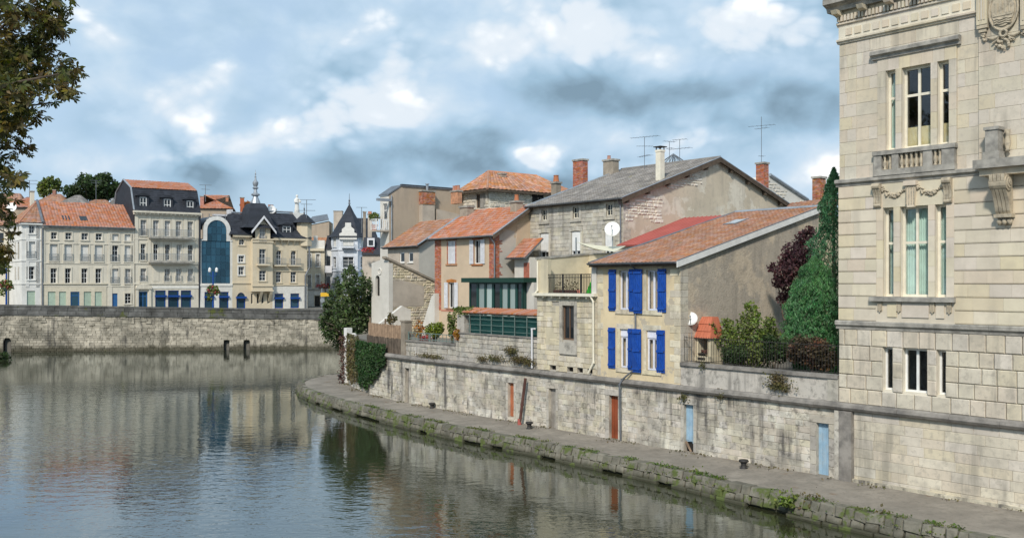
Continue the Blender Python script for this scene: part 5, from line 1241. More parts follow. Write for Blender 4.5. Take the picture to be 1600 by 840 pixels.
q = u5[0]; um = (q[0] + q[1]) / 2; louver(q[0] + .01, um - .01, q[2] + .01, q[3] - .01, -.05); louver(um + .01, q[1] - .01, q[2] + .01, q[3] - .01, -.05)
q = u5[1]; louver(RB.x(734.5, O5), RB.x(740.3, O5), q[2], q[3], .03); louver(RB.x(751.6, O5), RB.x(758, O5), q[2], q[3], .03)
q = l5[0]; louver(RB.x(695, O5), RB.x(700.4, O5), q[2], q[3], .03); louver(RB.x(710.7, O5), RB.x(716.3, O5), q[2], q[3], .03)
ov = .38; lx, rx = p_x0 - .35, p_x1 + .30; e0 = p_ze - ov * sl + .12; zr = e0 + sl * (p_ym - O5 + ov)
q_ = [(lx, O5 - ov, e0), (rx, O5 - ov, e0), (rx, p_ym, zr), (lx, p_ym, zr)]; rf = slab(h5, 'roof', q_, .12, 'timber_dark')
tiles(h5, 'roof_tile', q_[0], q_[1], q_[3], q_[2], .26, .33, 'tile_new', rf, .02, .04)
q2 = [(lx, p_ym, zr), (rx, p_ym, zr), (rx, p_ym + 4.5, e0), (lx, p_ym + 4.5, e0)]; slab(h5, 'roof', q2, .12, 'timber_dark')
h5.part('verge_board', MB().prism([(rx + .004, O5 - ov, e0 - .2), (rx + .004, p_ym, zr - .2), (rx + .004, p_ym, zr + .04), (rx + .004, O5 - ov, e0 + .04)], (.05, 0, 0)), 'timber_dark', rf)
h5.part('verge_flashing', MB().tube([(rx + .03, O5 - ov, e0 + .08), (rx + .03, p_ym, zr + .08)], .05, 6), 'zinc', rf); h5.part('verge_flashing', MB().tube([(lx, O5 - ov, e0 + .06), (lx, p_ym, zr + .06)], .07, 6), 'zinc', rf)
gutter(h5, lx, rx, O5 - ov - .06, e0 + .05, 'zinc', .09)
h5.part('downpipe', MB().tube([(p_x1 - .05, O5 - ov, e0), (p_x1 + .08, O5 - .08, e0 - .5), (p_x1 + .08, O5 - .08, RB.z(772, 436, O5))], .05, 8), 'zinc_dark')
chim(718, 738, 321, 337, p_ym - .9, .6, 'old_stone_dark', 'dark mossy chimney on the ridge of the brick cornered house', bricks=False)
chim(797, 813, 313, 331, p_ym - .9, .6, 'old_stone_dark', 'dark chimney with tall orange pot beside the grey stone house', pots=((.5, .16, .42, 'tile_new'),), bricks=False)
# ---- lean-to with a small tiled roof, and the green conservatory
O6 = 4.4
h6 = T('lean_to', 'small rendered lean-to with orange tiles above the green conservatory', 'lean-to', RB, RB.x(810, 8), 8, 4.1)
xa, xb = RB.x(804, 8.2), RB.x(828.5, 8.2); z1 = RB.z(815, 402, 8.2)
h6.part('wall', MB().box(xa, xb, 8.2, 9.9, 4.1, z1), 'pale_render'); h6.part('doorway', MB().box(xb - .62, xb - .08, 8.17, 8.21, z1 - 1.9, z1 - .35), 'brick_old')
q_ = [(xa - .35, 7.75, z1 - .05), (xb, 7.75, z1 - .05), (xb, 9.3, z1 + 1.25), (xa - .35, 9.3, z1 + 1.25)]; rf = slab(h6, 'roof', q_, .1, 'zinc_dark'); tiles(h6, 'roof_tile', q_[0], q_[1], q_[3], q_[2], .24, .32, 'tile_new', rf)
gutter(h6, xa - .35, xb, 7.7, z1 - .03, 'zinc_dark', .08)
h7 = T('green_conservatory', 'dark green framed glass conservatory with flat roof', 'conservatory', RB, RB.x(734, O6), O6, 4.1)
x0, x1 = RB.x(733, O6), RB.x(816.5, O6); z1 = RB.z(775, 441, O6); z0 = 4.1
F7 = S('-y', O6)
h7.part('roof', MB().box(RB.x(727.5, O6), x1 + .5, O6 - .35, 7., z1, z1 + .28), 'green_roof'); h7.part('side_frame', MB().box(x1 - .08, x1, O6 + .01, 6.95, z0, z1).box(x0, x0 + .08, O6 + .01, 6.95, z0, z1), 'green_frame')
h7.part('step_wall', MB().box(x1 + .02, RB.x(828, O6), O6 + .3, O6 + .6, 4.1, z1), 'pale_render')
ps_ = [733, 746, 758, 770, 782.5, 794.5, 806.5, 816.5]
for i, (a, b) in enumerate(zip(ps_, ps_[1:])):
    u0, u1 = RB.x(a, O6), RB.x(b, O6); g = 'glass_frosted' if i in (1, 2, 4, 5) else 'glass_dark'
    window(h7, F7, u0, u1, z0, z1, 0, 'green_frame', g, 1, (), .10, name='glass_panel', fd=.08)
h7.part('back_room', MB().box(x0, x1, 6.9, 6.95, z0, z1), 'pale_render')
# ================================================================== garden parapets on the quay
pl = T('garden_parapet', 'mossy stone garden parapet between the wooden fence and the terrace house', 'wall', RB, RB.x(740), 0, 3.5)
ga0, ga1, ga2 = RB.x(628), RB.x(711), ht_x0 - .01; gz1, gz2 = RB.z(670, 536), RB.z(780, 525)
pl.part('core', MB().box(ga0, ga1, .10, .4, 3.5, gz1 - .01).box(ga1, ga2, .10, .4, 3.5, gz2 - .01), 'quay_mortar')
stn = courses(ga0, ga1, 3.55, gz1, .27, .3, .62, (), .15) + courses(ga1, ga2, 3.55, gz2, .27, .32, .7, (), .15)
lay(pl, None, S('-y', .10), stn, 'parapet_stone', -.01, .05, .016, .016, .012, dj=.012)
pl.part('coping', MB().box(ga0, ga1, .0, .45, gz1, gz1 + .08), 'torus_stone'); pl.part('coping', MB().box(ga1, ga2, .0, .45, gz2, gz2 + .06), 'torus_stone')
gp0 = RB.x(627); gpw = RB.x(643)
one('gate_pier', MB().box(gp0 - .02, gp0 + .42, -.02, .5, 3.56, RB.z(634, 503)).box(gp0 - .06, gp0 + .46, -.06, .54, RB.z(634, 503), RB.z(634, 503) + .10), 'old_stone_dark', 'square grey stone pier at the end of the wooden fence', 'pier', RB, (gp0, 0, 3.56))
t = T('garden_railing', 'low grey green metal railing on the garden parapet', 'railing', RB, RB.x(640), .2, gz1 + .08)
railing(t, S('-y', .2), gp0 + .5, ga1 - .05, gz1 + .10, gz1 + .55, 0, 'green_iron', .35, .012, 'rail_frame', (gp0 + .5, (gp0 + ga1) / 2, ga1 - .1), rails=(.2, 1.))
sc_ = T('green_screen_fence', 'dark green mesh screen under a tiled coping beside the terrace house', 'fence', RB, RB.x(780), .3, gz2)
sx0, sx1 = RB.x(728.5), ht_x0 - .03; sz1 = RB.z(785, 493.5)
n = 26; mb = MB()
for i in range(n + 1): u = sx0 + (sx1 - sx0) * i / n; mb.v += [(u, .30 + .035 * math.sin(i * 1.9), gz2 + .05), (u, .30 + .03 * math.sin(i * 1.9 + .5), sz1 - .02)]
mb.f = [(2 * i, 2 * i + 2, 2 * i + 3, 2 * i + 1) for i in range(n)]
sc_.part('screen_cloth', mb, 'green_screen', smooth=True)
for i in range(7): u = sx0 + (sx1 - sx0) * i / 6; sc_.part('post', MB().box(u - .02, u + .02, .2, .24, gz2 + .03, sz1), 'green_iron')
for q in (.22, .5, .78, .97): sc_.part('wire_rail', MB().box(sx0 - .2, sx1, .185, .2, gz2 + (sz1 - gz2) * q - .01, gz2 + (sz1 - gz2) * q + .01), 'green_iron')
cp = RB.x(719); sc_.part('coping_slab', MB().box(cp, sx1, .25, .95, sz1 + .02, sz1 + .10), 'old_stone_dark')
i = 0; x = cp
while x < sx1 - .1:
    mb = MB(); w_ = .2
    for y, z in ((.1, sz1 + .10), (1.0, sz1 + .30)):
        for k in range(5): a = math.pi * k / 4; mb.v.append((x + w_ / 2 - w_ / 2 * math.cos(a), y, z + .085 * math.sin(a)))
    mb.f = [(k, k + 1, 6 + k, 5 + k) for k in range(4)] + [(0, 1, 2, 3, 4)]
    sc_.part('coping_tile', mb, 'tile_new'); x += w_ + rnd.uniform(0, .012)
one('stone_pier', MB().box(cp - .7, cp - .02, .3, .9, gz2 - .5, sz1 - .05), 'parapet_stone', 'rough stone stub wall overgrown with creeper left of the green screen', 'wall', RB, (cp - .4, .3, gz2 - .5))
pipe('vent_pipe', 'pale bent overflow pipe beside the terrace house', [(ht_x0 - .02, -.1, RB.z(836, 513)), (ht_x0 - .25, -.1, RB.z(836, 514)), (ht_x0 - .25, -.1, 3.62)], .05, 'grey_white')
# right-hand garden parapet, railing
pr_ = T('rendered_parapet', 'rendered garden parapet with stone coping under the iron fence', 'wall', RB, RB.x(1180), 0, 3.5)
ra0, ra1 = hb_x1 + .02, B1X - .03; rz1 = RB.z(1180, 580.5)
pr_.part('core', MB().box(ra0, ra1, .06, .4, 3.5, rz1), 'parapet_stone')
x = ra0
while x < ra1 - .1: L = min(rnd.uniform(1.1, 1.9), ra1 - x); pr_.part('coping_stone', MB().box(x + .004, x + L - .004, -.03, .46, rz1, rz1 + .13), 'torus_stone'); x += L
pr_.part('end_pier', MB().box(ra1 - .45, ra1, .02, .058, 3.56, rz1), 'parapet_stone')
t = T('iron_fence', 'tall thin barred iron garden fence on the rendered parapet', 'fence', RB, ra0, .2, rz1 + .13)
railing(t, S('-y', .2), ra0 + .08, ra1, rz1 + .2, rz1 + 1.28, 0, 'iron', .13, .006, 'fence_frame', (), rails=(0., .93), rr=.011, sep=True)
# barbecue and dish in the garden
bqx = RB.x(1091, 1.2); bz0 = 4.1
bq = T('garden_barbecue', 'masonry barbecue with red tiled hood behind the iron fence', 'barbecue', RB, bqx, 1.2, bz0)
xL, xR = RB.x(1087, 1.1), RB.x(1117, 1.1) - .25; zt = RB.z(1100, 495, 1.1); zh = RB.z(1100, 528, 1.1); zc = RB.z(1100, 556, 1.1)
bq.part('side', MB().box(xL - .05, xL + .14, 1.1, 1.9, bz0, zh), 'cream_render'); bq.part('side', MB().box(xR - .14, xR + .02, 1.1, 1.9, bz0, zh), 'cream_render')
bq.part('hearth', MB().box(xL - .06, xR + .04, 1.0, 1.9, zc - .22, zc), 'cream_render'); bq.part('back', MB().box(xL, xR, 1.85, 1.9, zc, zh), 'room_dark')
bq.part('grate', MB().box(xL + .15, xR - .15, 1.05, 1.5, zc + .08, zc + .12).box(xL + .2, xR - .2, .98, 1.0, zc - .16, zc - .06), 'iron'); bq.part('embers', lumps(S('-y', 1.3), [(xL + .25 + .1 * i, zc + .18) for i in range(5)], .06, 0, 3), 'rust_brown')
hd = bq.part('hood', MB().add([(xL - .1, 1.0, zh), (xR + .1, 1.0, zh), (xR + .1, 1.95, zh), (xL - .1, 1.95, zh), (xL + .12, 1.4, zt), (xR - .12, 1.4, zt), (xR - .12, 1.8, zt), (xL + .12, 1.8, zt)], [(0, 1, 5, 4), (1, 2, 6, 5), (2, 3, 7, 6), (3, 0, 4, 7), (4, 5, 6, 7), (3, 2, 1, 0)]), 'terracotta')
for k in range(3):
    z0, z1 = zh + (zt - zh) * k / 3, zh + (zt - zh) * (k + 1) / 3; f0, f1 = k / 3, (k + 1) / 3
    n = 5
    for i in range(n):
        a0, a1 = i / n, (i + 1) / n; l0, r0 = xL - .1 + .22 * f0, xR + .1 - .22 * f0; l1, r1 = xL - .1 + .22 * f1, xR + .1 - .22 * f1; y0, y1 = 1.0 + .4 * f0, 1.0 + .4 * f1
        bq.part('hood_tile', MB().prism([(l0 + (r0 - l0) * a0, y0 - .05, z0), (l0 + (r0 - l0) * a1 - .01, y0 - .05, z0), (l1 + (r1 - l1) * a1 - .01, y1 - .015, z1), (l1 + (r1 - l1) * a0, y1 - .015, z1)], (0, .03, 0)), 'terracotta', hd)
dx_, dz_ = RB.at(1080, 498.5, .75); dish(RB, dx_, .75, dz_, .30, R(30), 'white satellite dish beside the garden barbecue hood', 4.5)
# ================================================================== wooden fence at the curved end
wf = T('wooden_fence', 'old slatted wooden fence with pale reed matting above the ivy wall', 'fence', RB, WALLP.m(-22, -.2, 0)[0], WALLP.m(-22, -.2, 0)[1], 3.55)
def u_of(px):                                        # length along the curved wall seen at a photo column
    best = None
    for i in range(400):
        u = -30.4 + i * .05; p = WALLP.m(u, 0, 0); q = RB.w(p[0], p[1]); x_ = CX + FPX * q.x / q.y
        if best is None or abs(x_ - px) < best[0]: best = (abs(x_ - px), u, q.y)
    return best[1], best[2]
ua, Ya = u_of(571); ub, Yb = u_of(627)
zl, zm_, zh_ = CZ - (556 - HY) / FPX * Yb, CZ - (530 - HY) / FPX * Yb, CZ - (509 - HY) / FPX * Yb
n = 46
for i in range(n):
    u = ua + (ub - ua) * i / n; w_ = (ub - ua) / n * .8
    a, b = WALLP.m(u, -.10, 0), WALLP.m(u + w_, -.10, 0); h = rnd.uniform(-.03, .03)
    wf.part('slat', MB().prism([(a[0], a[1], 3.56), (b[0], b[1], 3.56), (b[0], b[1], zm_ + h), (a[0], a[1], zm_ + h)], Vector((-.0, .03, 0))), 'timber_fence')
for z in (3.75, zm_ - .15): wf.part('rail', MB().tube([WALLP.m(ua + (ub - ua) * i / 8, -.15, z) for i in range(9)], .03, 4), 'timber_fence')
mb = MB()
for i in range(110):
    u = ua + (ub - ua) * i / 110; p = WALLP.m(u, -.22, 0); mb.tube([(p[0], p[1], zm_ - .1), (p[0], p[1], zh_ + rnd.uniform(-.03, .03))], .022, 4)
wf.part('reed', mb, 'bamboo', kind='stuff')
for u in (ua + .1, (ua + ub) / 2, ub - .1): p = WALLP.m(u, -.3, 0); wf.part('post', MB().box(p[0] - .04, p[0] + .04, p[1] - .04, p[1] + .04, 3.5, zh_ + .35), 'bamboo')
wpil = WALLP.m(-29.6, .10, 0)
t = T('white_pillar', 'slim whitewashed stone pillar at the corner of the ivy wall', 'pillar', RB, wpil[0], wpil[1], .6)
t.part('shaft', MB().box(wpil[0] - .2, wpil[0] + .2, wpil[1] - .1, wpil[1] + .35, .6, RB.z(543, 512, wpil[1])), 'far_stone_white'); t.part('cap', MB().box(wpil[0] - .26, wpil[0] + .26, wpil[1] - .16, wpil[1] + .4, 3.35, 3.55), 'far_stone_white')
p = WALLP.m(-27.6, -.1, 0); one('carved_stone_ball', MB().lathe([(.2, 0), (.32, .1), (.36, .3), (.28, .5), (.1, .6)], (p[0], p[1], 3.62), 10).lathe([(.22, .5), (.16, .75), (.1, .8)], (p[0] + .1, p[1], 3.62), 8), 'far_stone_white', 'small white weathered carved stone on the wall by the ivy', 'ornament', RB, (p[0], p[1], 3.56))
# ================================================================== roofless outbuilding with sloping coping
O8 = 6.0; rx1 = RB.x(607, O8); rx0 = RB.x(580.5, O8)
h8 = T('ruined_outbuilding', 'ruined rubble outbuilding with sloping coping and pale plaster patch', 'outbuilding', RB, rx0, O8, 4.1)
zt = RB.z(600, 406, O8); ye, ze = RB.ax(679, 441, rx1)
h8.part('side_wall', MB().sprism(S('+x', rx1), [(O8 + .01, 4.1), (ye, 4.1), (ye, ze), (O8 + .01, zt)], -.3, 0), 'rubble_ochre')
nic = (rx0 + .55, rx0 + 1.15, RB.z(590, 462, O8), RB.z(590, 430, O8))
h8.part('front_wall', MB().wall(S('-y', O8), rx0, rx1, 4.1, zt - .25, [nic], .2).sprism(S('-y', O8), [(rx0, zt - .25), (rx1, zt - .25), (rx1, zt), (rx0 + 1, zt - .02), (rx0, zt - .22)], -.3, -.001), 'pale_render'); h8.part('arched_niche', MB().box(nic[0], nic[1], O8 + .2, O8 + .22, nic[2], nic[3]), 'room_dark'); h8.part('arch_head', MB().spandrel(S('-y', O8), nic[0], nic[1], nic[3], .28, 0, .18), 'pale_render')
rc = S('-y', O8); mr = MB().tube([rc.m((rx0 + rx1) / 2 + .22 * math.cos(i * math.pi / 6), .0, zt - .85 + .22 * math.sin(i * math.pi / 6)) for i in range(13)], .06, 6); h8.part('roundel', mr, 'pale_render')
h8.part('coping', MB().sprism(S('+x', rx1 + .1), [(O8 - .3, zt + .10), (ye + .1, ze), (ye + .1, ze + .16), (O8 - .3, zt + .26)], -.5, 0), 'old_stone_dark')
slp = (ze - zt) / (ye - O8)
pa, pb = RB.ax(612, 420, rx1), RB.ax(662, 478, rx1)
h8.part('plaster_patch', MB().sprism(S('+x', rx1), [(pa[0], pb[1]), (pb[0], pb[1]), (pb[0], RB.ax(662, 447, rx1)[1]), (pa[0] + .8, RB.ax(625, 437, rx1)[1]), (pa[0], RB.ax(612, 434, rx1)[1])], 0, .03), 'tan_render_light')
rubble(h8, None, S('+x', rx1), lambda u, z: z < zt + slp * (u - O8) - .15 and not (pa[0] - .05 < u < pb[0] + .05 and pb[1] - .05 < z < RB.ax(640, 440, rx1)[1]), O8 + .2, ye, 4.1, zt, .30, 'rubble_ochre', -.01, .035)
h8.part('corner_strip', MB().sbox(S('+x', rx1), O8, O8 + .35, 0, .05, 4.1, zt - .25), 'pale_render')
one('stair_wall', MB().sprism(S('+x', RB.x(610, 4.2)), [(3.2, 4.1), (5.9, 4.1), (5.9, 6.0), (5.2, 6.3), (3.2, 5.0)], -.3, 0), 'pale_render', 'sloping white stair wall below the ruined outbuilding', 'wall', RB, (RB.x(610, 4.2), 4.2, 4.1))
one('white_buttress', MB().sprism(S('-y', 6.6), [(RB.x(655, 6.6), 4.1), (RB.x(679, 6.6), 4.1), (RB.x(679, 6.6), RB.z(679, 458, 6.6)), (RB.x(674, 6.6), RB.z(674, 463, 6.6))], -.4, 0), 'pale_render', 'sloping pale buttress against the brick cornered house', 'buttress', RB, (RB.x(670, 6.6), 6.6, 4.1))
# ================================================================== low tiled house and tan tower house
O9 = 12.0; lx0, lx1 = RB.x(606, O9), RB.x(654.5, O9); lze = RB.z(630, 384, O9)
hl = T('low_tiled_house', 'low rendered house with two small white windows and orange roof', 'house', RB, lx0, O9, 4.1)
yv, zv = RB.ax(706, 347, lx1); sl = (zv - lze) / (yv - O9); yr = yv + .3; zr_ = lze + sl * (yr - O9)
ws = [RB.rect(624.5, 632, 394, 410, O9), RB.rect(638, 645.5, 394, 409.5, O9)]
hl.part('wall', MB().wall(S('-y', O9), lx0, lx1, 4.1, lze, ws, .15), 'tan_render_light'); hl.part('side_wall', MB().sprism(S('+x', lx1), [(O9 + .001, 4.1), (yr, 4.1), (yr, zr_), (O9 + .001, lze)], -.2, 0), 'grey_render')
for q in ws: window(hl, S('-y', O9), q[0], q[1], q[2], q[3], .06, 'white_paint', 'glass_dark', 1, (), .09, sill='pale_render')
hl.part('back_wall', MB().box(lx0, lx1 - .3, yr - .2, yr, 4.1, zr_), 'tan_render')
q_ = [(lx0 - .4, O9 - .35, lze - .1), (lx1 + .3, O9 - .35, lze - .1), (lx1 + .3, yr, zr_ + .1), (lx0 - .4, yr, zr_ + .1)]; rf = slab(hl, 'roof', q_, .15, 'timber_dark'); tiles(hl, 'roof_tile', q_[0], q_[1], q_[3], q_[2], .28, .34, 'tile_brown', rf)
hl.part('verge_flashing', MB().tube([(lx1 + .32, O9 - .35, lze), (lx1 + .32, yr, zr_ + .2)], .07, 6), 'zinc', rf); gutter(hl, lx0 - .4, lx1 + .3, O9 - .4, lze - .06, 'zinc_dark', .1)
O7 = 14.0; tx1 = RB.x(608, O7); tx0 = RB.x(594, O7); ty1 = RB.ax(729, 298, tx1)[0] - .3; tz = RB.ax(640, 292, tx1)[1]
h7b = T('tan_house', 'tall tan rendered house with a corner balcony and brick chimney breast', 'house', RB, tx0, O7, 4.1)
ysh, zsh = RB.ax(627, 291, tx1); zf = RB.z(600, 306, O7)
h7b.part('side_wall', MB().sprism(S('+x', tx1), [(O7 + .001, 4.1), (ty1, 4.1), (ty1, tz), (ysh, tz), (O7 + .001, zf)], -.25, 0), 'tan_render')
bd = RB.rect(598, 605, 318, 344, O7)
h7b.part('front_wall', MB().wall(S('-y', O7), tx0, tx1, 4.1, zf, [bd], .2).poly([(tx0, O7, 4.1), (tx0, ty1, 4.1), (tx0, ty1, zf), (tx0, O7, zf)]), 'pale_render'); window(h7b, S('-y', O7), bd[0], bd[1], bd[2], bd[3], .1, 'white_paint', 'glass_dark', 2, (.6,), .08)
h7b.part('roof', MB().prism([(tx0 - .1, O7 - .1, zf), (tx1 + .05, O7 - .1, zf), (tx1 + .05, ysh, tz + .01), (tx0 - .1, ysh, tz + .01)], (0, 0, .12)).box(tx0 - .1, tx1 + .1, ysh, ty1, tz, tz + .12), 'zinc_dark')
h7b.part('roof_coping', MB().box(tx1 - .2, tx1 + .12, ysh, ty1, tz + .12, tz + .2), 'slate')
h7b.part('canopy', MB().box(RB.x(590, O7 - 1.4), tx1 + .1, O7 - 1.4, O7, RB.z(600, 316, O7) + .0, RB.z(600, 312, O7)), 'zinc')
bf, bt = RB.z(594, 361, O7), RB.z(594, 344, O7)
h7b.part('balcony_slab', MB().box(RB.x(579, O7 - 1.3), tx1 + .0, O7 - 1.3, O7, bf - .12, bf), 'tan_render_light'); railing(h7b, S('-y', O7 - 1.3), RB.x(579, O7 - 1.3) + .05, tx1, bf + .08, bt, 0, 'white_paint', .16, .018, 'balcony_railing'); railing(h7b, S('+x', tx1), O7 - 1.3, O7, bf + .08, bt, -.05, 'white_paint', .2, .03, 'balcony_railing')
c0, cz = RB.ax(655, 357, tx1); c1, _ = RB.ax(674, 357, tx1)
h7b.part('chimney_breast', MB().sbox(S('+x', tx1), c0, c1, 0, .55, 8, RB.ax(664, 320, tx1)[1]), 'tan_render_light')
t = chimney(RB, tx1 + .01, tx1 + .6, c0 - .04, c1 + .02, RB.ax(664, 320, tx1)[1], RB.ax(664, 298, tx1)[1], 'brick_old', 'square brick chimney with metal flue on the tan wall'); t.part('flue', MB().lathe([(.12, 0), (.12, .55), (.19, .56), (.19, .62)], (tx1 + .3, (c0 + c1) / 2, RB.ax(664, 298, tx1)[1]), 10), 'zinc')
a_, za_ = RB.ax(678, 327, tx1); b_, zb_ = RB.ax(722, 337, tx1); h7b.part('lower_block', MB().sprism(S('+x', tx1), [(a_, 8), (b_, 8), (b_, zb_), (a_, za_)], 0, .5), 'tan_render_light')
h7b.part('downpipe', MB().tube([(tx1 + .08, O7 + .2, zf), (tx1 + .08, O7 + .2, 10)], .06, 6), 'zinc')
t = T('potted_shrub', 'round green shrub on the white balcony of the tan house', 'shrub', RB, RB.x(585, 13.2), 13.2, bf)
bx_, bz_ = RB.at(585, 339, 13.2); t.part('pot', MB().lathe([(.2, 0), (.28, .5), (.3, .5), (.3, .55)], (bx_, 13.2, bf), 10), 'terracotta'); t.part('foliage', leaf_mesh(clump_pts([(bx_, 13.2, bz_, .5, .5, .42)], 500, 3), .16, seed=3), 'leaf_green')
for i, px in enumerate((707, 712, 718)): pass
t = chim(704, 722, 297, 302, 19, .5, 'brick_old', 'low chimney with three orange pots on the tan house', pots=((.2, .16, .45, 'tile_new'), (.5, .16, .45, 'tile_new'), (.8, .16, .45, 'tile_new')), bricks=False)
# ================================================================== stone house with the hipped tile roof
O10 = 22.; sx1 = RB.x(763.5, O10); sx0 = RB.x(724, O10); sze = RB.z(763, 296, O10); sy1 = RB.ax(900, 300, sx1)[0]
hs_ = T('hipped_stone_house', 'rubble stone house with broad hipped orange tiled roof behind the rooftops', 'house', RB, sx0, O10, 4.1)
sw_ = RB.rect(744, 750.5, 303, 325, O10); sy = RB.ax(840, 308, sx1)[0]
hs_.part('wall', MB().wall(S('-y', O10), sx0, sx1, 4.1, sze, [sw_], .15), 'rubble'); hs_.part('side_wall', MB().sprism(S('+x', sx1), [(O10, 4.1), (sy1, 4.1), (sy1, sze), (O10, sze)], -.2, 0), 'rubble')
hs_.part('shutter', MB().sbox(S('-y', O10), sw_[1], sw_[1] + .75, 0, .05, sw_[2], sw_[3]), 'grey_door'); window(hs_, S('-y', O10), *sw_, .1, 'brown_frame', 'glass_dark', 2, (), .07)
rubble(hs_, None, S('+x', sx1), lambda u, z: True, O10 + .1, sy1, 12.5, sze - .1, .42, 'rubble', -.01, .05)
rubble(hs_, None, S('-y', O10), lambda u, z: not (sw_[0] - .3 < u < sw_[1] + .9 and sw_[2] - .3 < z < sw_[3] + .3) and noise.noise(Vector((u, z, 5))) > -.1, sx0, sx1, 13, sze - .1, .42, 'rubble', -.01, .05)
oz = RB.ax(840, 306, sx1); hs_.part('attic_opening', MB().sbox(S('+x', sx1), oz[0] - .7, oz[0] + .7, 0, .07, oz[1] - .9, oz[1] + .2), 'room_dark')
ov = .6; a = (sx0 - ov, O10 - ov, sze); b = (sx1 + ov, O10 - ov, sze); c = (sx1 + ov, sy1 + ov, sze); d = (sx0 - ov, sy1 + ov, sze); hm = (sx0 + sx1) / 2 - 1.2; rz_ = sze + 2.1
r0 = (hm, O10 + 2.4, rz_); r1 = (hm, sy1 - 2.4, rz_)
hs_.part('roof', MB().poly([a, b, r0]).poly([b, c, r1, r0]).poly([c, d, r1]).poly([d, a, r0, r1]), 'timber_dark')
for (p0, p1, p2, p3) in ((b, c, r0, r1),): tiles(hs_, 'roof_tile', p0, p1, p2, p3, .36, .42, 'tile_old', None, .03, .05)
tiles(hs_, 'roof_tile', a, b, r0, (r0[0] + .01, r0[1], r0[2]), .36, .42, 'tile_old', None, .03, .05)
hs_.part('hip_tile', MB().tube([b, r0], .12, 6), 'tile_old'); hs_.part('ridge_tile', MB().tube([r0, r1], .12, 6), 'tile_old')
hs_.part('eave_board', MB().box(a[0], b[0], O10 - ov, O10 - ov + .06, sze - .2, sze).box(b[0] - .06, b[0], O10 - ov, sy1 + ov, sze - .2, sze), 'timber_dark')
x_ = RB.x(781, 25); chimney(RB, x_ - .35, x_ + .25, 25, 25.6, rz_ - .6, RB.z(781, 270, 25), 'old_stone_dark', 'small dark chimney on the ridge of the hipped stone house', bricks=False)
x_ = RB.x(865, 16); chimney(RB, x_ - .3, x_ + .3, 16, 16.5, 13, RB.z(865, 284, 16), 'old_stone_dark', 'short stone stack with a red cone pot before the hipped roof', pots=((.5, .22, .5, 'tile_new'),), bricks=False)
# ================================================================== far bank
LB = Frame(-61.36, 118, 1.4, 1.0)                   # the row of town houses
FW = Frame(-58.13, 109, 35.3, 5.0)                  # the far quay wall
class SL(S):
    """front face that drops gently along the street"""
    def m(s, u, d, z): return (u, s.c - d, z - .0195 * u)
far_top = 5.42; far_ledge = 4.25
far_bank = [FW.w(-60, .5, 4.15), FW.w(62, .5, 4.15), FW.w(90, 60, 4.15), W.w(160, 700, 4.15), W.w(-700, 700, 4.15), W.w(-300, 108, 4.15)]
one('town_ground', MB().prism([tuple(p) for p in far_bank], (0, 0, -5)), 'town_ground', None, None, W, (0, 0, 0), kind='structure')
one('river_bank', MB().prism([(-17, -55, 4.0), (-19, 28, 4.0), (-38, 58, 4.0), (-64, 99, 4.0), (-300, 107, 4.0), (-300, -55, 4.0)], (0, 0, -5)), 'quay_stone', None, None, W, (0, 0, 0), kind='structure')
hill = MB(); nx_, ny_ = 40, 14
for j in range(ny_ + 1):
    for i in range(nx_ + 1):
        x = -420 + 640 * i / nx_; y = 170 + 420 * j / ny_; q = j / ny_
        hill.v.append((x, y, 4.0 + 17 * (1 - math.cos(math.pi * min(1, q * 1.6))) / 2 * (.75 + .35 * noise.noise(Vector((x * .006, y * .01, 0)))) * (1.0 if x < -10 else max(.25, 1 - (x + 10) / 120))))
for j in range(ny_):
    for i in range(nx_): k = j * (nx_ + 1) + i; hill.f.append((k, k + 1, k + nx_ + 2, k + nx_ + 1))
one('hill', hill, 'meadow', None, None, W, (0, 0, 0), kind='structure', smooth=True)
fq = T('embankment_wall', 'long stained stone embankment wall with dark coping across the river', 'wall', FW, 0, 0, -.3)
SF = SL('-y', 0.)
L0, L1 = -40., 60.
arch = [FW.rect(5.5, 17, 527, 551), FW.rect(350, 358, 529, 548), FW.rect(381, 390, 529, 547)]
arch = [(a, b, -.3, d) for a, b, c, d in arch]
bedw = MB()
us = sorted({L0, L1} | {q for a in arch for q in a[:2]})
for a, b in zip(us, us[1:]):
    zt = [q[3] for q in arch if q[0] < (a + b) / 2 < q[1]]; z0 = (zt[0] + .0195 * (a + b) / 2) if zt else -.5
    if zt: z0 = zt[0]; bedw.poly([SF.m(a, -.06, z0 + .0195 * a), SF.m(b, -.06, z0 + .0195 * b), SF.m(b, -.06, far_ledge), SF.m(a, -.06, far_ledge)])
    else: bedw.poly([(a, .06, -.5), (b, .06, -.5), SF.m(b, -.06, far_ledge), SF.m(a, -.06, far_ledge)])
fq.part('mortar_bed', bedw, 'far_quay_stone')
F0w = S('-y', 0.)
for q in arch:
    fq.part('culvert', MB().box(q[0] - .02, q[1] + .02, .9, 1.0, -.4, q[3] + .1).box(q[0] - .05, q[0], .02, .95, -.4, q[3]).box(q[1], q[1] + .05, .02, .95, -.4, q[3]).box(q[0], q[1], .02, .95, q[3], q[3] + .05), 'room_dark'); fq.part('arch_head', MB().spandrel(F0w, q[0], q[1], q[3], (q[1] - q[0]) / 2, 0., .3), 'far_quay_stone')
stn = courses(L0, L1, -.2, far_ledge, .30, .4, .95, [(q[0] - .02, q[1] + .02, q[2], q[3]) for q in arch], .12)
mb = MB()
for (a, b, c, e) in stn:
    if b < FW.x(-60): continue
    k = .0195 * (a + b) / 2 * (c - .0) / far_ledge
    upper = c > 2.6; miss = upper and rnd.random() < .10
    if miss: continue
    v, f = block_geo(F0w, a + .012, b - .012, c + .012 - k, e - .012 - k, -.06, .0 + rnd.uniform(-.02, .025) * (2 if upper else 1), .02, .02 if upper else .008); mb.add(v, f)
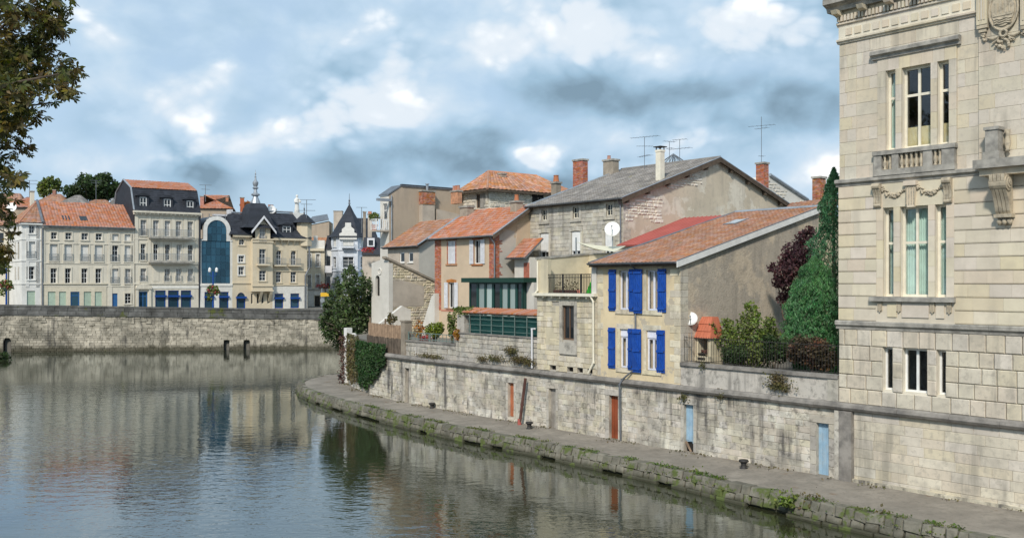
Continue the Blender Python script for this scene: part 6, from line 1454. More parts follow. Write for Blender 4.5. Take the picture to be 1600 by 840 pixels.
fq.part('stone_block', mb, 'far_quay_stone', kind='stuff')
fq.part('parapet_core', MB().prism([SF.m(L0, -.02, far_ledge), SF.m(L1, -.02, far_ledge), SF.m(L1, -.02, far_top - .2), SF.m(L0, -.02, far_top - .2)], (0, .45, 0)), 'far_coping')
def lay_sl(name, z0, z1, h, wa, wb, d0, d1, m_):
    for (a, b, c, e) in courses(FW.x(-40), 47, z0, z1, h, wa, wb, (), .05):
        um, zm = (a + b) / 2, (c + e) / 2; v, f = block_geo(S('-y', 0.), a - um + .01, b - um - .01, c - zm + .01, e - zm - .01, 0, d1 - d0 + rnd.uniform(-.02, .02), .02, .012)
        fq.piece(name, mesh(name, v, f, m_), SF.m(um, d0, zm), rot=(0, math.atan(.0195), 0))
lay_sl('parapet_block', far_ledge + .12, far_top - .2, .42, .9, 1.7, -.03, .05, 'far_coping')
for (a, b, c, e) in courses(FW.x(-40), 47, far_top - .2, far_top, .2, 1.3, 2.2):
    um = (a + b) / 2; fq.piece('coping_stone', mesh('coping_stone', *(lambda q: (q.v, q.f))(MB().box(a - um + .008, b - um - .008, -.10, .52, -.1, .1)), 'far_coping'), SF.m(um, 0, far_top - .1), rot=(0, math.atan(.0195), 0))
fq.part('ledge', MB().prism([SF.m(L0, .12, far_ledge), SF.m(L1, .12, far_ledge), SF.m(L1, .12, far_ledge + .12), SF.m(L0, .12, far_ledge + .12)], (0, .4, 0)), 'far_coping')
# ------------------------------------------------------------------ town houses
def Z1(x0, x1, y0, y1, o=0., fr=LB): return fr.rect(x0 / 2.547, x1 / 2.547, 230 + y0 / 2.547, 230 + y1 / 2.547, o)
def Z2(x0, x1, y0, y1, o=0., fr=LB): return fr.rect(200 + x0 / 2.625, 200 + x1 / 2.625, 240 + y0 / 2.625, 240 + y1 / 2.625, o)
def lev(ws): z0 = sum(q[2] for q in ws) / len(ws); z1 = sum(q[3] for q in ws) / len(ws); return [(q[0], q[1], z0, z1) for q in ws]
GZ = 4.15
def fwin(t, sf, q, kind='glass', rail=None, surround='far_stone_white', dep=.22):
    u0, u1, z0, z1 = q; s_ = .16
    t.part('window_surround', MB().sbox(sf, u0 - s_, u0, -.1, .05, z0, z1).sbox(sf, u1, u1 + s_, -.1, .05, z0, z1).sbox(sf, u0 - s_, u1 + s_, -.1, .055, z1, z1 + s_), surround)
    t.part('window_sill', MB().sbox(sf, u0 - s_, u1 + s_, -.1, .12, z0 - .14, z0 - .002), surround)
    w_ = window(t, sf, u0, u1, z0, z1, dep, 'white_paint', {'glass': 'glass_dark', 'pale': 'glass_curtain', 'shut': 'glass_dark'}[kind], 2, (.5,) if z1 - z0 < 1.3 else (.36, .68), .075, mid=.05)
    if kind == 'shut': t.part('closed_blind', MB().sbox(sf, u0 + .03, u1 - .03, -dep + .005, -dep + .03, z0 + .03, z1 - .03), 'far_white', w_)
    if rail: railing(t, sf, u0 - .1, u1 + .1, z0 + .05, z0 + (z1 - z0) * .42, .08, 'grey_iron', .13, .015, 'window_railing')
def band(t, sf, u0, u1, z, h, out, m_): return t.part('string_course', MB().sbox(sf, u0, u1, 0, out, z, z + h), m_)
FL = S('-y', 0.)
# --- white corner house
wx0, wx1 = LB.x(34), LB.x(66); weave = LB.z(66, 349); hdep = 10.
hw = T('white_corner_house', 'white rendered corner house under the hip of the long tiled roof', 'house', LB, wx0, 0, GZ)
ws = [Z1(115, 138, 310, 343), Z1(110, 140, 375, 442), Z1(110, 137, 474, 526)]; sh_ = [Z1(107, 140, 571, 640)]
sh_ = [(a, b, GZ, d) for a, b, c, d in sh_]
hw.part('wall', MB().wall(FL, wx0, wx1, GZ, weave, ws + sh_, .22), 'far_stone_white'); hw.part('side_wall', MB().sprism(S('-x', wx0), [(-hdep, GZ), (-.001, GZ), (-.001, weave), (-hdep, weave)], -.2, 0), 'far_stone_white')
fwin(hw, FL, ws[0]); fwin(hw, FL, ws[1], 'shut', True); fwin(hw, FL, ws[2]); hw.part('shop_shutter', MB().sbox(FL, sh_[0][0], sh_[0][1], -.2, -.12, GZ, sh_[0][3]), 'pale_green_shop')
for z in (Z1(0, 1, 366, 366)[2], Z1(0, 1, 452, 452)[2], Z1(100, 101, 545, 545)[2]): band(hw, FL, wx0 - .05, wx1 - .1, z, .14, .07, 'far_stone_white'); hw.part('string_course', MB().sbox(S('-x', wx0), -hdep, .06, 0, .07, z, z + .14), 'far_stone_white')
for u in (wx0 + .45, wx1 - .7, wx0 + 1.6): hw.part('pilaster', MB().sbox(FL, u, u + .35, 0, .05, GZ + 3.2, weave - .2), 'far_stone_white')
swn = [(-2.8, -1.9), (-5.2, -4.3)]
for z0, z1 in ((ws[0][2], ws[0][3]), (ws[1][2], ws[1][3]), (ws[2][2], ws[2][3])):
    for a, b in swn: hw.part('side_window', MB().sbox(S('-x', wx0), a, b, 0, .05, z0, z1), 'glass_curtain')
# --- long stone house
ax0, ax1 = wx1, LB.x(209); aeave = LB.z(138, 355); 
ha = T('long_stone_house', 'long pale stone house with orange tiled roof and rows of shuttered windows', 'house', LB, ax0, 0, GZ)
r3 = lev([Z1(a, b, 334 + i * 3.2, 361 + i * 3.2) for i, (a, b) in enumerate(((203, 227), (260, 285), (324, 350), (381, 406), (443, 472), (496, 523)))])
r2 = lev([Z1(a, b, 381 + i * 3, 446 + i * 3) for i, (a, b) in enumerate(((199, 229), (256, 287), (321, 354), (377, 409), (443, 471), (496, 523)))])
r1 = lev([Z1(a, b, 477 + i * 2, 536 + i * 2) for i, (a, b) in enumerate(((201, 226), (259, 282), (324, 348), (380, 404), (443, 471), (498, 522)))])
sp = [Z1(a, b, 574, 640) for a, b in ((190, 221), (235, 263), (280, 316), (333, 363), (377, 405))]; sp2 = [Z1(443, 468, 581, 640), Z1(497, 523, 581, 622)]
sp = [(a, b, GZ + .1, d) for a, b, c, d in sp]; sp2 = [(sp2[0][0], sp2[0][1], GZ, sp2[0][3]), sp2[1]]
ha.part('wall', MB().wall(FL, ax0, ax1, GZ, aeave, r3 + r2 + r1 + sp + sp2, .22), 'far_stone')
for i, q in enumerate(r3): fwin(ha, FL, q, 'shut' if i > 3 else 'glass', surround='far_stone')
for i, q in enumerate(r2): fwin(ha, FL, q, 'glass' if i == 4 else 'shut', True, surround='far_stone')
for i, q in enumerate(r1): fwin(ha, FL, q, 'shut' if i == 4 else ('pale' if i == 5 else 'glass'), i > 3, surround='far_stone')
sx0, sx1 = Z1(172, 424, 0, 1)[:2]
ha.part('shopfront', MB().wall(S('-y', -.06), sx0, sx1, GZ, Z1(290, 300, 545, 545)[2], sp, .06), 'far_cream'); ha.part('shopfront_cornice', MB().sbox(FL, sx0 - .05, sx1 + .05, .061, .18, Z1(290, 300, 545, 545)[2], Z1(290, 300, 545, 545)[2] + .15), 'far_cream')
for i, q in enumerate(sp):
    if i == 2: window(ha, FL, *q, .02, 'door_blue', 'glass_shop', 1, (.8,), .14, name='shop_door')
    else: ha.part('shop_shutter', MB().sbox(FL, q[0], q[1], -.2, -.05, q[2], q[3]), 'pale_green_shop')
q = sp2[0]; ha.part('door', MB().sbox(FL, q[0], q[1], -.2, -.12, q[2], q[3]), 'door_blue'); fwin(ha, FL, sp2[1], surround='far_stone')
for z, h in ((r3[0][2] - .55, .12), (r2[0][2] - .35, .12), (r1[0][2] - .45, .15)): band(ha, FL, ax0 + .05, ax1, z, h, .07, 'far_stone')
for px in (67.5, 172, 207): u = LB.x(px); ha.part('pilaster', MB().sbox(FL, u - .25, u + .25, 0, .05, GZ, aeave - .25), 'far_stone')
ha.part('eave_cornice', MB().sbox(FL, ax0, ax1, -.1, .35, aeave - .25, aeave), 'weathered_ledge'); gutter(ha, ax0, ax1, -.45, aeave + .08, 'zinc', .12)
ha.part('downpipe', MB().tube([(ax0, -.12, aeave - .1), (ax0, -.12, GZ)], .09, 6), 'zinc_dark')
rdg = 5.5; rzz = LB.z(120, 317, rdg); apx = (LB.x(58, rdg), rdg, rzz)
q_ = [(ax0, -.4, aeave + .02), (ax1 + .1, -.4, aeave + .02), (ax1 + .1, rdg, rzz), (apx[0], rdg, rzz)]
rf = slab(ha, 'roof', q_, .12, 'timber_dark'); tiles(ha, 'roof_tile', q_[0], q_[1], q_[3], q_[2], .36, .42, 'tile_new', rf, .03, .05)
ha.part('back_roof', MB().poly([q_[3], q_[2], (ax1, 11.5, aeave), (ax0, 11.5, aeave)]), 'tile_new', rf)
for px in (103, 130): 
    u, o = LB.x(px, 1.6), 1.5; z = aeave + (rzz - aeave) * (o + .4) / (rdg + .4); k = (rzz - aeave) / (rdg + .4)
    ha.part('skylight', MB().prism([(u - .45, o - .5, z - .5 * k + .12), (u + .45, o - .5, z - .5 * k + .12), (u + .45, o + .5, z + .5 * k + .12), (u - .45, o + .5, z + .5 * k + .12)], (0, 0, -.1)), 'glass_dark', rf)
wl_ = [(wx0 - .35, -.4, weave + .02), (ax0, -.4, weave + .02), apx, (wx0 - .35, 11.3, weave + .02)]
rf = hw.part('roof', MB().poly(wl_[:3]).poly([wl_[3], wl_[0], wl_[2]]), 'timber_dark'); tiles(hw, 'roof_tile', wl_[0], wl_[1], wl_[2], (wl_[2][0] + .01, wl_[2][1], wl_[2][2]), .36, .42, 'tile_brown', rf, .03, .05); tiles(hw, 'roof_tile', wl_[3], wl_[0], wl_[2], (wl_[2][0], wl_[2][1] + .01, wl_[2][2]), .36, .42, 'tile_brown', rf, .03, .05)
hw.part('hip_tile', MB().tube([wl_[0], apx], .14, 6), 'tile_new', rf); hw.part('valley_flashing', MB().tube([(ax0, -.45, weave + .1), (apx[0], apx[1], apx[2] + .1)], .17, 6), 'zinc_dark', rf); hw.part('eave_cornice', MB().sbox(FL, wx0 - .3, ax0, -.1, .35, weave - .2, weave), 'far_stone_white')
chimney(LB, LB.x(48, 7), LB.x(54, 7), 7, 7.8, rzz - 1.2, LB.z(51, 298, 7), 'far_stone', 'pale rendered chimney at the hip of the long tiled roof', bricks=False)
# --- mansard house
mx0, mx1 = ax1, LB.x(312.5); mce = LB.z(260, 331); 
hm_ = T('mansard_house', 'tall stone house with iron balconies and slate mansard under red tiles', 'house', LB, mx0, 0, GZ)
m3 = lev([Z1(a, b, 284 + i * 4, 346 + i * 4) for i, (a, b) in enumerate(((559, 583), (609, 632), (655, 678), (700, 722), (747, 768)))]); m2 = lev([Z1(a, b, 380 + i * 3, 444 + i * 3) for i, (a, b) in enumerate(((560, 580), (610, 630), (657, 676), (702, 722), (748, 768)))]); m1 = lev([Z1(a, b, 480 + i * 2, 530 + i * 2) for i, (a, b) in enumerate(((559, 582), (655, 677), (701, 722), (748, 768)))])
gd = [Z1(553, 588, 574, 640)] + [Z1(a, b, 569, 640) for a, b in ((618, 660), (669, 712), (720, 761))]; gd = [(a, b, GZ + .05, d) for a, b, c, d in gd]
hm_.part('wall', MB().wall(FL, mx0, mx1, GZ, mce, m3 + m2 + m1 + gd, .25), 'far_stone')
for q in m3: fwin(hm_, FL, q, 'pale', None, 'far_stone')
for i, q in enumerate(m2): fwin(hm_, FL, q, 'pale' if i == 3 else 'glass', None, 'far_stone')
for q in m1: fwin(hm_, FL, q, 'pale', True, 'far_stone')
q = Z1(609, 632, 483, 530); hm_.part('blind_window', MB().sbox(FL, q[0], q[1], 0, .05, m1[0][2], m1[0][3]), 'far_stone')
for ws, zb in ((m3, None), (m2, None)):
    z0 = ws[0][2] - .12; xa, xb = LB.x(590 / 2.547), LB.x(760 / 2.547)
    hm_.part('balcony_slab', MB().sbox(FL, xa, xb, 0, .95, z0 - .22, z0), 'weathered_ledge'); hm_.part('balcony_bracket', MB().sbox(FL, xa + .2, xb - .2, 0, .6, z0 - .42, z0 - .23), 'far_stone')
    railing(hm_, S('-y', -.9), xa, xb, z0 + .06, z0 + 1.0, 0, 'grey_iron', .15, .02, 'balcony_railing', (xa, xb)); railing(hm_, FL, ws[0][0] - .2, ws[0][1] + .2, z0 + .06, z0 + 1., .1, 'grey_iron', .15, .02, 'window_railing')
for i in range(6): u = mx0 + .35 + (mx1 - mx0 - .7) * i / 5; hm_.part('pilaster', MB().sbox(FL, u - .22, u + .22, 0, .08, m2[0][2] - .3, mce - .5), 'far_stone')
for z, h in ((m2[0][2] - .5, .2), (m1[0][2] - .4, .2), (m3[0][2] - .5, .15)): band(hm_, FL, mx0, mx1, z, h, .10, 'far_stone')
hm_.part('cornice', MB().sbox(FL, mx0 - .05, mx1, -.1, .3, mce - .5, mce - .25).sbox(FL, mx0 - .1, mx1 + .05, -.1, .6, mce - .25, mce), 'far_stone')
u = mx0 + .2
while u < mx1 - .2: hm_.part('modillion', MB().sbox(FL, u, u + .14, .3, .5, mce - .42, mce - .251), 'far_stone'); u += .55
for i, q in enumerate(gd):
    if i == 0: window(hm_, FL, *q, .2, 'door_blue', 'glass_shop', 2, (.75,), .14, name='door')
    else: window(hm_, FL, *q, .12, 'blue_paint', 'glass_shop', 1, (.72,), .14, name='shop_window'); hm_.part('awning', MB().sbox(FL, q[0] - .05, q[1] + .05, -.05, .25, q[2] + (q[3] - q[2]) * .66, q[2] + (q[3] - q[2]) * .76), 'blue_paint')
q = gd[0]; um = (q[0] + q[1]) / 2; hm_.part('door_pediment', MB().sprism(FL, [(q[0] - .5, q[3] + .35), (q[1] + .5, q[3] + .35), (q[1] + .3, q[3] + .8), (um, q[3] + 1.05), (q[0] - .3, q[3] + .8)], 0, .3).sbox(FL, q[0] - .4, q[0] - .1, 0, .2, GZ, q[3] + .34).sbox(FL, q[1] + .1, q[1] + .4, 0, .2, GZ, q[3] + .34), 'far_stone')
hm_.part('shop_band', MB().sbox(FL, gd[1][0] - .4, mx1, 0, .05, gd[1][3] + .25, gd[1][3] + .6), 'shop_white')
mz1 = LB.z(255, 296, 1.2); myr = 5.2; mzr = LB.z(250, 284, myr); md = 2 * myr
# slate faces: front, left end (gambrel shape), tiles above
prof = [(-.4, mce), (1.2, mz1), (myr, mzr), (md - 1.2, mz1), (md + .4, mce)]
def slate_rows(t, par, p00, p10, p01, p11, n, m_='slate'):
    return tiles(t, 'slate', p00, p10, p01, p11, .45, (Vector(p01) - Vector(p00)).length / n, m_, par, .01, .0)
rf = hm_.part('roof', MB().poly([(mx0, -.4, mce), (mx1, -.4, mce), (mx1, 1.2, mz1), (mx0, 1.2, mz1)]).poly([(mx0, 1.2, mz1), (mx1, 1.2, mz1), (mx1, myr, mzr), (mx0, myr, mzr)]).poly([(mx0, myr, mzr), (mx1, myr, mzr), (mx1, md - 1.2, mz1), (mx0, md - 1.2, mz1)]), 'slate')
slate_rows(hm_, rf, (mx0, -.4, mce), (mx1, -.4, mce), (mx0, 1.2, mz1), (mx1, 1.2, mz1), 12)
tiles(hm_, 'roof_tile', (mx0, 1.1, mz1), (mx1, 1.1, mz1), (mx0, myr, mzr), (mx1, myr, mzr), .36, .42, 'tile_new', rf, .04, .05)
hm_.part('end_wall', MB().sprism(S('-x', mx0), [(-md - .4, GZ), (.001, GZ), (.001, mce)] + [(-y, z) for y, z in prof] + [(-md - .4, mce)], -.2, 0), 'slate')
hm_.part('end_wall', MB().sprism(S('+x', mx1), [(.001, GZ), (md + .4, GZ)] + [(y, z) for y, z in prof[::-1]], -.2, 0), 'slate')
for (a, b) in zip(prof, prof[1:]): hm_.part('verge_flashing', MB().tube([(mx0 - .05, a[0], a[1] + .05), (mx0 - .05, b[0], b[1] + .05)], .12, 6), 'zinc', rf)
hm_.part('side_window', MB().sbox(S('-x', mx0), -LB.ax(178, 312, mx0)[0], -LB.ax(173.5, 312, mx0)[0], 0, .05, LB.ax(175, 320, mx0)[1], LB.ax(175, 310, mx0)[1]), 'glass_curtain')
def dormer(t, sf_y, q, par, roofm='slate', frame='white_paint', dep=1.6, nx=1):
    u0, u1, z0, z1 = q; sf = S('-y', sf_y)
    d_ = t.part('dormer', MB().sbox(sf, u0 - .28, u0, -dep, 0, z0 - .1, z1).sbox(sf, u1, u1 + .28, -dep, 0, z0 - .1, z1).sbox(sf, u0 - .28, u1 + .28, -dep, .02, z1, z1 + .15).sbox(sf, u0 - .3, u1 + .3, -.2, .06, z0 - .2, z0 - .1), roofm, par)
    um = (u0 + u1) / 2; t.part('dormer_roof', MB().sprism(sf, [(u0 - .45, z1 + .15), (u1 + .45, z1 + .15), (um + .3, z1 + .5), (um - .3, z1 + .5)], -dep, .2), roofm, par)
    w_ = window(t, sf, u0, u1, z0 - .1, z1, .05, frame, 'glass_dark', 2, (.5,), .10, name='dormer_window', parent=None)
    return d_
for (a, b) in ((556, 584), (652, 680), (743, 770)): q = Z1(a, b, 198 + (a - 559) * .08, 243 + (a - 559) * .08, -.1); dormer(hm_, -.1, q, rf)
# --- glass fronted block
gx0, gx1 = mx1, LB.x(363); gtop = LB.z(336, 373)
hg = T('glass_front_block', 'modern block with arched blue glass front between the stone houses', 'building', LB, gx0, 0, GZ)
ga, gb = Z2(302, 420, 0, 1)[:2]; gz0, gz1 = Z2(360, 361, 362, 532)[2:]; aa, ab = Z2(325, 405, 0, 1)[:2]; azt = Z2(360, 361, 272, 273)[3]
sg_ = lev([Z2(a, b, 566, 640) for a, b in ((314, 352), (374, 413))]); sg_ = [(a, b, GZ + .05, d) for a, b, c, d in sg_]
rise = (ab - aa) / 2; azs = azt - rise
shape = [(gx0, GZ)]
hg.part('wall', MB().wall(FL, gx0, gx1, GZ, gz1 + .15, [(ga, gb, gz0, gz1 + .15)] + sg_, .25), 'shop_white')
n = 12; um = (aa + ab) / 2; ro = rise + .55; mb = MB()
for sgn in (-1, 1): mb.sbox(FL, *( (aa - .55, aa) if sgn < 0 else (ab, ab + .55)), -.3, .0, gz1 + .151, azs)
for i in range(n):
    t0, t1 = math.pi * i / n, math.pi * (i + 1) / n; mb.sprism(FL, [(um + rise * math.cos(t0), azs + rise * math.sin(t0)), (um + ro * math.cos(t0), azs + ro * math.sin(t0)), (um + ro * math.cos(t1), azs + ro * math.sin(t1)), (um + rise * math.cos(t1), azs + rise * math.sin(t1))], -.3, 0)
hg.part('arch_surround', mb, 'far_white'); hg.part('shoulder_coping', MB().sbox(FL, gx0, aa - .55, -.3, .08, gz1 + .151, gz1 + .32).sbox(FL, ab + .55, gx1, -.3, .08, gz1 + .151, gz1 + .32), 'far_white')
nr = 9; nc = 5; dz_ = (azt - gz0) / nr; gm = MB()
for j in range(nr):
    for i in range(nc + 1):
        lo = gz0 + j * dz_; hi = lo + dz_; wide = hi <= gz1 + .3; a_, b_ = (ga, gb) if wide else (aa, ab); cols = 6 if wide else 4
        if i >= cols: continue
        u0, u1 = a_ + (b_ - a_) * i / cols, a_ + (b_ - a_) * (i + 1) / cols
        def lim(u): return azs + math.sqrt(max(0., rise ** 2 - (u - um) ** 2))
        pts = [(u0 + .03, lo + .03), (u1 - .03, lo + .03), (u1 - .03, hi - .03), (u0 + .03, hi - .03)]
        if not wide: pts = [(u, min(z, max(lo + .03, lim(u) - .02))) for u, z in pts]
        o = hg.part('pane', MB().sprism(FL, pts, -.16, -.12 + rnd.uniform(-.004, .004)), 'glass_blue')
hg.part('glazing_back', MB().sbox(FL, ga, gb, -.24, -.17, gz0, gz1 + .15).sprism(FL, [(aa, gz1), (ab, gz1)] + [(um + rise * math.cos(math.pi * i / 12), azs + rise * math.sin(math.pi * i / 12)) for i in range(13)], -.24, -.17), 'blue_glass_frame')
for q in sg_: window(hg, FL, *q, .12, 'blue_paint', 'glass_shop', 1, (.72,), .14, name='shop_window'); hg.part('awning', MB().sbox(FL, q[0] - .05, q[1] + .05, -.05, .25, q[2] + (q[3] - q[2]) * .66, q[2] + (q[3] - q[2]) * .76), 'blue_paint')
band(hg, FL, gx0, gx1, gz0 - .35, .3, .1, 'shop_white')
mb = MB(); n = 10
for y in (-.0, 9.): mb.v += [(um + (ro + .05) * math.cos(math.pi * i / n), y + .31, azs + (ro + .05) * math.sin(math.pi * i / n)) for i in range(n + 1)]
mb.f = [(i, i + 1, n + 2 + i, n + 1 + i) for i in range(n)]
hg.part('vault_roof', mb, 'zinc_dark', smooth=True); hg.part('body', MB().box(gx0 + .05, gx1 - .05, .35, 9., GZ, gtop), 'zinc_dark'); hg.part('roof_deck', MB().box(gx0, LB.x(395), 3., 9., azt - .3, azt + .1), 'zinc_dark')
for i, px in enumerate((317, 327, 352, 362)): u = LB.x(px, 4.); hg.part('roof_rail', MB().tube([(u, 4., azt), (u, 4., azt + 1.1)], .05, 5), 'zinc')
hg.part('roof_duct', MB().box(LB.x(334, 4.5), LB.x(362, 4.5), 4.5, 5.2, azt + .9, azt + 1.15).box(LB.x(358, 4.5), LB.x(364, 4.5), 4.5, 5.6, azt + .2, azt + 1.9), 'grey_white'); hg.part('condenser', MB().box(LB.x(367, 4.5), LB.x(374, 4.5), 4.5, 5.2, azt + .2, azt + 1.5), 'grey_white')
# --- gabled stone bank
bx0, bx1 = gx1, LB.x(480); beave = LB.z(455, 372)
hk = T('gabled_stone_building', 'warm stone building with slate roofs, gabled bay and tall metal spire', 'building', LB, bx0, 0, GZ)
leave = LB.z(380, 367)
wk = {'arch_s': Z2(455, 478, 350, 374), 'p1': Z2(453, 476, 418, 445), 'p2': Z2(453, 476, 463, 497)}
rw2 = lev([Z2(608, 630, 396, 455), Z2(668, 690, 399, 458)]); rw1 = lev([Z2(607, 629, 482, 527), Z2(667, 690, 484, 529)]); rg = lev([Z2(602, 637, 573, 640), Z2(667, 702, 575, 640)]); rg = [(a, b, GZ + .05, d) for a, b, c, d in rg]
lg = Z2(445, 482, 569, 640); lg = (lg[0], lg[1], GZ + .05, lg[3])
cxa, cxb = Z2(505, 592, 0, 1)[:2]
opsk = list(wk.values()) + rw2 + rw1 + rg + [lg]
hk.part('wall', MB().wall(FL, bx0, cxa, GZ, leave, [q for q in opsk if q[1] < cxa], .22), 'far_stone_warm'); hk.part('wall', MB().wall(FL, cxb, bx1, GZ, beave, [q for q in opsk if q[0] > cxb], .22), 'far_stone_warm')
hk.part('ground_facing', MB().sbox(FL, cxb + .02, bx1, 0, .04, rg[0][3] + .05, LB.z(450, 447)).sbox(FL, cxb + .02, rg[0][0] - .05, 0, .04, GZ, rg[0][3] + .05).sbox(FL, rg[0][1] + .05, rg[1][0] - .05, 0, .04, GZ, rg[0][3] + .05).sbox(FL, rg[1][1] + .05, bx1, 0, .04, GZ, rg[0][3] + .05), 'shop_white')
fwin(hk, FL, wk['arch_s'], surround='far_stone_warm'); hk.part('arch_head', MB().spandrel(FL, *wk['arch_s'][:2], wk['arch_s'][3], .5, .0, .2), 'far_stone_warm')
fwin(hk, FL, wk['p1'], surround='far_stone_white'); fwin(hk, FL, wk['p2'], surround='far_stone_white')
for q in rw2: fwin(hk, FL, q, 'glass', None, 'far_stone_warm'); hk.part('arch_head', MB().spandrel(FL, q[0], q[1], q[3], .5, .0, .2), 'far_stone_warm'); hk.part('balcony_slab', MB().sbox(FL, q[0] - .5, q[1] + .5, 0, .6, q[2] - .2, q[2] - .01), 'far_stone_warm'); railing(hk, S('-y', -.55), q[0] - .45, q[1] + .45, q[2] + .03, q[2] + .95, 0, 'grey_iron', .15, .02, 'balcony_railing')
for q in rw1: fwin(hk, FL, q, 'glass', None, 'far_stone_warm')
for q in rg + [lg]: window(hk, FL, *q, .12, 'blue_paint', 'glass_shop', 1, (.72,), .16, name='shop_window'); hk.part('awning', MB().sbox(FL, q[0] - .08, q[1] + .08, -.05, .3, q[2] + (q[3] - q[2]) * .64, q[2] + (q[3] - q[2]) * .76), 'blue_paint')
hk.part('arch_head', MB().spandrel(FL, lg[0], lg[1], lg[3], .85, .0, .11), 'far_stone_warm')
for z in (LB.z(440, 446), LB.z(440, 424)): band(hk, FL, cxb, bx1, z, .2, .12, 'far_stone_warm')
band(hk, FL, bx0, cxa, LB.z(380, 443), .2, .12, 'far_stone_warm')
hk.part('eave_cornice', MB().sbox(FL, bx0, cxa, -.1, .4, leave - .3, leave), 'far_stone_warm'); hk.part('eave_cornice', MB().sbox(FL, cxb, bx1, -.1, .5, beave - .35, beave), 'far_stone_warm')
u = cxb + .3
while u < bx1 - .2: hk.part('eave_bracket', MB().sprism(S('+x', u), [(-.45, beave - .36), (0, beave - 1.1), (0, beave - .36)], 0, .16), 'far_stone_warm'); u += .95
# central bay: projects, canted foot on corbels, gable with dormer window
FC = S('-y', -.8); cw = [Z2(539, 564, 306, 361, -.8), Z2(538, 565, 391, 452, -.8), Z2(538, 566, 479, 521, -.8)]; cg = lev([Z2(a, b, 572, 615) for a, b in ((503, 514), (528, 540), (547, 558), (571, 583))])
zc0 = LB.z(409, 455); zc1 = LB.z(410, 374)
xa, xb = LB.x(395, -.8), LB.x(426, -.8); gx = (xa + xb) / 2; gap = LB.z(414.5, 338, -.8)
hk.part('bay_wall', MB().wall(FC, xa, xb, zc0, zc1, [q for q in cw if q[3] < zc1 + .01], .22).poly([FC.m(xa, 0, zc0), FC.m(xa, -.8, zc0), FC.m(xa, -.8, zc1), FC.m(xa, 0, zc1)]).poly([FC.m(xb, -.8, zc0), FC.m(xb, 0, zc0), FC.m(xb, 0, zc1), FC.m(xb, -.8, zc1)]).poly([FC.m(xa, 0, zc0), FC.m(xb, 0, zc0), FC.m(xb, -.8, zc0), FC.m(xa, -.8, zc0)]), 'far_stone_warm')
gw = cw[0]
ga_, gb_ = xa + .35, xb - .35
hk.part('bay_gable', MB().wall(FC, ga_, gb_, zc1, gw[3], [gw], .2).sprism(FC, [(ga_, gw[3]), (gb_, gw[3]), (gb_, LB.z(415, 356, -.8)), (gx, gap - .3), (ga_, LB.z(415, 356, -.8))], -.3, 0) if LB.z(415, 356, -.8) > gw[3] else MB().wall(FC, ga_, gb_, zc1, gw[3], [gw], .2).sprism(FC, [(ga_, gw[3]), (gb_, gw[3]), (gx, gap - .3)], -.3, 0), 'far_stone_warm')
for i, q in enumerate(cw): fwin(hk, FC, q, 'glass' if i else 'pale', i == 0, 'far_stone_warm', .18)
hk.part('balcony_slab', MB().sbox(FC, cw[1][0] - .4, cw[1][1] + .4, 0, .6, cw[1][2] - .25, cw[1][2] - .01), 'far_stone_warm'); railing(hk, S('-y', -1.35), cw[1][0] - .4, cw[1][1] + .4, cw[1][2] + .02, cw[1][2] + .9, 0, 'grey_iron', .15, .02, 'balcony_railing')
for z in (zc1 - .1, cw[1][3] + .9, cw[2][2] - .8, zc0): band(hk, FC, xa - .12, xb + .12, z, .2, .12, 'far_stone_warm')
hk.part('bay_ground_wall', MB().wall(FL, cxa, cxb, GZ, zc0 - .001, cg, .2), 'far_stone_warm')
for q in cg: window(hk, FL, *q, .1, 'cream_paint', 'glass_dark', 1, (), .07)
for px in (404, 419): u = LB.x(px); hk.part('corbel', MB().sprism(S('+x', u), [(-.9, zc0 - .01), (-.7, zc0 - .4), (0, zc0 - 1.5), (0, zc0 - .01)], 0, .35), 'far_stone_warm')
# roofs of the bank
def loft(t, name, lo, hi, m_, par=None): return t.part(name, MB().add(list(lo) + list(hi), [(i, (i + 1) % len(lo), len(lo) + (i + 1) % len(lo), len(lo) + i) for i in range(len(lo))] + [tuple(range(len(lo), 2 * len(lo)))]), m_, par)
rt = LB.z(465, 334, 3.)
rf = hk.part('roof', MB().poly([(cxb - 1.6, -.55, beave), (bx1 + .5, -.55, beave), (bx1 - 1.0, 3., rt), (cxb - 1.6, 3., rt)]).poly([(bx1 + .5, -.55, beave), (bx1 + .5, 10, beave), (bx1 - 1, 9, rt), (bx1 - 1., 3., rt)]).box(cxb - 1.6, bx1 - 1., 3., 9, beave, rt), 'slate')
slate_rows(hk, rf, (cxb - 1.6, -.55, beave), (bx1 + .5, -.55, beave), (cxb - 1.6, 3., rt), (bx1 - 1., 3., rt), 12)
lt = LB.z(375, 334, 3.)
rf2 = hk.part('roof', MB().poly([(bx0 - .5, -.5, leave), (cxa + .8, -.5, leave), (cxa + .8, 3., lt), (bx0 + .9, 3., lt)]).poly([(bx0 - .5, 8, leave), (bx0 - .5, -.5, leave), (bx0 + .9, 3., lt), (bx0 + .9, 8, lt)]).box(bx0 + .9, cxa + .8, 3., 9, leave, lt), 'slate')
slate_rows(hk, rf2, (bx0 - .5, -.5, leave), (cxa + .8, -.5, leave), (bx0 + .9, 3., lt), (cxa + .8, 3., lt), 12)
hk.part('ridge_rail', MB().tube([(bx0 + .9, 3., lt + .15), (cxa + .8, 3., lt + .15)], .12, 5).tube([(cxb - 1, 3., rt + .2), (bx1 - 1., 3., rt + .2)], .14, 5), 'zinc', rf)
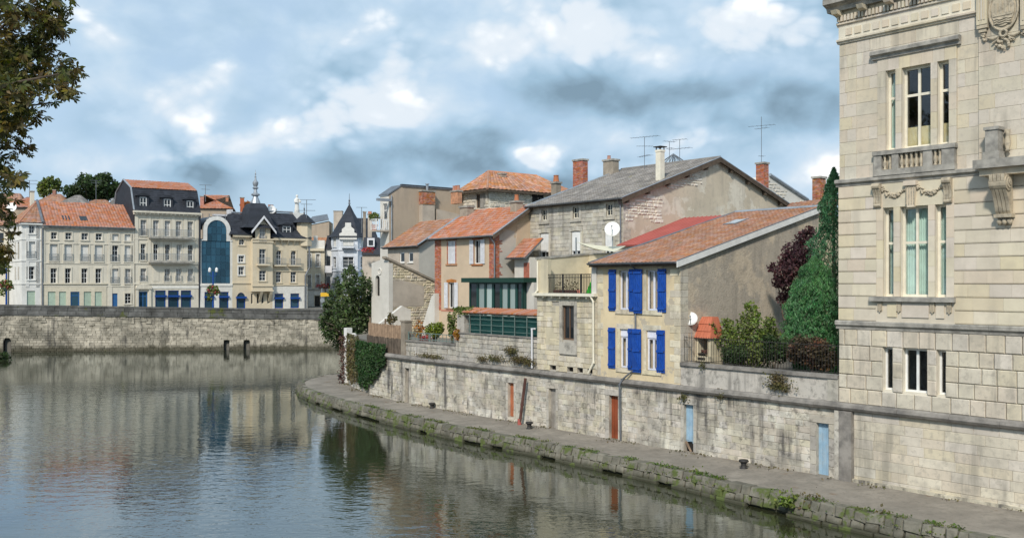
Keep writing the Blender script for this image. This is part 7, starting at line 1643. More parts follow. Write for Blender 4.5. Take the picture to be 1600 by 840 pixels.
# spire base: swept square slate roof, zinc finial
sxm, sym = LB.x(400, 1.), 1.2; szb = LB.z(400, 357, 1.); szt = LB.z(400, 318, 1.)
def ring(w_, z): return [(sxm - w_, sym - w_, z), (sxm + w_, sym - w_, z), (sxm + w_, sym + w_, z), (sxm - w_, sym + w_, z)]
spm = MB(); lv = [(2.55, szb), (2.0, szb + .5), (1.7, szb + 1.3), (1.35, szt - .7), (1.0, szt)]
for (w0, z0), (w1, z1) in zip(lv, lv[1:]): a, b = ring(w0, z0), ring(w1, z1); spm.add(a + b, [(i, (i + 1) % 4, 4 + (i + 1) % 4, 4 + i) for i in range(4)])
spm.poly(ring(1.0, szt)); spo = hk.part('spire_roof', spm, 'slate')
fz = LB.z(400, 265, 1.); H = fz - szt
hk.part('spire_finial', MB().lathe([(.75, 0), (.62, H * .08), (.40, H * .18), (.34, H * .22), (.62, H * .25), (.62, H * .28), (.28, H * .32), (.22, H * .42), (.45, H * .46), (.25, H * .50), (.40, H * .58), (.42, H * .63), (.15, H * .70), (.10, H * .78), (.16, H * .79), (.06, H * .82), (.10, H * .90), (.03, H * .93), (.02, H)], (sxm, sym, szt), 10), 'zinc', spo)
# gable roof over the bay with white barge boards
gy = -1.25; zl_ = LB.z(414, 357, -.8)
for sgn in (-1, 1):
    e = gx + sgn * (xb - xa) * .62
    hk.part('bay_roof', MB().prism([(gx, gy, gap), (e, gy, zl_ - .5), (e, 3.2, zl_ - .5), (gx, 3.2, gap)], (0, 0, -.12)), 'slate'); hk.part('barge_board', MB().prism([(gx, gy - .01, gap + .08), (e, gy - .01, zl_ - .42), (e, gy - .01, zl_ - .78), (gx, gy - .01, gap - .3)], (0, -.1, 0)), 'grey_white')
q = Z2(634, 668, 297, 323, .2); dormer(hk, .2, q, rf, nx=2); 
# corner turret roof and chimney, dish, statue
tx_, ty_ = bx1 - .2, .6; tz0 = LB.z(481, 348)
hk.part('turret', MB().lathe([(1.15, -3.4), (1.15, 0)], (tx_, ty_, tz0), 8), 'far_stone_warm'); hk.part('turret_roof', MB().lathe([(1.75, 0), (1.2, .5), (.5, 1.15), (.05, 1.3)], (tx_, ty_, tz0), 8), 'slate'); hk.part('turret_finial', MB().lathe([(.08, 1.2), (.14, 1.5), (.05, 1.7), (.12, 2.1), (.03, 2.3), (.02, 2.9)], (tx_, ty_, tz0), 8), 'zinc_dark')
hk.part('downpipe', MB().tube([(bx1 + .2, -.2, beave - .8), (bx1 + .25, -.25, LB.z(480, 418)), (bx1 - .35, -.15, LB.z(480, 430)), (bx1 - .35, -.12, GZ)], .12, 6), 'zinc_dark')
hk.part('end_wall', MB().box(bx1 - .3, bx1, .01, 9, GZ, beave), 'far_stone_warm')
x_ = LB.x(425, 4.); chimney(LB, x_ - .7, x_ + .7, 4., 4.9, rt - .6, LB.z(425, 326, 4), 'old_stone_dark', 'flared stone chimney with two red pots beside the metal spire', pots=((.35, .22, .6, 'brick'), (.65, .22, .6, 'brick')), bricks=False)
dish(LB, LB.x(424, 3.2), 3.2, LB.z(424, 328, 3.2), .65, R(-20), 'white satellite dish below the red chimney pots by the spire', rt)
t = T('statue', 'pale stone statue of a robed standing figure above the slate roofs', 'statue', LB, LB.x(464, 7.), 7., rt)
sx_, sz0, sz1 = LB.x(464, 7.), LB.z(464, 333, 7.), LB.z(464, 304, 7.); H = sz1 - sz0
t.part('plinth', MB().box(sx_ - .9, sx_ + .9, 6.3, 7.7, sz0 - 1.5, sz0), 'far_stone_white')
body = MB().lathe([(.46, 0), (.38, H * .2), (.31, H * .45), (.33, H * .62), (.37, H * .74), (.28, H * .80), (.14, H * .83), (.13, H * .85), (.20, H * .89), (.21, H * .94), (.14, H * .99), (.02, H)], (sx_, 7., sz0), 12, 1., .75)
body.tube([(sx_ + .32, 7., sz0 + H * .74), (sx_ + .45, 6.75, sz0 + H * .60), (sx_ + .30, 6.5, sz0 + H * .62)], [.15, .13, .09], 8).tube([(sx_ - .32, 7., sz0 + H * .74), (sx_ - .40, 6.8, sz0 + H * .58), (sx_ - .05, 6.55, sz0 + H * .56)], [.15, .13, .09], 8)
t.part('robed_figure', body, 'far_stone_white', smooth=True)
# ------------------------------------------------------------------ cream and white houses at the bend
WB = Frame((545 - 800) / 1500 * 150, 150, 1, .12)
def Z3(x0, x1, y0, y1, o=0., fr=WB): return fr.rect(470 + x0 / 4.421, 470 + x1 / 4.421, 300 + y0 / 4.421, 300 + y1 / 4.421, o)
hc = T('cream_town_house', 'plain cream town house with white ground floor beside the gabled building', 'house', WB, WB.x(490), 1.5, GZ)
Fc = S('-y', 1.5); c0, c1 = WB.x(470, 1.5), WB.x(507, 1.5); ce = WB.z(490, 388, 1.5)
k2 = lev([Z3(45, 70, 428, 514, 1.5), Z3(106, 130, 428, 514, 1.5)]); k1 = lev([Z3(45, 70, 572, 664, 1.5), Z3(105, 130, 572, 664, 1.5)]); kg = [Z3(96, 132, 716, 830, 1.5), Z3(28, 46, 716, 800, 1.5)]; kg[0] = (kg[0][0], kg[0][1], GZ, kg[0][3])
hc.part('wall', MB().wall(Fc, c0, c1, GZ, ce, k2 + k1 + kg, .2), 'far_cream')
for q in k2 + k1: fwin(hc, Fc, q, 'pale', True, 'far_white')
for q in kg: window(hc, Fc, *q, .15, 'iron', 'glass_dark', 1, (), .08, name='shop_door')
hc.part('ground_facing', MB().sbox(Fc, c0, kg[0][0] - .02, .001, .06, kg[1][3] + .1, WB.z(490, 453, 1.5)).sbox(Fc, kg[0][0] - .02, c1, .001, .06, kg[0][3] + .1, WB.z(490, 453, 1.5)).sbox(Fc, kg[0][1] + .1, c1, .001, .06, GZ, kg[0][3] + .1).sbox(Fc, kg[1][1] + .1, kg[0][0] - .1, .001, .06, GZ, kg[0][3] + .1), 'far_white')
band(hc, Fc, c0, c1, WB.z(490, 453, 1.5), .2, .15, 'weathered_ledge'); hc.part('cornice', MB().sbox(Fc, c0, c1, -.2, .4, ce - .4, ce), 'far_cream'); hc.part('parapet', MB().sbox(Fc, c0, c1, -.6, -.2, ce, ce + 1.3).sbox(Fc, WB.x(490, 1.5), WB.x(496, 1.5), -.6, -.15, ce + 1.3, ce + 2.), 'far_white'); hc.part('roof', MB().box(c0, c1, 2., 9., ce - .5, ce + .2), 'zinc'); hc.part('side_wall', MB().box(c0, c0 + .3, 1.6, 9, GZ, ce).box(c1 - .3, c1, 1.6, 9, GZ, ce), 'far_cream')
hn = T('white_spire_house', 'pale blue white villa with canted bay under a steep slate spire', 'house', WB, WB.x(545), 0, GZ)
class SG:
    def __init__(s, p, q): s.p = Vector(p); s.t = (Vector(q) - s.p).normalized(); s.n = Vector((s.t.y, -s.t.x)); s.L = (Vector(q) - s.p).length
    def m(s, u, d, z): v = s.p + s.t * u + s.n * d; return (v.x, v.y, z)
ne = WB.z(545, 369)
pl_ = [(WB.x(515.5), 2.6), (WB.x(529), 0.), (WB.x(559), 0.), (WB.x(572.5), 2.6)]
faces = [SG(a, b) for a, b in zip(pl_, pl_[1:])]
hn.part('core', MB().prism([(pl_[0][0] + .3, 9, GZ), (pl_[0][0] + .3, 3.5, GZ), (pl_[1][0] + .3, .4, GZ), (pl_[2][0] - .3, .4, GZ), (pl_[3][0] - .3, 3.5, GZ), (pl_[3][0] - .3, 9, GZ)], (0, 0, ne - GZ)), 'light_blue_wall')
rowsz = [(WB.z(545, 385), WB.z(545, 372.5)), (WB.z(545, 418), WB.z(545, 401)), (WB.z(545, 451), WB.z(545, 434))]
for fi, sf in enumerate(faces):
    L = sf.L; hwid = .62 if fi != 1 else .85; ops_ = [(L / 2 - hwid, L / 2 + hwid, a, b) for a, b in rowsz]
    hn.part('wall', MB().wall(sf, 0, L, GZ, ne, ops_, .2), 'light_blue_wall')
    for i, q in enumerate(ops_): fwin(hn, sf, q, 'shut' if i == 0 else 'glass', None, 'light_blue_wall', .16)
    for z in (rowsz[0][0] - .6, rowsz[1][0] - .6): hn.part('string_course', MB().sbox(sf, 0, L, 0, .12, z, z + .2), 'light_blue_wall')
    if fi == 1:
        for z, _ in rowsz[:2]: hn.part('balcony_slab', MB().sbox(sf, .5, L - .5, 0, .9, z - .25, z - .02), 'light_blue_wall'); railing(hn, sf, .5, L - .5, z + .05, z + 1., .85, 'grey_iron', .18, .02, 'balcony_railing')
um = (pl_[1][0] + pl_[2][0]) / 2; gt = WB.z(545, 348)
hn.part('stepped_gable', MB().sprism(S('-y', -.1), [(um - 1.35, ne - .5), (um + 1.35, ne - .5), (um + 1.35, ne + .4), (um + .95, ne + .6), (um + .95, ne + 1.1), (um + .45, ne + 1.5), (um + .45, gt), (um - .45, gt), (um - .45, ne + 1.5), (um - .95, ne + 1.1), (um - .95, ne + .6), (um - 1.35, ne + .4)], -.6, .25), 'far_white')
az = WB.z(545, 315); apx = ((pl_[0][0] + pl_[3][0]) / 2, 3.6, az)
def off(k, z): cx_ = apx[0]; return [(cx_ + (x - cx_) * k, 3.6 + (y - 3.6) * k, z) for x, y in pl_ + [(pl_[3][0], 8), (pl_[0][0], 8)]]
lvl = [(1.14, ne - .1), (.90, ne + .8), (.55, ne + 2.6), (.27, az - 1.5)]
rm = MB()
for (k0, z0), (k1, z1) in zip(lvl, lvl[1:]): a, b = off(k0, z0), off(k1, z1); rm.add(a + b, [(i, (i + 1) % 6, 6 + (i + 1) % 6, 6 + i) for i in range(6)])
a = off(*lvl[-1]); rm.add(a + [apx], [(i, (i + 1) % 6, 6) for i in range(6)]); rm.poly(off(1.12, ne - .1)[::-1])
rf = hn.part('spire_roof', rm, 'slate'); hn.part('finial', MB().lathe([(.2, -.1), (.1, .3), (.16, .5), (.05, .7), (.03, 1.6)], apx, 8), 'zinc_dark', rf)
hn.part('wing', MB().box(WB.x(507), WB.x(519.5), 2.5, 9, GZ, WB.z(512, 387)), 'far_white'); hn.part('wing_roof', MB().prism([(WB.x(505), 2.2, WB.z(512, 388)), (WB.x(519.5), 2.2, WB.z(512, 388)), (WB.x(519.5), 3.4, WB.z(512, 366)), (WB.x(509), 3.4, WB.z(512, 366))], (0, 5, 0)), 'slate')
q = WB.rect(510, 516, 400, 424, 2.5); hn.part('wing_window', MB().box(q[0], q[1], 2.42, 2.52, q[2], q[3]), 'glass_dark'); hn.part('wing_balcony', MB().box(q[0] - .3, q[1] + .3, 1.7, 2.49, q[2] - .2, q[2] + .9), 'grey_white'); q = WB.rect(510, 516, 432, 450, 2.5); hn.part('wing_window', MB().box(q[0], q[1], 2.42, 2.52, q[2], q[3]), 'glass_dark')
# ------------------------------------------------------------------ houses further back
def bhouse(px0, px1, py_eave, py_ridge, Y, roofm, wallm, label, dep=9, hip=1.5, base=4.0, wins=0):
    fr = Frame((px0 - CX) / FPX * Y, Y, 1, .25); t = T('town_house', label, 'house', fr, 0, 0, base, 'houses behind the quay rows')
    x0, x1 = fr.x(px0), fr.x(px1); ze = fr.z((px0 + px1) / 2, py_eave); zr = fr.z((px0 + px1) / 2, py_ridge, dep / 2)
    t.part('wall', MB().box(x0, x1, 0, dep, base - 4, ze), wallm); a, b, c, d = (x0 - .4, -.4, ze), (x1 + .4, -.4, ze), (x1 + .4, dep + .4, ze), (x0 - .4, dep + .4, ze); r0, r1 = (x0 + hip, dep / 2, zr), (x1 - hip, dep / 2, zr)
    t.part('roof', MB().poly([a, b, r1, r0]).poly([b, c, r1]).poly([c, d, r0, r1]).poly([d, a, r0]), 'timber_dark')
    tiles(t, 'roof_tile', a, b, r0, r1, .5, .5, roofm, None, .02, .06); tiles(t, 'roof_tile', b, c, r1, (r1[0], r1[1] + .01, r1[2]), .5, .5, roofm, None, .02, .06); tiles(t, 'roof_tile', d, a, (r0[0], r0[1] + .01, r0[2]), r0, .5, .5, roofm, None, .02, .06)
    for i in range(wins): u = x0 + (x1 - x0) * (i + .5) / wins; t.part('window', MB().box(u - .4, u + .4, -.04, .1, ze - 2.2, ze - .9), 'glass_dark')
    return fr, t, zr
bhouse(-30, 36, 331, 302, 150, 'tile_brown', 'pale_render', 'brown roofed house behind the white corner house', wins=2)
bhouse(-130, 12, 352, 322, 124, 'tile_brown', 'far_stone', 'grey town house half hidden behind the chestnut leaves', wins=6)
bhouse(14, 52, 324, 308, 142, 'tile_new', 'tan_render', 'small orange roof next to the pale chimney')
fr, _, zr = bhouse(60, 100, 316, 303, 175, 'tile_brown', 'tan_render', 'dark brown roof above the left part of the long tiled roof'); chimney(fr, fr.x(82, 4), fr.x(87, 4), 4, 5, zr - 1, fr.z(84, 296, 4), 'brick_old', 'small far brick chimney above the long tiled roof', bricks=False)
bhouse(96, 132, 318, 305, 168, 'tile_grey', 'pale_render', 'grey roofed far house under the round tree'); bhouse(128, 172, 322, 312, 172, 'tile_brown', 'tan_render', 'low brown far roof beside the slate mansard')
fr, _, zr = bhouse(309, 362, 326, 305, 165, 'tile_new', 'tan_render', 'broad orange hipped roof behind the arched glass block', dep=12, hip=5)
chimney(fr, fr.x(352.5, 3), fr.x(357, 3), 3, 3.7, zr - 3, fr.z(355, 307, 3), 'brick', 'thin red chimney at the end of the broad orange roof', bricks=False); chimney(fr, fr.x(375, 3), fr.x(381.5, 3), 3, 3.8, zr - 5, fr.z(378, 308, 3), 'brick', 'thick red chimney between the orange roof and the spire', bricks=False); chimney(fr, fr.x(312.5, 3), fr.x(318.5, 3), 3, 3.8, zr - 3, fr.z(315, 306, 3), 'brick_old', 'squat red chimney beside the slate mansard roof', bricks=False)
antenna(fr, fr.x(321, 3), 3, zr - 1, fr.z(321, 289, 3), 'small aerial above the broad orange roof', ((1., 2.0, .2, 5), (.7, 1.4, .4, 5)), .05)
fr = Frame((480 - CX) / FPX * 165, 165, 1, .1)
t = T('brown_party_wall', 'plain brown party wall rising behind the cream town house', 'building', fr, 0, 0, GZ); t.part('wall', MB().prism([(fr.x(480), 0, GZ), (fr.x(514), 0, GZ), (fr.x(514), 0, fr.z(514, 345)), (fr.x(480), 0, fr.z(480, 352))], (0, 8, 0)), 'tan_render'); t.part('roof', MB().prism([(fr.x(478), -.3, fr.z(480, 351)), (fr.x(514), -.3, fr.z(514, 344)), (fr.x(508), 4, fr.z(508, 336, 4)), (fr.x(484), 4, fr.z(484, 340, 4))], (0, 0, .2)), 'zinc_dark')
t.part('red_band', MB().box(fr.x(484), fr.x(512), -.06, 0, fr.z(498, 376), fr.z(498, 371)), 'brick_old')
chimney(fr, fr.x(521, 2), fr.x(535, 2), 2, 4, GZ + 4, fr.z(528, 329, 2), 'tan_render_light', 'broad tan chimney block behind the slate spire', bricks=False)
bhouse(553, 586, 372, 341, 160, 'slate', 'pale_render', 'grey roofed house behind the slate spire', dep=8, hip=.4, wins=2)
fr = Frame((560 - CX) / FPX * 138, 138, 1, .1)
t = T('slate_mansard_house', 'small slate mansard with white dormer right of the spire villa', 'house', fr, 0, 0, GZ); t.part('wall', MB().box(fr.x(566), fr.x(598), 0, 7, GZ, fr.z(580, 398)), 'tan_render_light'); t.part('roof', MB().prism([(fr.x(565), -.3, fr.z(580, 398)), (fr.x(600), -.3, fr.z(580, 398)), (fr.x(592), 1.4, fr.z(580, 370)), (fr.x(568), 1.4, fr.z(580, 370))], (0, 5, 0)), 'slate')
q = fr.rect(576, 583, 375, 383, -.2); t.part('dormer', MB().box(q[0] - .2, q[1] + .2, -.2, 1.5, q[2] - .2, q[3] + .3), 'grey_white'); t.part('dormer_window', MB().box(q[0], q[1], -.23, -.19, q[2], q[3]), 'glass_dark')
chimney(fr, fr.x(567, 6), fr.x(571.5, 6), 6, 6.8, GZ + 10, fr.z(569, 330, 6), 'old_stone_dark', 'grey chimney right of the slate spire', bricks=False); chimney(fr, fr.x(574.5, 6), fr.x(581, 6), 6, 6.8, GZ + 10, fr.z(577, 334, 6), 'tan_render_light', 'stubby tan chimney with orange pots right of the slate spire', pots=((.3, .18, .4, 'tile_new'), (.7, .18, .4, 'tile_new')), bricks=False)
antenna(W, (565 - CX) / FPX * 145, 145, CZ + 80 / FPX * 145, CZ + 116 / FPX * 145, 'small aerial above the chimneys by the slate spire', ((1., 1.6, .1, 5),), .05)
antenna(W, (479 - CX) / FPX * 140, 140, CZ + 100 / FPX * 140, CZ + 128 / FPX * 140, 'wide aerial beside the stone statue', ((1., 2.6, .1, 6), (.75, 1.6, .3, 5), (.4, 2.4, 0, 6)), .05)
antenna(W, (46 - CX) / FPX * 150, 150, CZ + 130 / FPX * 150, CZ + 158 / FPX * 150, 'aerial over the roofs beyond the white corner house', ((1., 2.2, .1, 5), (.8, 3.2, 0., 6)), .05)
antenna(W, (150 - CX) / FPX * 165, 165, CZ + 118 / FPX * 165, CZ + 158 / FPX * 165, 'tall aerial in front of the round tree', ((1., 1.8, .1, 5), (.9, 1.5, .5, 5)), .05)
dish(W, (19 - CX) / FPX * 140, 140, CZ + 115 / FPX * 140, .75, 0, 'white satellite dish on the orange roof by the chestnut', CZ + 9)
# lamp posts with flower baskets
def lamp(px, py0, py1, Y, label, basket):
    fr = Frame((px - CX) / FPX * Y, Y, 1, 0); z0, z1 = 4.15, fr.z(px, py1); t = T('street_lamp', label, 'street lamp', fr, 0, 0, z0, 'blue lamp posts along the quay street')
    t.part('post', MB().lathe([(.22, 0), (.22, .5), (.12, .7), (.09, z1 - z0 - .5), (.11, z1 - z0)], (0, 0, z0), 8), 'blue_paint')
    for s_ in (-1, 1): t.part('arm', MB().tube([(0, 0, z1 - .6), (s_ * .35, 0, z1 - .5), (s_ * .42, 0, z1 - .1)], .035, 5), 'blue_paint'); t.part('lantern', MB().lathe([(.08, -.1), (.17, 0), (.19, .3), (.12, .42), (.03, .5)], (s_ * .42, 0, z1), 8), 'dish_white')
    b = T('flower_basket', 'hanging basket of trailing flowers on ' + basket, 'flower basket', fr, 0, -.1, fr.z(px, py0), 'flower baskets on the lamp posts'); zc = fr.z(px, py0)
    b.part('bowl', MB().lathe([(.1, -.35), (.45, 0), (.5, .05)], (0, -.1, zc - .2), 10), 'green_iron'); b.part('foliage', leaf_mesh(clump_pts([(0, -.1, zc + .2, .75, .5, .6), (-.35, -.1, zc - .5, .35, .3, .7), (.5, -.1, zc - .1, .4, .3, .4)], 520, 9), .26, seed=9), 'leaf_green'); b.part('flowers', leaf_mesh(clump_pts([(.45, -.25, zc - .05, .35, .3, .35), (0, -.3, zc + .2, .6, .3, .5)], 90, 10), .2, seed=10), 'flower_red')
lamp(333, 455, 424, 117, 'blue two-armed lamp post before the arched glass front', 'the lamp before the glass front'); lamp(10, 447, 405, 113, 'blue lamp post half hidden by the chestnut leaves', 'the lamp by the chestnut leaves')
fr = Frame((500 - CX) / FPX * 122, 122, 1, 0); t = T('street_sign', 'yellow street sign on a post near the tree by the river bend', 'sign', fr, 0, 0, 4.15); t.part('post', MB().tube([(fr.x(503), 0, 4.15), (fr.x(503), 0, fr.z(503, 450))], .06, 6), 'grey_iron'); t.part('board', MB().box(fr.x(501), fr.x(515), -.08, 0, fr.z(505, 463), fr.z(505, 457)), 'yellow_sign'); t.part('disc', MB().tube([(fr.x(504), -.1, fr.z(504, 469)), (fr.x(504), -.05, fr.z(504, 469))], .3, 12), 'grey_iron')
# ================================================================== vegetation
def plant(name, label, cat, fr, x, y, z, foliage, m, stems=None, group=None, fname='foliage', sm='bark'):
    t = T(name, label, cat, fr, x, y, z, group)
    if stems: t.part('trunk' if cat in ('tree', 'conifer') else 'stem', stems, sm)
    if isinstance(foliage, MB): foliage = [(foliage, m)]
    for mb, mm in foliage: t.part(fname, mb, mm)
    return t
# chestnut reaching in from the left bank
Yc = 26.
def cp(px, py, dy=0.): Y = Yc + dy; return ((px - CX) / FPX * Y, Y, CZ + (HY - py) / FPX * Y)
rr = random.Random(5); cl = []
for (px, py, r) in ((40, 20, 60), (75, 45, 34), (85, 5, 34), (30, 90, 60), (70, 120, 34), (100, 105, 24), (112, 112, 18), (95, 143, 24), (60, 80, 36), (110, 140, 14), (82, 160, 10), (20, 150, 45), (45, 178, 22), (10, 200, 40), (28, 232, 22), (-10, 260, 42), (20, 275, 20), (-14, 300, 36), (-6, 335, 24), (14, 350, 11), (20, 368, 12), (-8, 385, 24), (2, 405, 13), (-20, 410, 28)):
    x, y, z = cp(px, py, rr.uniform(-1.2, 1.2)); s_ = r / FPX * Yc; cl.append((x, y, z, s_, s_ * 1.3, s_ * .8))
for _ in range(34):
    a = rr.uniform(0, 2 * math.pi); k = rr.random() ** .5; q = rr.uniform(-1, 1); h = rr.uniform(-.9, 1)
    x = -18.6 + 5.0 * k * math.cos(a) * math.sqrt(1 - min(.95, h * h * .8)); y = Yc + 5.0 * k * math.sin(a); z = 14.2 + 6. * h
    if (x / y * FPX + CX) > 10: continue
    cl.append((x, y, z, 1.1, 1.1, .9))
trk = MB().tube([(-19.2, Yc, 3.9), (-19.1, Yc, 6.5), (-19.0, Yc, 9.5), (-18.8, Yc, 13), (-18.7, Yc, 17)], [.55, .42, .36, .25, .08], 10)
lm_ = limbs((-19., Yc, 9.5), [c[:3] for c in cl[::2]], .11, .018, 3, .3); trk.add(lm_.v, lm_.f)
pts = clump_pts(cl, 8500, 21, .25)
t = T('chestnut_tree', 'large chestnut tree with browning leaves reaching in from the near bank', 'tree', W, -19.2, Yc, 4.0); t.part('trunk', trk, 'bark'); t.part('crown', leaf_mesh(pts, .23, 'palm', .2, 22), 'leaf_chestnut')
# tree at the bend
Yt = 73.
def tp_(px, py, dy=0.): Y = Yt + dy; return ((px - CX) / FPX * Y, Y, CZ + (HY - py) / FPX * Y)
cl = []
for (px, py, r) in ((545, 443, 13), (556, 436, 8), (570, 445, 15), (530, 455, 15), (552, 462, 24), (578, 465, 18), (590, 485, 15), (520, 475, 17), (540, 488, 26), (566, 490, 26), (512, 495, 14), (525, 510, 22), (552, 515, 22), (580, 505, 18), (590, 500, 14), (515, 520, 16), (530, 533, 14), (541, 425, 7), (505, 510, 9), (598, 492, 8)):
    x, y, z = tp_(px, py, rr.uniform(-1.5, 1.5)); s_ = r / FPX * Yt; cl.append((x, y, z, s_ * .85, s_ * 1.1, s_ * 1.15))
for (px, py) in ((546, 424), (537, 432), (556, 428), (566, 433), (578, 442), (527, 442), (590, 462), (516, 458), (507, 478), (600, 478), (550, 421), (502, 500)):
    x, y, z = tp_(px, py, rr.uniform(-1, 1)); cl.append((x, y, z, .22, .3, .55))
bx, by, bz = tp_(548, 560); stem = MB().tube([(bx, by + 1, .6), (bx, by + .8, 3.0), (bx + .1, by + .5, 5.5)], [.22, .18, .12], 8)
l2 = limbs((bx, by + .6, 3.2), [c[:3] for c in cl], .07, .015, 4); stem.add(l2.v, l2.f)
t = T('ash_tree', 'bushy dark green tree growing from the corner of the quay wall', 'tree', W, bx, by + 1, .6); t.part('trunk', stem, 'bark'); t.part('crown', leaf_mesh(clump_pts(cl, 9000, 31, .10), .25, 'spray', .3, 32), 'leaf_ash')
# ivy curtain on the curved wall, drier creeper beside it
def ivy(u0, u1, ztop, zbot, n, size, m_, label, seed, name, d=.12):
    r = random.Random(seed); pts = []
    for _ in range(n):
        u = r.uniform(u0, u1); q = r.random(); f = (u - u0) / (u1 - u0); zb = zbot(f) + 1.1 * max(0, noise.noise(Vector((u * 1.6, seed, 0)))) + .5 * noise.noise(Vector((u * 5, seed, 0))); z = ztop + (zb - ztop) * q; p = WALLP.m(u, d + abs(r.gauss(0, .07)) + .07 * math.sin(q * 3), z); pts.append(p)
    p = WALLP.m((u0 + u1) / 2, 0, 0); t = T(name, label, 'ivy', RB, p[0], p[1], .7); t.part('leaves', leaf_mesh(pts, size, 'leaf', .5, seed), m_)
    st = MB()
    for i in range(7): u = u0 + (u1 - u0) * (i + .5) / 7; st.tube([WALLP.m(u + r.uniform(-.2, .2), .06, zbot((i + .5) / 7) + .2), WALLP.m(u, .08, (ztop + zbot(.5)) / 2), WALLP.m(u + r.uniform(-.2, .2), .1, ztop)], .02, 4)
    t.part('vine', st, 'bark')
u1_, Y1_ = u_of(562); u2_, Y2_ = u_of(606); zz = lambda py, Y: CZ + (HY - py) / FPX * Y
ivy(u1_, u2_, zz(532, 64), lambda f: zz(603 - 40 * max(0, f - .45) ** 1.2 * 2.2 - (20 if f < .1 else 0), 64), 5200, .17, 'leaf_ivy', 'dense dark ivy curtain hanging over the quay wall', 41, 'ivy')
u0_, _ = u_of(546); ivy(u0_, u1_ + .3, zz(520, 68), lambda f: zz(592, 68), 1900, .15, 'leaf_dry', 'dry olive creeper beside the dark ivy curtain', 42, 'creeper', .1)
u0b, _ = u_of(540); r_ = random.Random(6); p = WALLP.m(u0b, .2, 0); t = T('red_creeper', 'thin reddish creeper climbing beside the white pillar', 'creeper', RB, p[0], p[1], .7); t.part('leaves', leaf_mesh([(p[0] + r_.gauss(-.3, .12), p[1] + r_.gauss(0, .15), .7 + 3.4 * r_.random()) for _ in range(420)], .15, 'leaf', .4, 6), 'rust_brown')
# garden on the left parapet
def bush(name, label, fr, px, py, o, rx, ry, rz, n, size, m_, cat='shrub', up=0., shape='leaf', seed=1, extra=(), base=4.1, stem=True, group=None):
    x, z = fr.at(px, py, o); r = random.Random(seed); cl = [(x, o, z, rx * .75, ry * .75, rz * .75)]
    for _ in range(9): a = r.uniform(0, 6.28); h = r.uniform(-.7, .8); k = math.sqrt(1 - h * h) * .62; cl.append((x + rx * k * math.cos(a), o + ry * k * math.sin(a), z + rz * h * .7, rx * .38, ry * .38, rz * .38))
    cl += [(fr.at(a, b, o)[0], o, fr.at(a, b, o)[1], c, c, d) for a, b, c, d in extra]
    st = MB()
    if stem:
        for i in range(5): st.tube([(x + r.uniform(-.1, .1), o, base), (x + r.uniform(-.5, .5) * rx, o + r.uniform(-.4, .4) * ry, z + r.uniform(-.3, .5) * rz)], [.035, .012], 5)
    return plant(name, label, cat, fr, x, o, base, leaf_mesh(clump_pts(cl, n, seed, .45), size, shape, 0, seed, up), m_, st if stem else None, group)
bush('garden_shrub', 'bright yellow green rounded shrub behind the grey garden railing', RB, 679, 516, 1.0, .75, .6, .68, 1500, .12, 'leaf_yellowgreen', seed=51, up=.3)
bush('rose_bush', 'orange red flowering bush behind the garden railing', RB, 655, 512, .9, .45, .4, .75, 260, .13, 'leaf_orange', seed=52, up=.3); bush('red_planting', 'low reddish plants along the garden railing', RB, 664, 528, .7, 1.0, .25, .22, 260, .10, 'flower_red', seed=59, stem=False)
bush('climbing_creeper', 'green climbing creeper left of the tiled coping', RB, 707, 508, .45, .42, .35, 1.0, 900, .12, 'leaf_green', seed=53, extra=((722, 488, .35, .25), (735, 487, .4, .22), (750, 488, .3, .18)), up=.2); bush('autumn_creeper', 'orange autumn creeper tumbling over the parapet corner', RB, 714, 523, .05, .3, .2, .40, 320, .12, 'leaf_orange', seed=54, stem=False, base=4.5)
bush('coping_plants', 'leafy plants growing before the green conservatory', RB, 725, 484, 1.2, 1.4, .3, .25, 500, .14, 'leaf_green', seed=55, stem=False)
bush('patio_plants', 'straggling dry plants beside the white stair wall', RB, 612, 498, 2.2, .5, .4, .5, 300, .13, 'leaf_dry', seed=58, up=.5)
# right garden
def spray_shrub():
    x, z = RB.at(1172, 520, 2.0); r = random.Random(61); pts = []; st = MB()
    for i in range(46):
        a = r.uniform(-1, 1); b = r.uniform(-1, 1); h = r.uniform(1.6, 3.3) * (1 - .35 * abs(a)); tip = (x + a * 1.55, 2.0 + b * .9, 4.2 + h); p0 = Vector((x + a * .35, 2.0 + b * .2, 4.1)); st.tube([p0, p0.lerp(Vector(tip), .5) + Vector((a * .2, 0, .15)), tip], [.018, .012, .005], 4)
        for k in range(110): q = r.random() ** .7; p = p0.lerp(Vector(tip), .18 + .82 * q) + Vector((a * .2 * math.sin(q * 3), 0, .15 * math.sin(q * 3))); s_ = .20 * (1.25 - q); pts.append((p.x + r.gauss(0, s_), p.y + r.gauss(0, s_), p.z + r.gauss(0, s_)))
    return pts, st, x
pts, st, x = spray_shrub()
plant('olive_green_shrub', 'large loose olive green shrub with upright shoots behind the iron fence', 'shrub', RB, x, 2., 4.1, leaf_mesh(pts, .13, 'leaf', 0, 61, .6), 'leaf_olive', st)
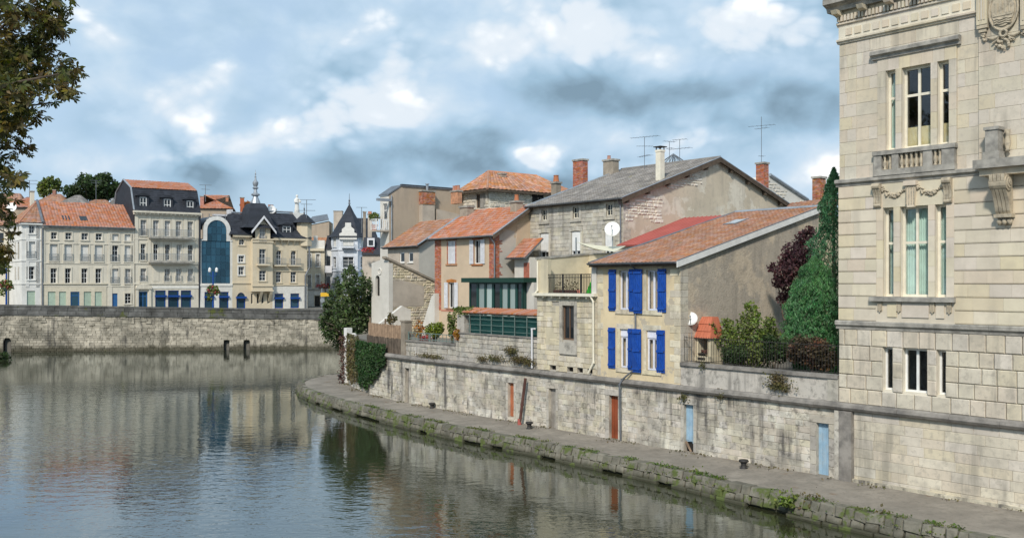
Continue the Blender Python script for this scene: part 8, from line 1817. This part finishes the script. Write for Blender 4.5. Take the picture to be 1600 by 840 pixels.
def thuja(label, x, y, z0, prof, n, size, m_, seed, name='thuja', lean=0.):
    r = random.Random(seed); pts = []; H = prof[-1][1]
    for _ in range(n):
        z = z0 + r.random() ** .85 * H; q = z - z0
        for (r0, h0), (r1, h1) in zip(prof, prof[1:]):
            if h0 <= q <= h1: rad = r0 + (r1 - r0) * (q - h0) / (h1 - h0); break
        a = r.uniform(0, 6.283); lump = .80 + .45 * noise.noise(Vector((math.cos(a) * 1.8 + seed, math.sin(a) * 1.8, q * 1.1))) + .30 * noise.noise(Vector((math.cos(a) * 4.5, math.sin(a) * 4.5, q * 2.6))); k = rad * lump * (1.06 - .4 * r.random() ** 1.6); pts.append((x + math.cos(a) * k + lean * q, y + math.sin(a) * k, z))
    t = T(name, label, 'conifer', RB, x, y, z0); t.part('trunk', MB().tube([(x, y, z0 - .1), (x + lean * H, y, z0 + H * .93)], [.14, .02], 6), 'bark'); t.part('crown', leaf_mesh(pts, size, 'needle', 0, seed, 1.5), m_)
x_, z_ = RB.at(1272, 480, 3.0); H1 = RB.z(1272, 402, 3.0) - 4.1
thuja('big rounded bright green thuja beside the stone mansion', x_, 3.0, 4.1, ((1.0, 0), (1.35, H1 * .25), (1.25, H1 * .5), (.95, H1 * .72), (.5, H1 * .9), (.05, H1)), 34000, .15, 'leaf_thuja', 62)
x2, z2 = RB.at(1303, 300, 4.6); H2 = RB.z(1303, 263, 4.6) - 4.1
thuja('tall narrow dark conifer spire against the mansion corner', x2, 4.6, 4.1, ((1.3, 0), (1.3, H2 * .4), (1.0, H2 * .62), (.6, H2 * .82), (.3, H2 * .93), (.03, H2)), 24000, .16, 'leaf_thuja_dark', 63)
cl = []
for (px, py, r) in ((1240, 395, 22), (1225, 415, 18), (1255, 372, 16), (1215, 440, 14), (1245, 430, 26), (1262, 400, 20), (1230, 465, 16), (1250, 460, 22), (1213, 418, 9), (1262, 360, 9)):
    x, z = RB.at(px, py, 5.4); s_ = r * .030; cl.append((x, 5.4 + rr.uniform(-.5, .5), z, s_, s_, s_ * .95))
x, _ = RB.at(1248, 480, 5.4); st = limbs((x, 5.4, 4.1), [c[:3] for c in cl], .06, .012, 7, .2)
t = T('purple_plum_tree', 'purple leaved small tree between the gable wall and the conifers', 'tree', RB, x, 5.4, 4.1); t.part('trunk', st, 'bark'); t.part('crown', leaf_mesh(clump_pts(cl, 4200, 64, .3), .15, 'leaf', 0, 64, .4), 'leaf_purple')
bush('burgundy_hedge', 'dark reddish green hedge behind the fence beside the mansion', RB, 1272, 550, 1.3, 1.25, .7, .85, 4200, .12, 'leaf_burgundy', seed=65); bush('dark_shrub', 'dark green low shrub at the foot of the olive shrub', RB, 1150, 553, 1.2, .8, .5, .55, 1500, .11, 'leaf_dark', seed=66); bush('dark_shrub', 'dark green shrub between the olive shrub and the hedge', RB, 1210, 545, 1.4, .8, .5, .75, 1700, .11, 'leaf_dark', seed=67)
# weeds and grass on the kerb, wall tops
def tuft(label, name, pts, size, m_, seed, up, cat='weed', group=None):
    c = pts[0]; t = T(name, label, cat, RB, c[0], c[1], c[2], group); t.part('leaves', leaf_mesh(pts, size, 'leaf', 0, seed, up), m_)
def kpt(px, py): Yd = (CZ - .35) * FPX / (py - HY); return RB.loc((px - CX) / FPX * Yd, Yd)
for i, (px, py, r, m_, lb) in enumerate(((1092, 750, .40, 'leaf_green', 'bushy green weed on the kerb below the pale blue door'), (1230, 790, .34, 'leaf_green', 'bright green weed on the kerb below the second blue door'), (1270, 793, .38, 'leaf_dry', 'dry grassy clump on the kerb near the second blue door'), (1378, 815, .3, 'leaf_dry', 'yellowish weed on the kerb below the mansion wall'), (985, 728, .25, 'leaf_green', 'small weed on the kerb below the red door'))):
    x, y = kpt(px, py); r2 = random.Random(70 + i); tuft(lb, 'weed', [(x + r2.gauss(0, r * .45), y + r2.gauss(0, r * .35), .35 + abs(r2.gauss(0, r * .5))) for _ in range(240)], .13, m_, 70 + i, .8, group='weeds along the kerb')
r2 = random.Random(80); pts = []
for _ in range(9000):
    u = r2.uniform(-20, 24)
    if noise.noise(Vector((u * .55, 3, 0))) + .5 * noise.noise(Vector((u * 2.3, 3, 0))) < -.02 + .2 * r2.random(): continue
    d = r2.gauss(-.25, .16); p = EDGEP.m(u, d, 0); pts.append((p[0], p[1], (.66 if d < -.12 else .45) + abs(r2.gauss(0, .035)), .55 + .5 * r2.random()))
for _ in range(1300):
    u = r2.uniform(-16, 24)
    if noise.noise(Vector((u * .9, 8, 0))) < .12: continue
    p = EDGEP.m(u, r2.uniform(-.05, .14), 0); pts.append((p[0], p[1], r2.uniform(.12, .5), .5 + .6 * r2.random()))
mbg = leaf_mesh(pts, .085, 'leaf', 0, 80, 1.0); one('grass', mbg, 'leaf_grass', 'short grass and moss growing between the kerb stones', 'grass', RB, (0, -3.2, .4), kind='stuff')
pts = []
for (px, py, n, rx) in ((668, 556, 90, .9), (684, 558, 60, .5), (775, 560, 120, .7), (812, 562, 220, .6), (828, 566, 130, .4), (800, 548, 150, .4), (755, 560, 60, .3), (1128, 617, 60, .25), (1220, 603, 160, .45), (1217, 590, 90, .35), (1070, 621, 40, .2), (1100, 572, 20, .1)):
    x, z = RB.at(px, py, 0)
    for _ in range(n * 3): pts.append((x + r2.gauss(0, rx * .6), r2.gauss(-.1, .07), z + r2.gauss(.02, .09) + .10 * noise.noise(Vector((x * 3 + _ * .02, 0, 0)))))
one('wall_weeds', leaf_mesh(pts, .08, 'leaf', 0, 81, .7), 'leaf_dry', 'dry weeds sprouting from the joints of the quay wall', 'weeds', RB, (0, -.1, 3.5), kind='stuff')
pts = []
for _ in range(1500):
    u = r2.uniform(-36, 20); nz = noise.noise(Vector((u * .5, 1, 4)))
    if nz < 0: continue
    p = WALLP.m(u, abs(r2.gauss(.1, .3)), 0); pts.append((p[0], p[1], .75 + .01 * r2.random()))
one('fallen_leaves', leaf_mesh(pts, .08, 'leaf', 0, 82), 'leaf_dry', 'brown fallen leaves along the foot of the quay wall', 'leaves', RB, (0, -.3, .72), kind='stuff')
# bush at the far left waterline, hill trees
def wtree(name, label, px, py, Y, rx, rz, n, size, m_, seed, base, cat='tree', group=None):
    x = (px - CX) / FPX * Y; z = CZ + (HY - py) / FPX * Y; r = random.Random(seed); cl = [(x, Y, z, rx * .7, rx * .7, rz * .7)]
    for _ in range(12): a = r.uniform(0, 6.28); h = r.uniform(-.8, .9); k = math.sqrt(1 - h * h) * .7; cl.append((x + rx * k * math.cos(a), Y + rx * k * math.sin(a), z + rz * h * .7, rx * .35, rx * .35, rz * .35))
    st = MB().tube([(x, Y, base), (x, Y, z)], [max(.08, rx * .06), .05], 6); l_ = limbs((x, Y, (base + z) / 2), [c[:3] for c in cl], .10, .03, seed); st.add(l_.v, l_.f); t = T(name, label, cat, W, x, Y, base, group); t.part('trunk' if cat == 'tree' else 'stem', st, 'bark'); t.part('crown' if cat == 'tree' else 'foliage', leaf_mesh(clump_pts(cl, n, seed, .4), size, 'leaf', 0, seed), m_)
wtree('river_bush', 'dark bush overhanging the water at the far end of the near bank', -6, 560, 98, 1.6, 1.0, 900, .3, 'leaf_dark', 91, .1, 'shrub')
wtree('hill_tree', 'small pale green tree above the long tiled roof', 79, 295, 185, 2.3, 2.6, 1500, .55, 'leaf_green', 92, 12, group='trees on the hill'); wtree('hill_tree', 'round dark green tree beside the slate mansard', 140, 296, 185, 4.8, 3.3, 4200, .55, 'leaf_dark', 93, 12, group='trees on the hill'); wtree('hill_tree', 'dark tree top touching the slate mansard', 165, 292, 185, 3.2, 3.0, 2200, .6, 'leaf_dark', 94, 12, group='trees on the hill')
wtree('hill_tree', 'autumn yellow tree top behind the red chimneys', 386, 322, 175, 1.2, 1.2, 400, .5, 'leaf_orange', 95, 8, group='trees on the hill')
for i, (px, py, Y) in enumerate(((575, 391, 136), (505, 447, 148))):
    x = (px - CX) / FPX * Y; z = CZ + (HY - py) / FPX * Y; r3 = random.Random(96 + i); t = T('geranium_box', ('red geraniums before the slate mansard dormer', 'red geraniums on the cream town house ledge')[i], 'flowers', W, x, Y, z - .3, 'red window geraniums'); t.part('planter_box', MB().box(x - .7, x + .7, Y - .2, Y + .2, z - .35, z - .1), 'rust_brown'); t.part('flowers', leaf_mesh([(x + r3.gauss(0, .45), Y - .1 + r3.gauss(0, .15), z + r3.gauss(.1, .2)) for _ in range(160)], .22, 'leaf', 0, 96 + i), 'flower_red')
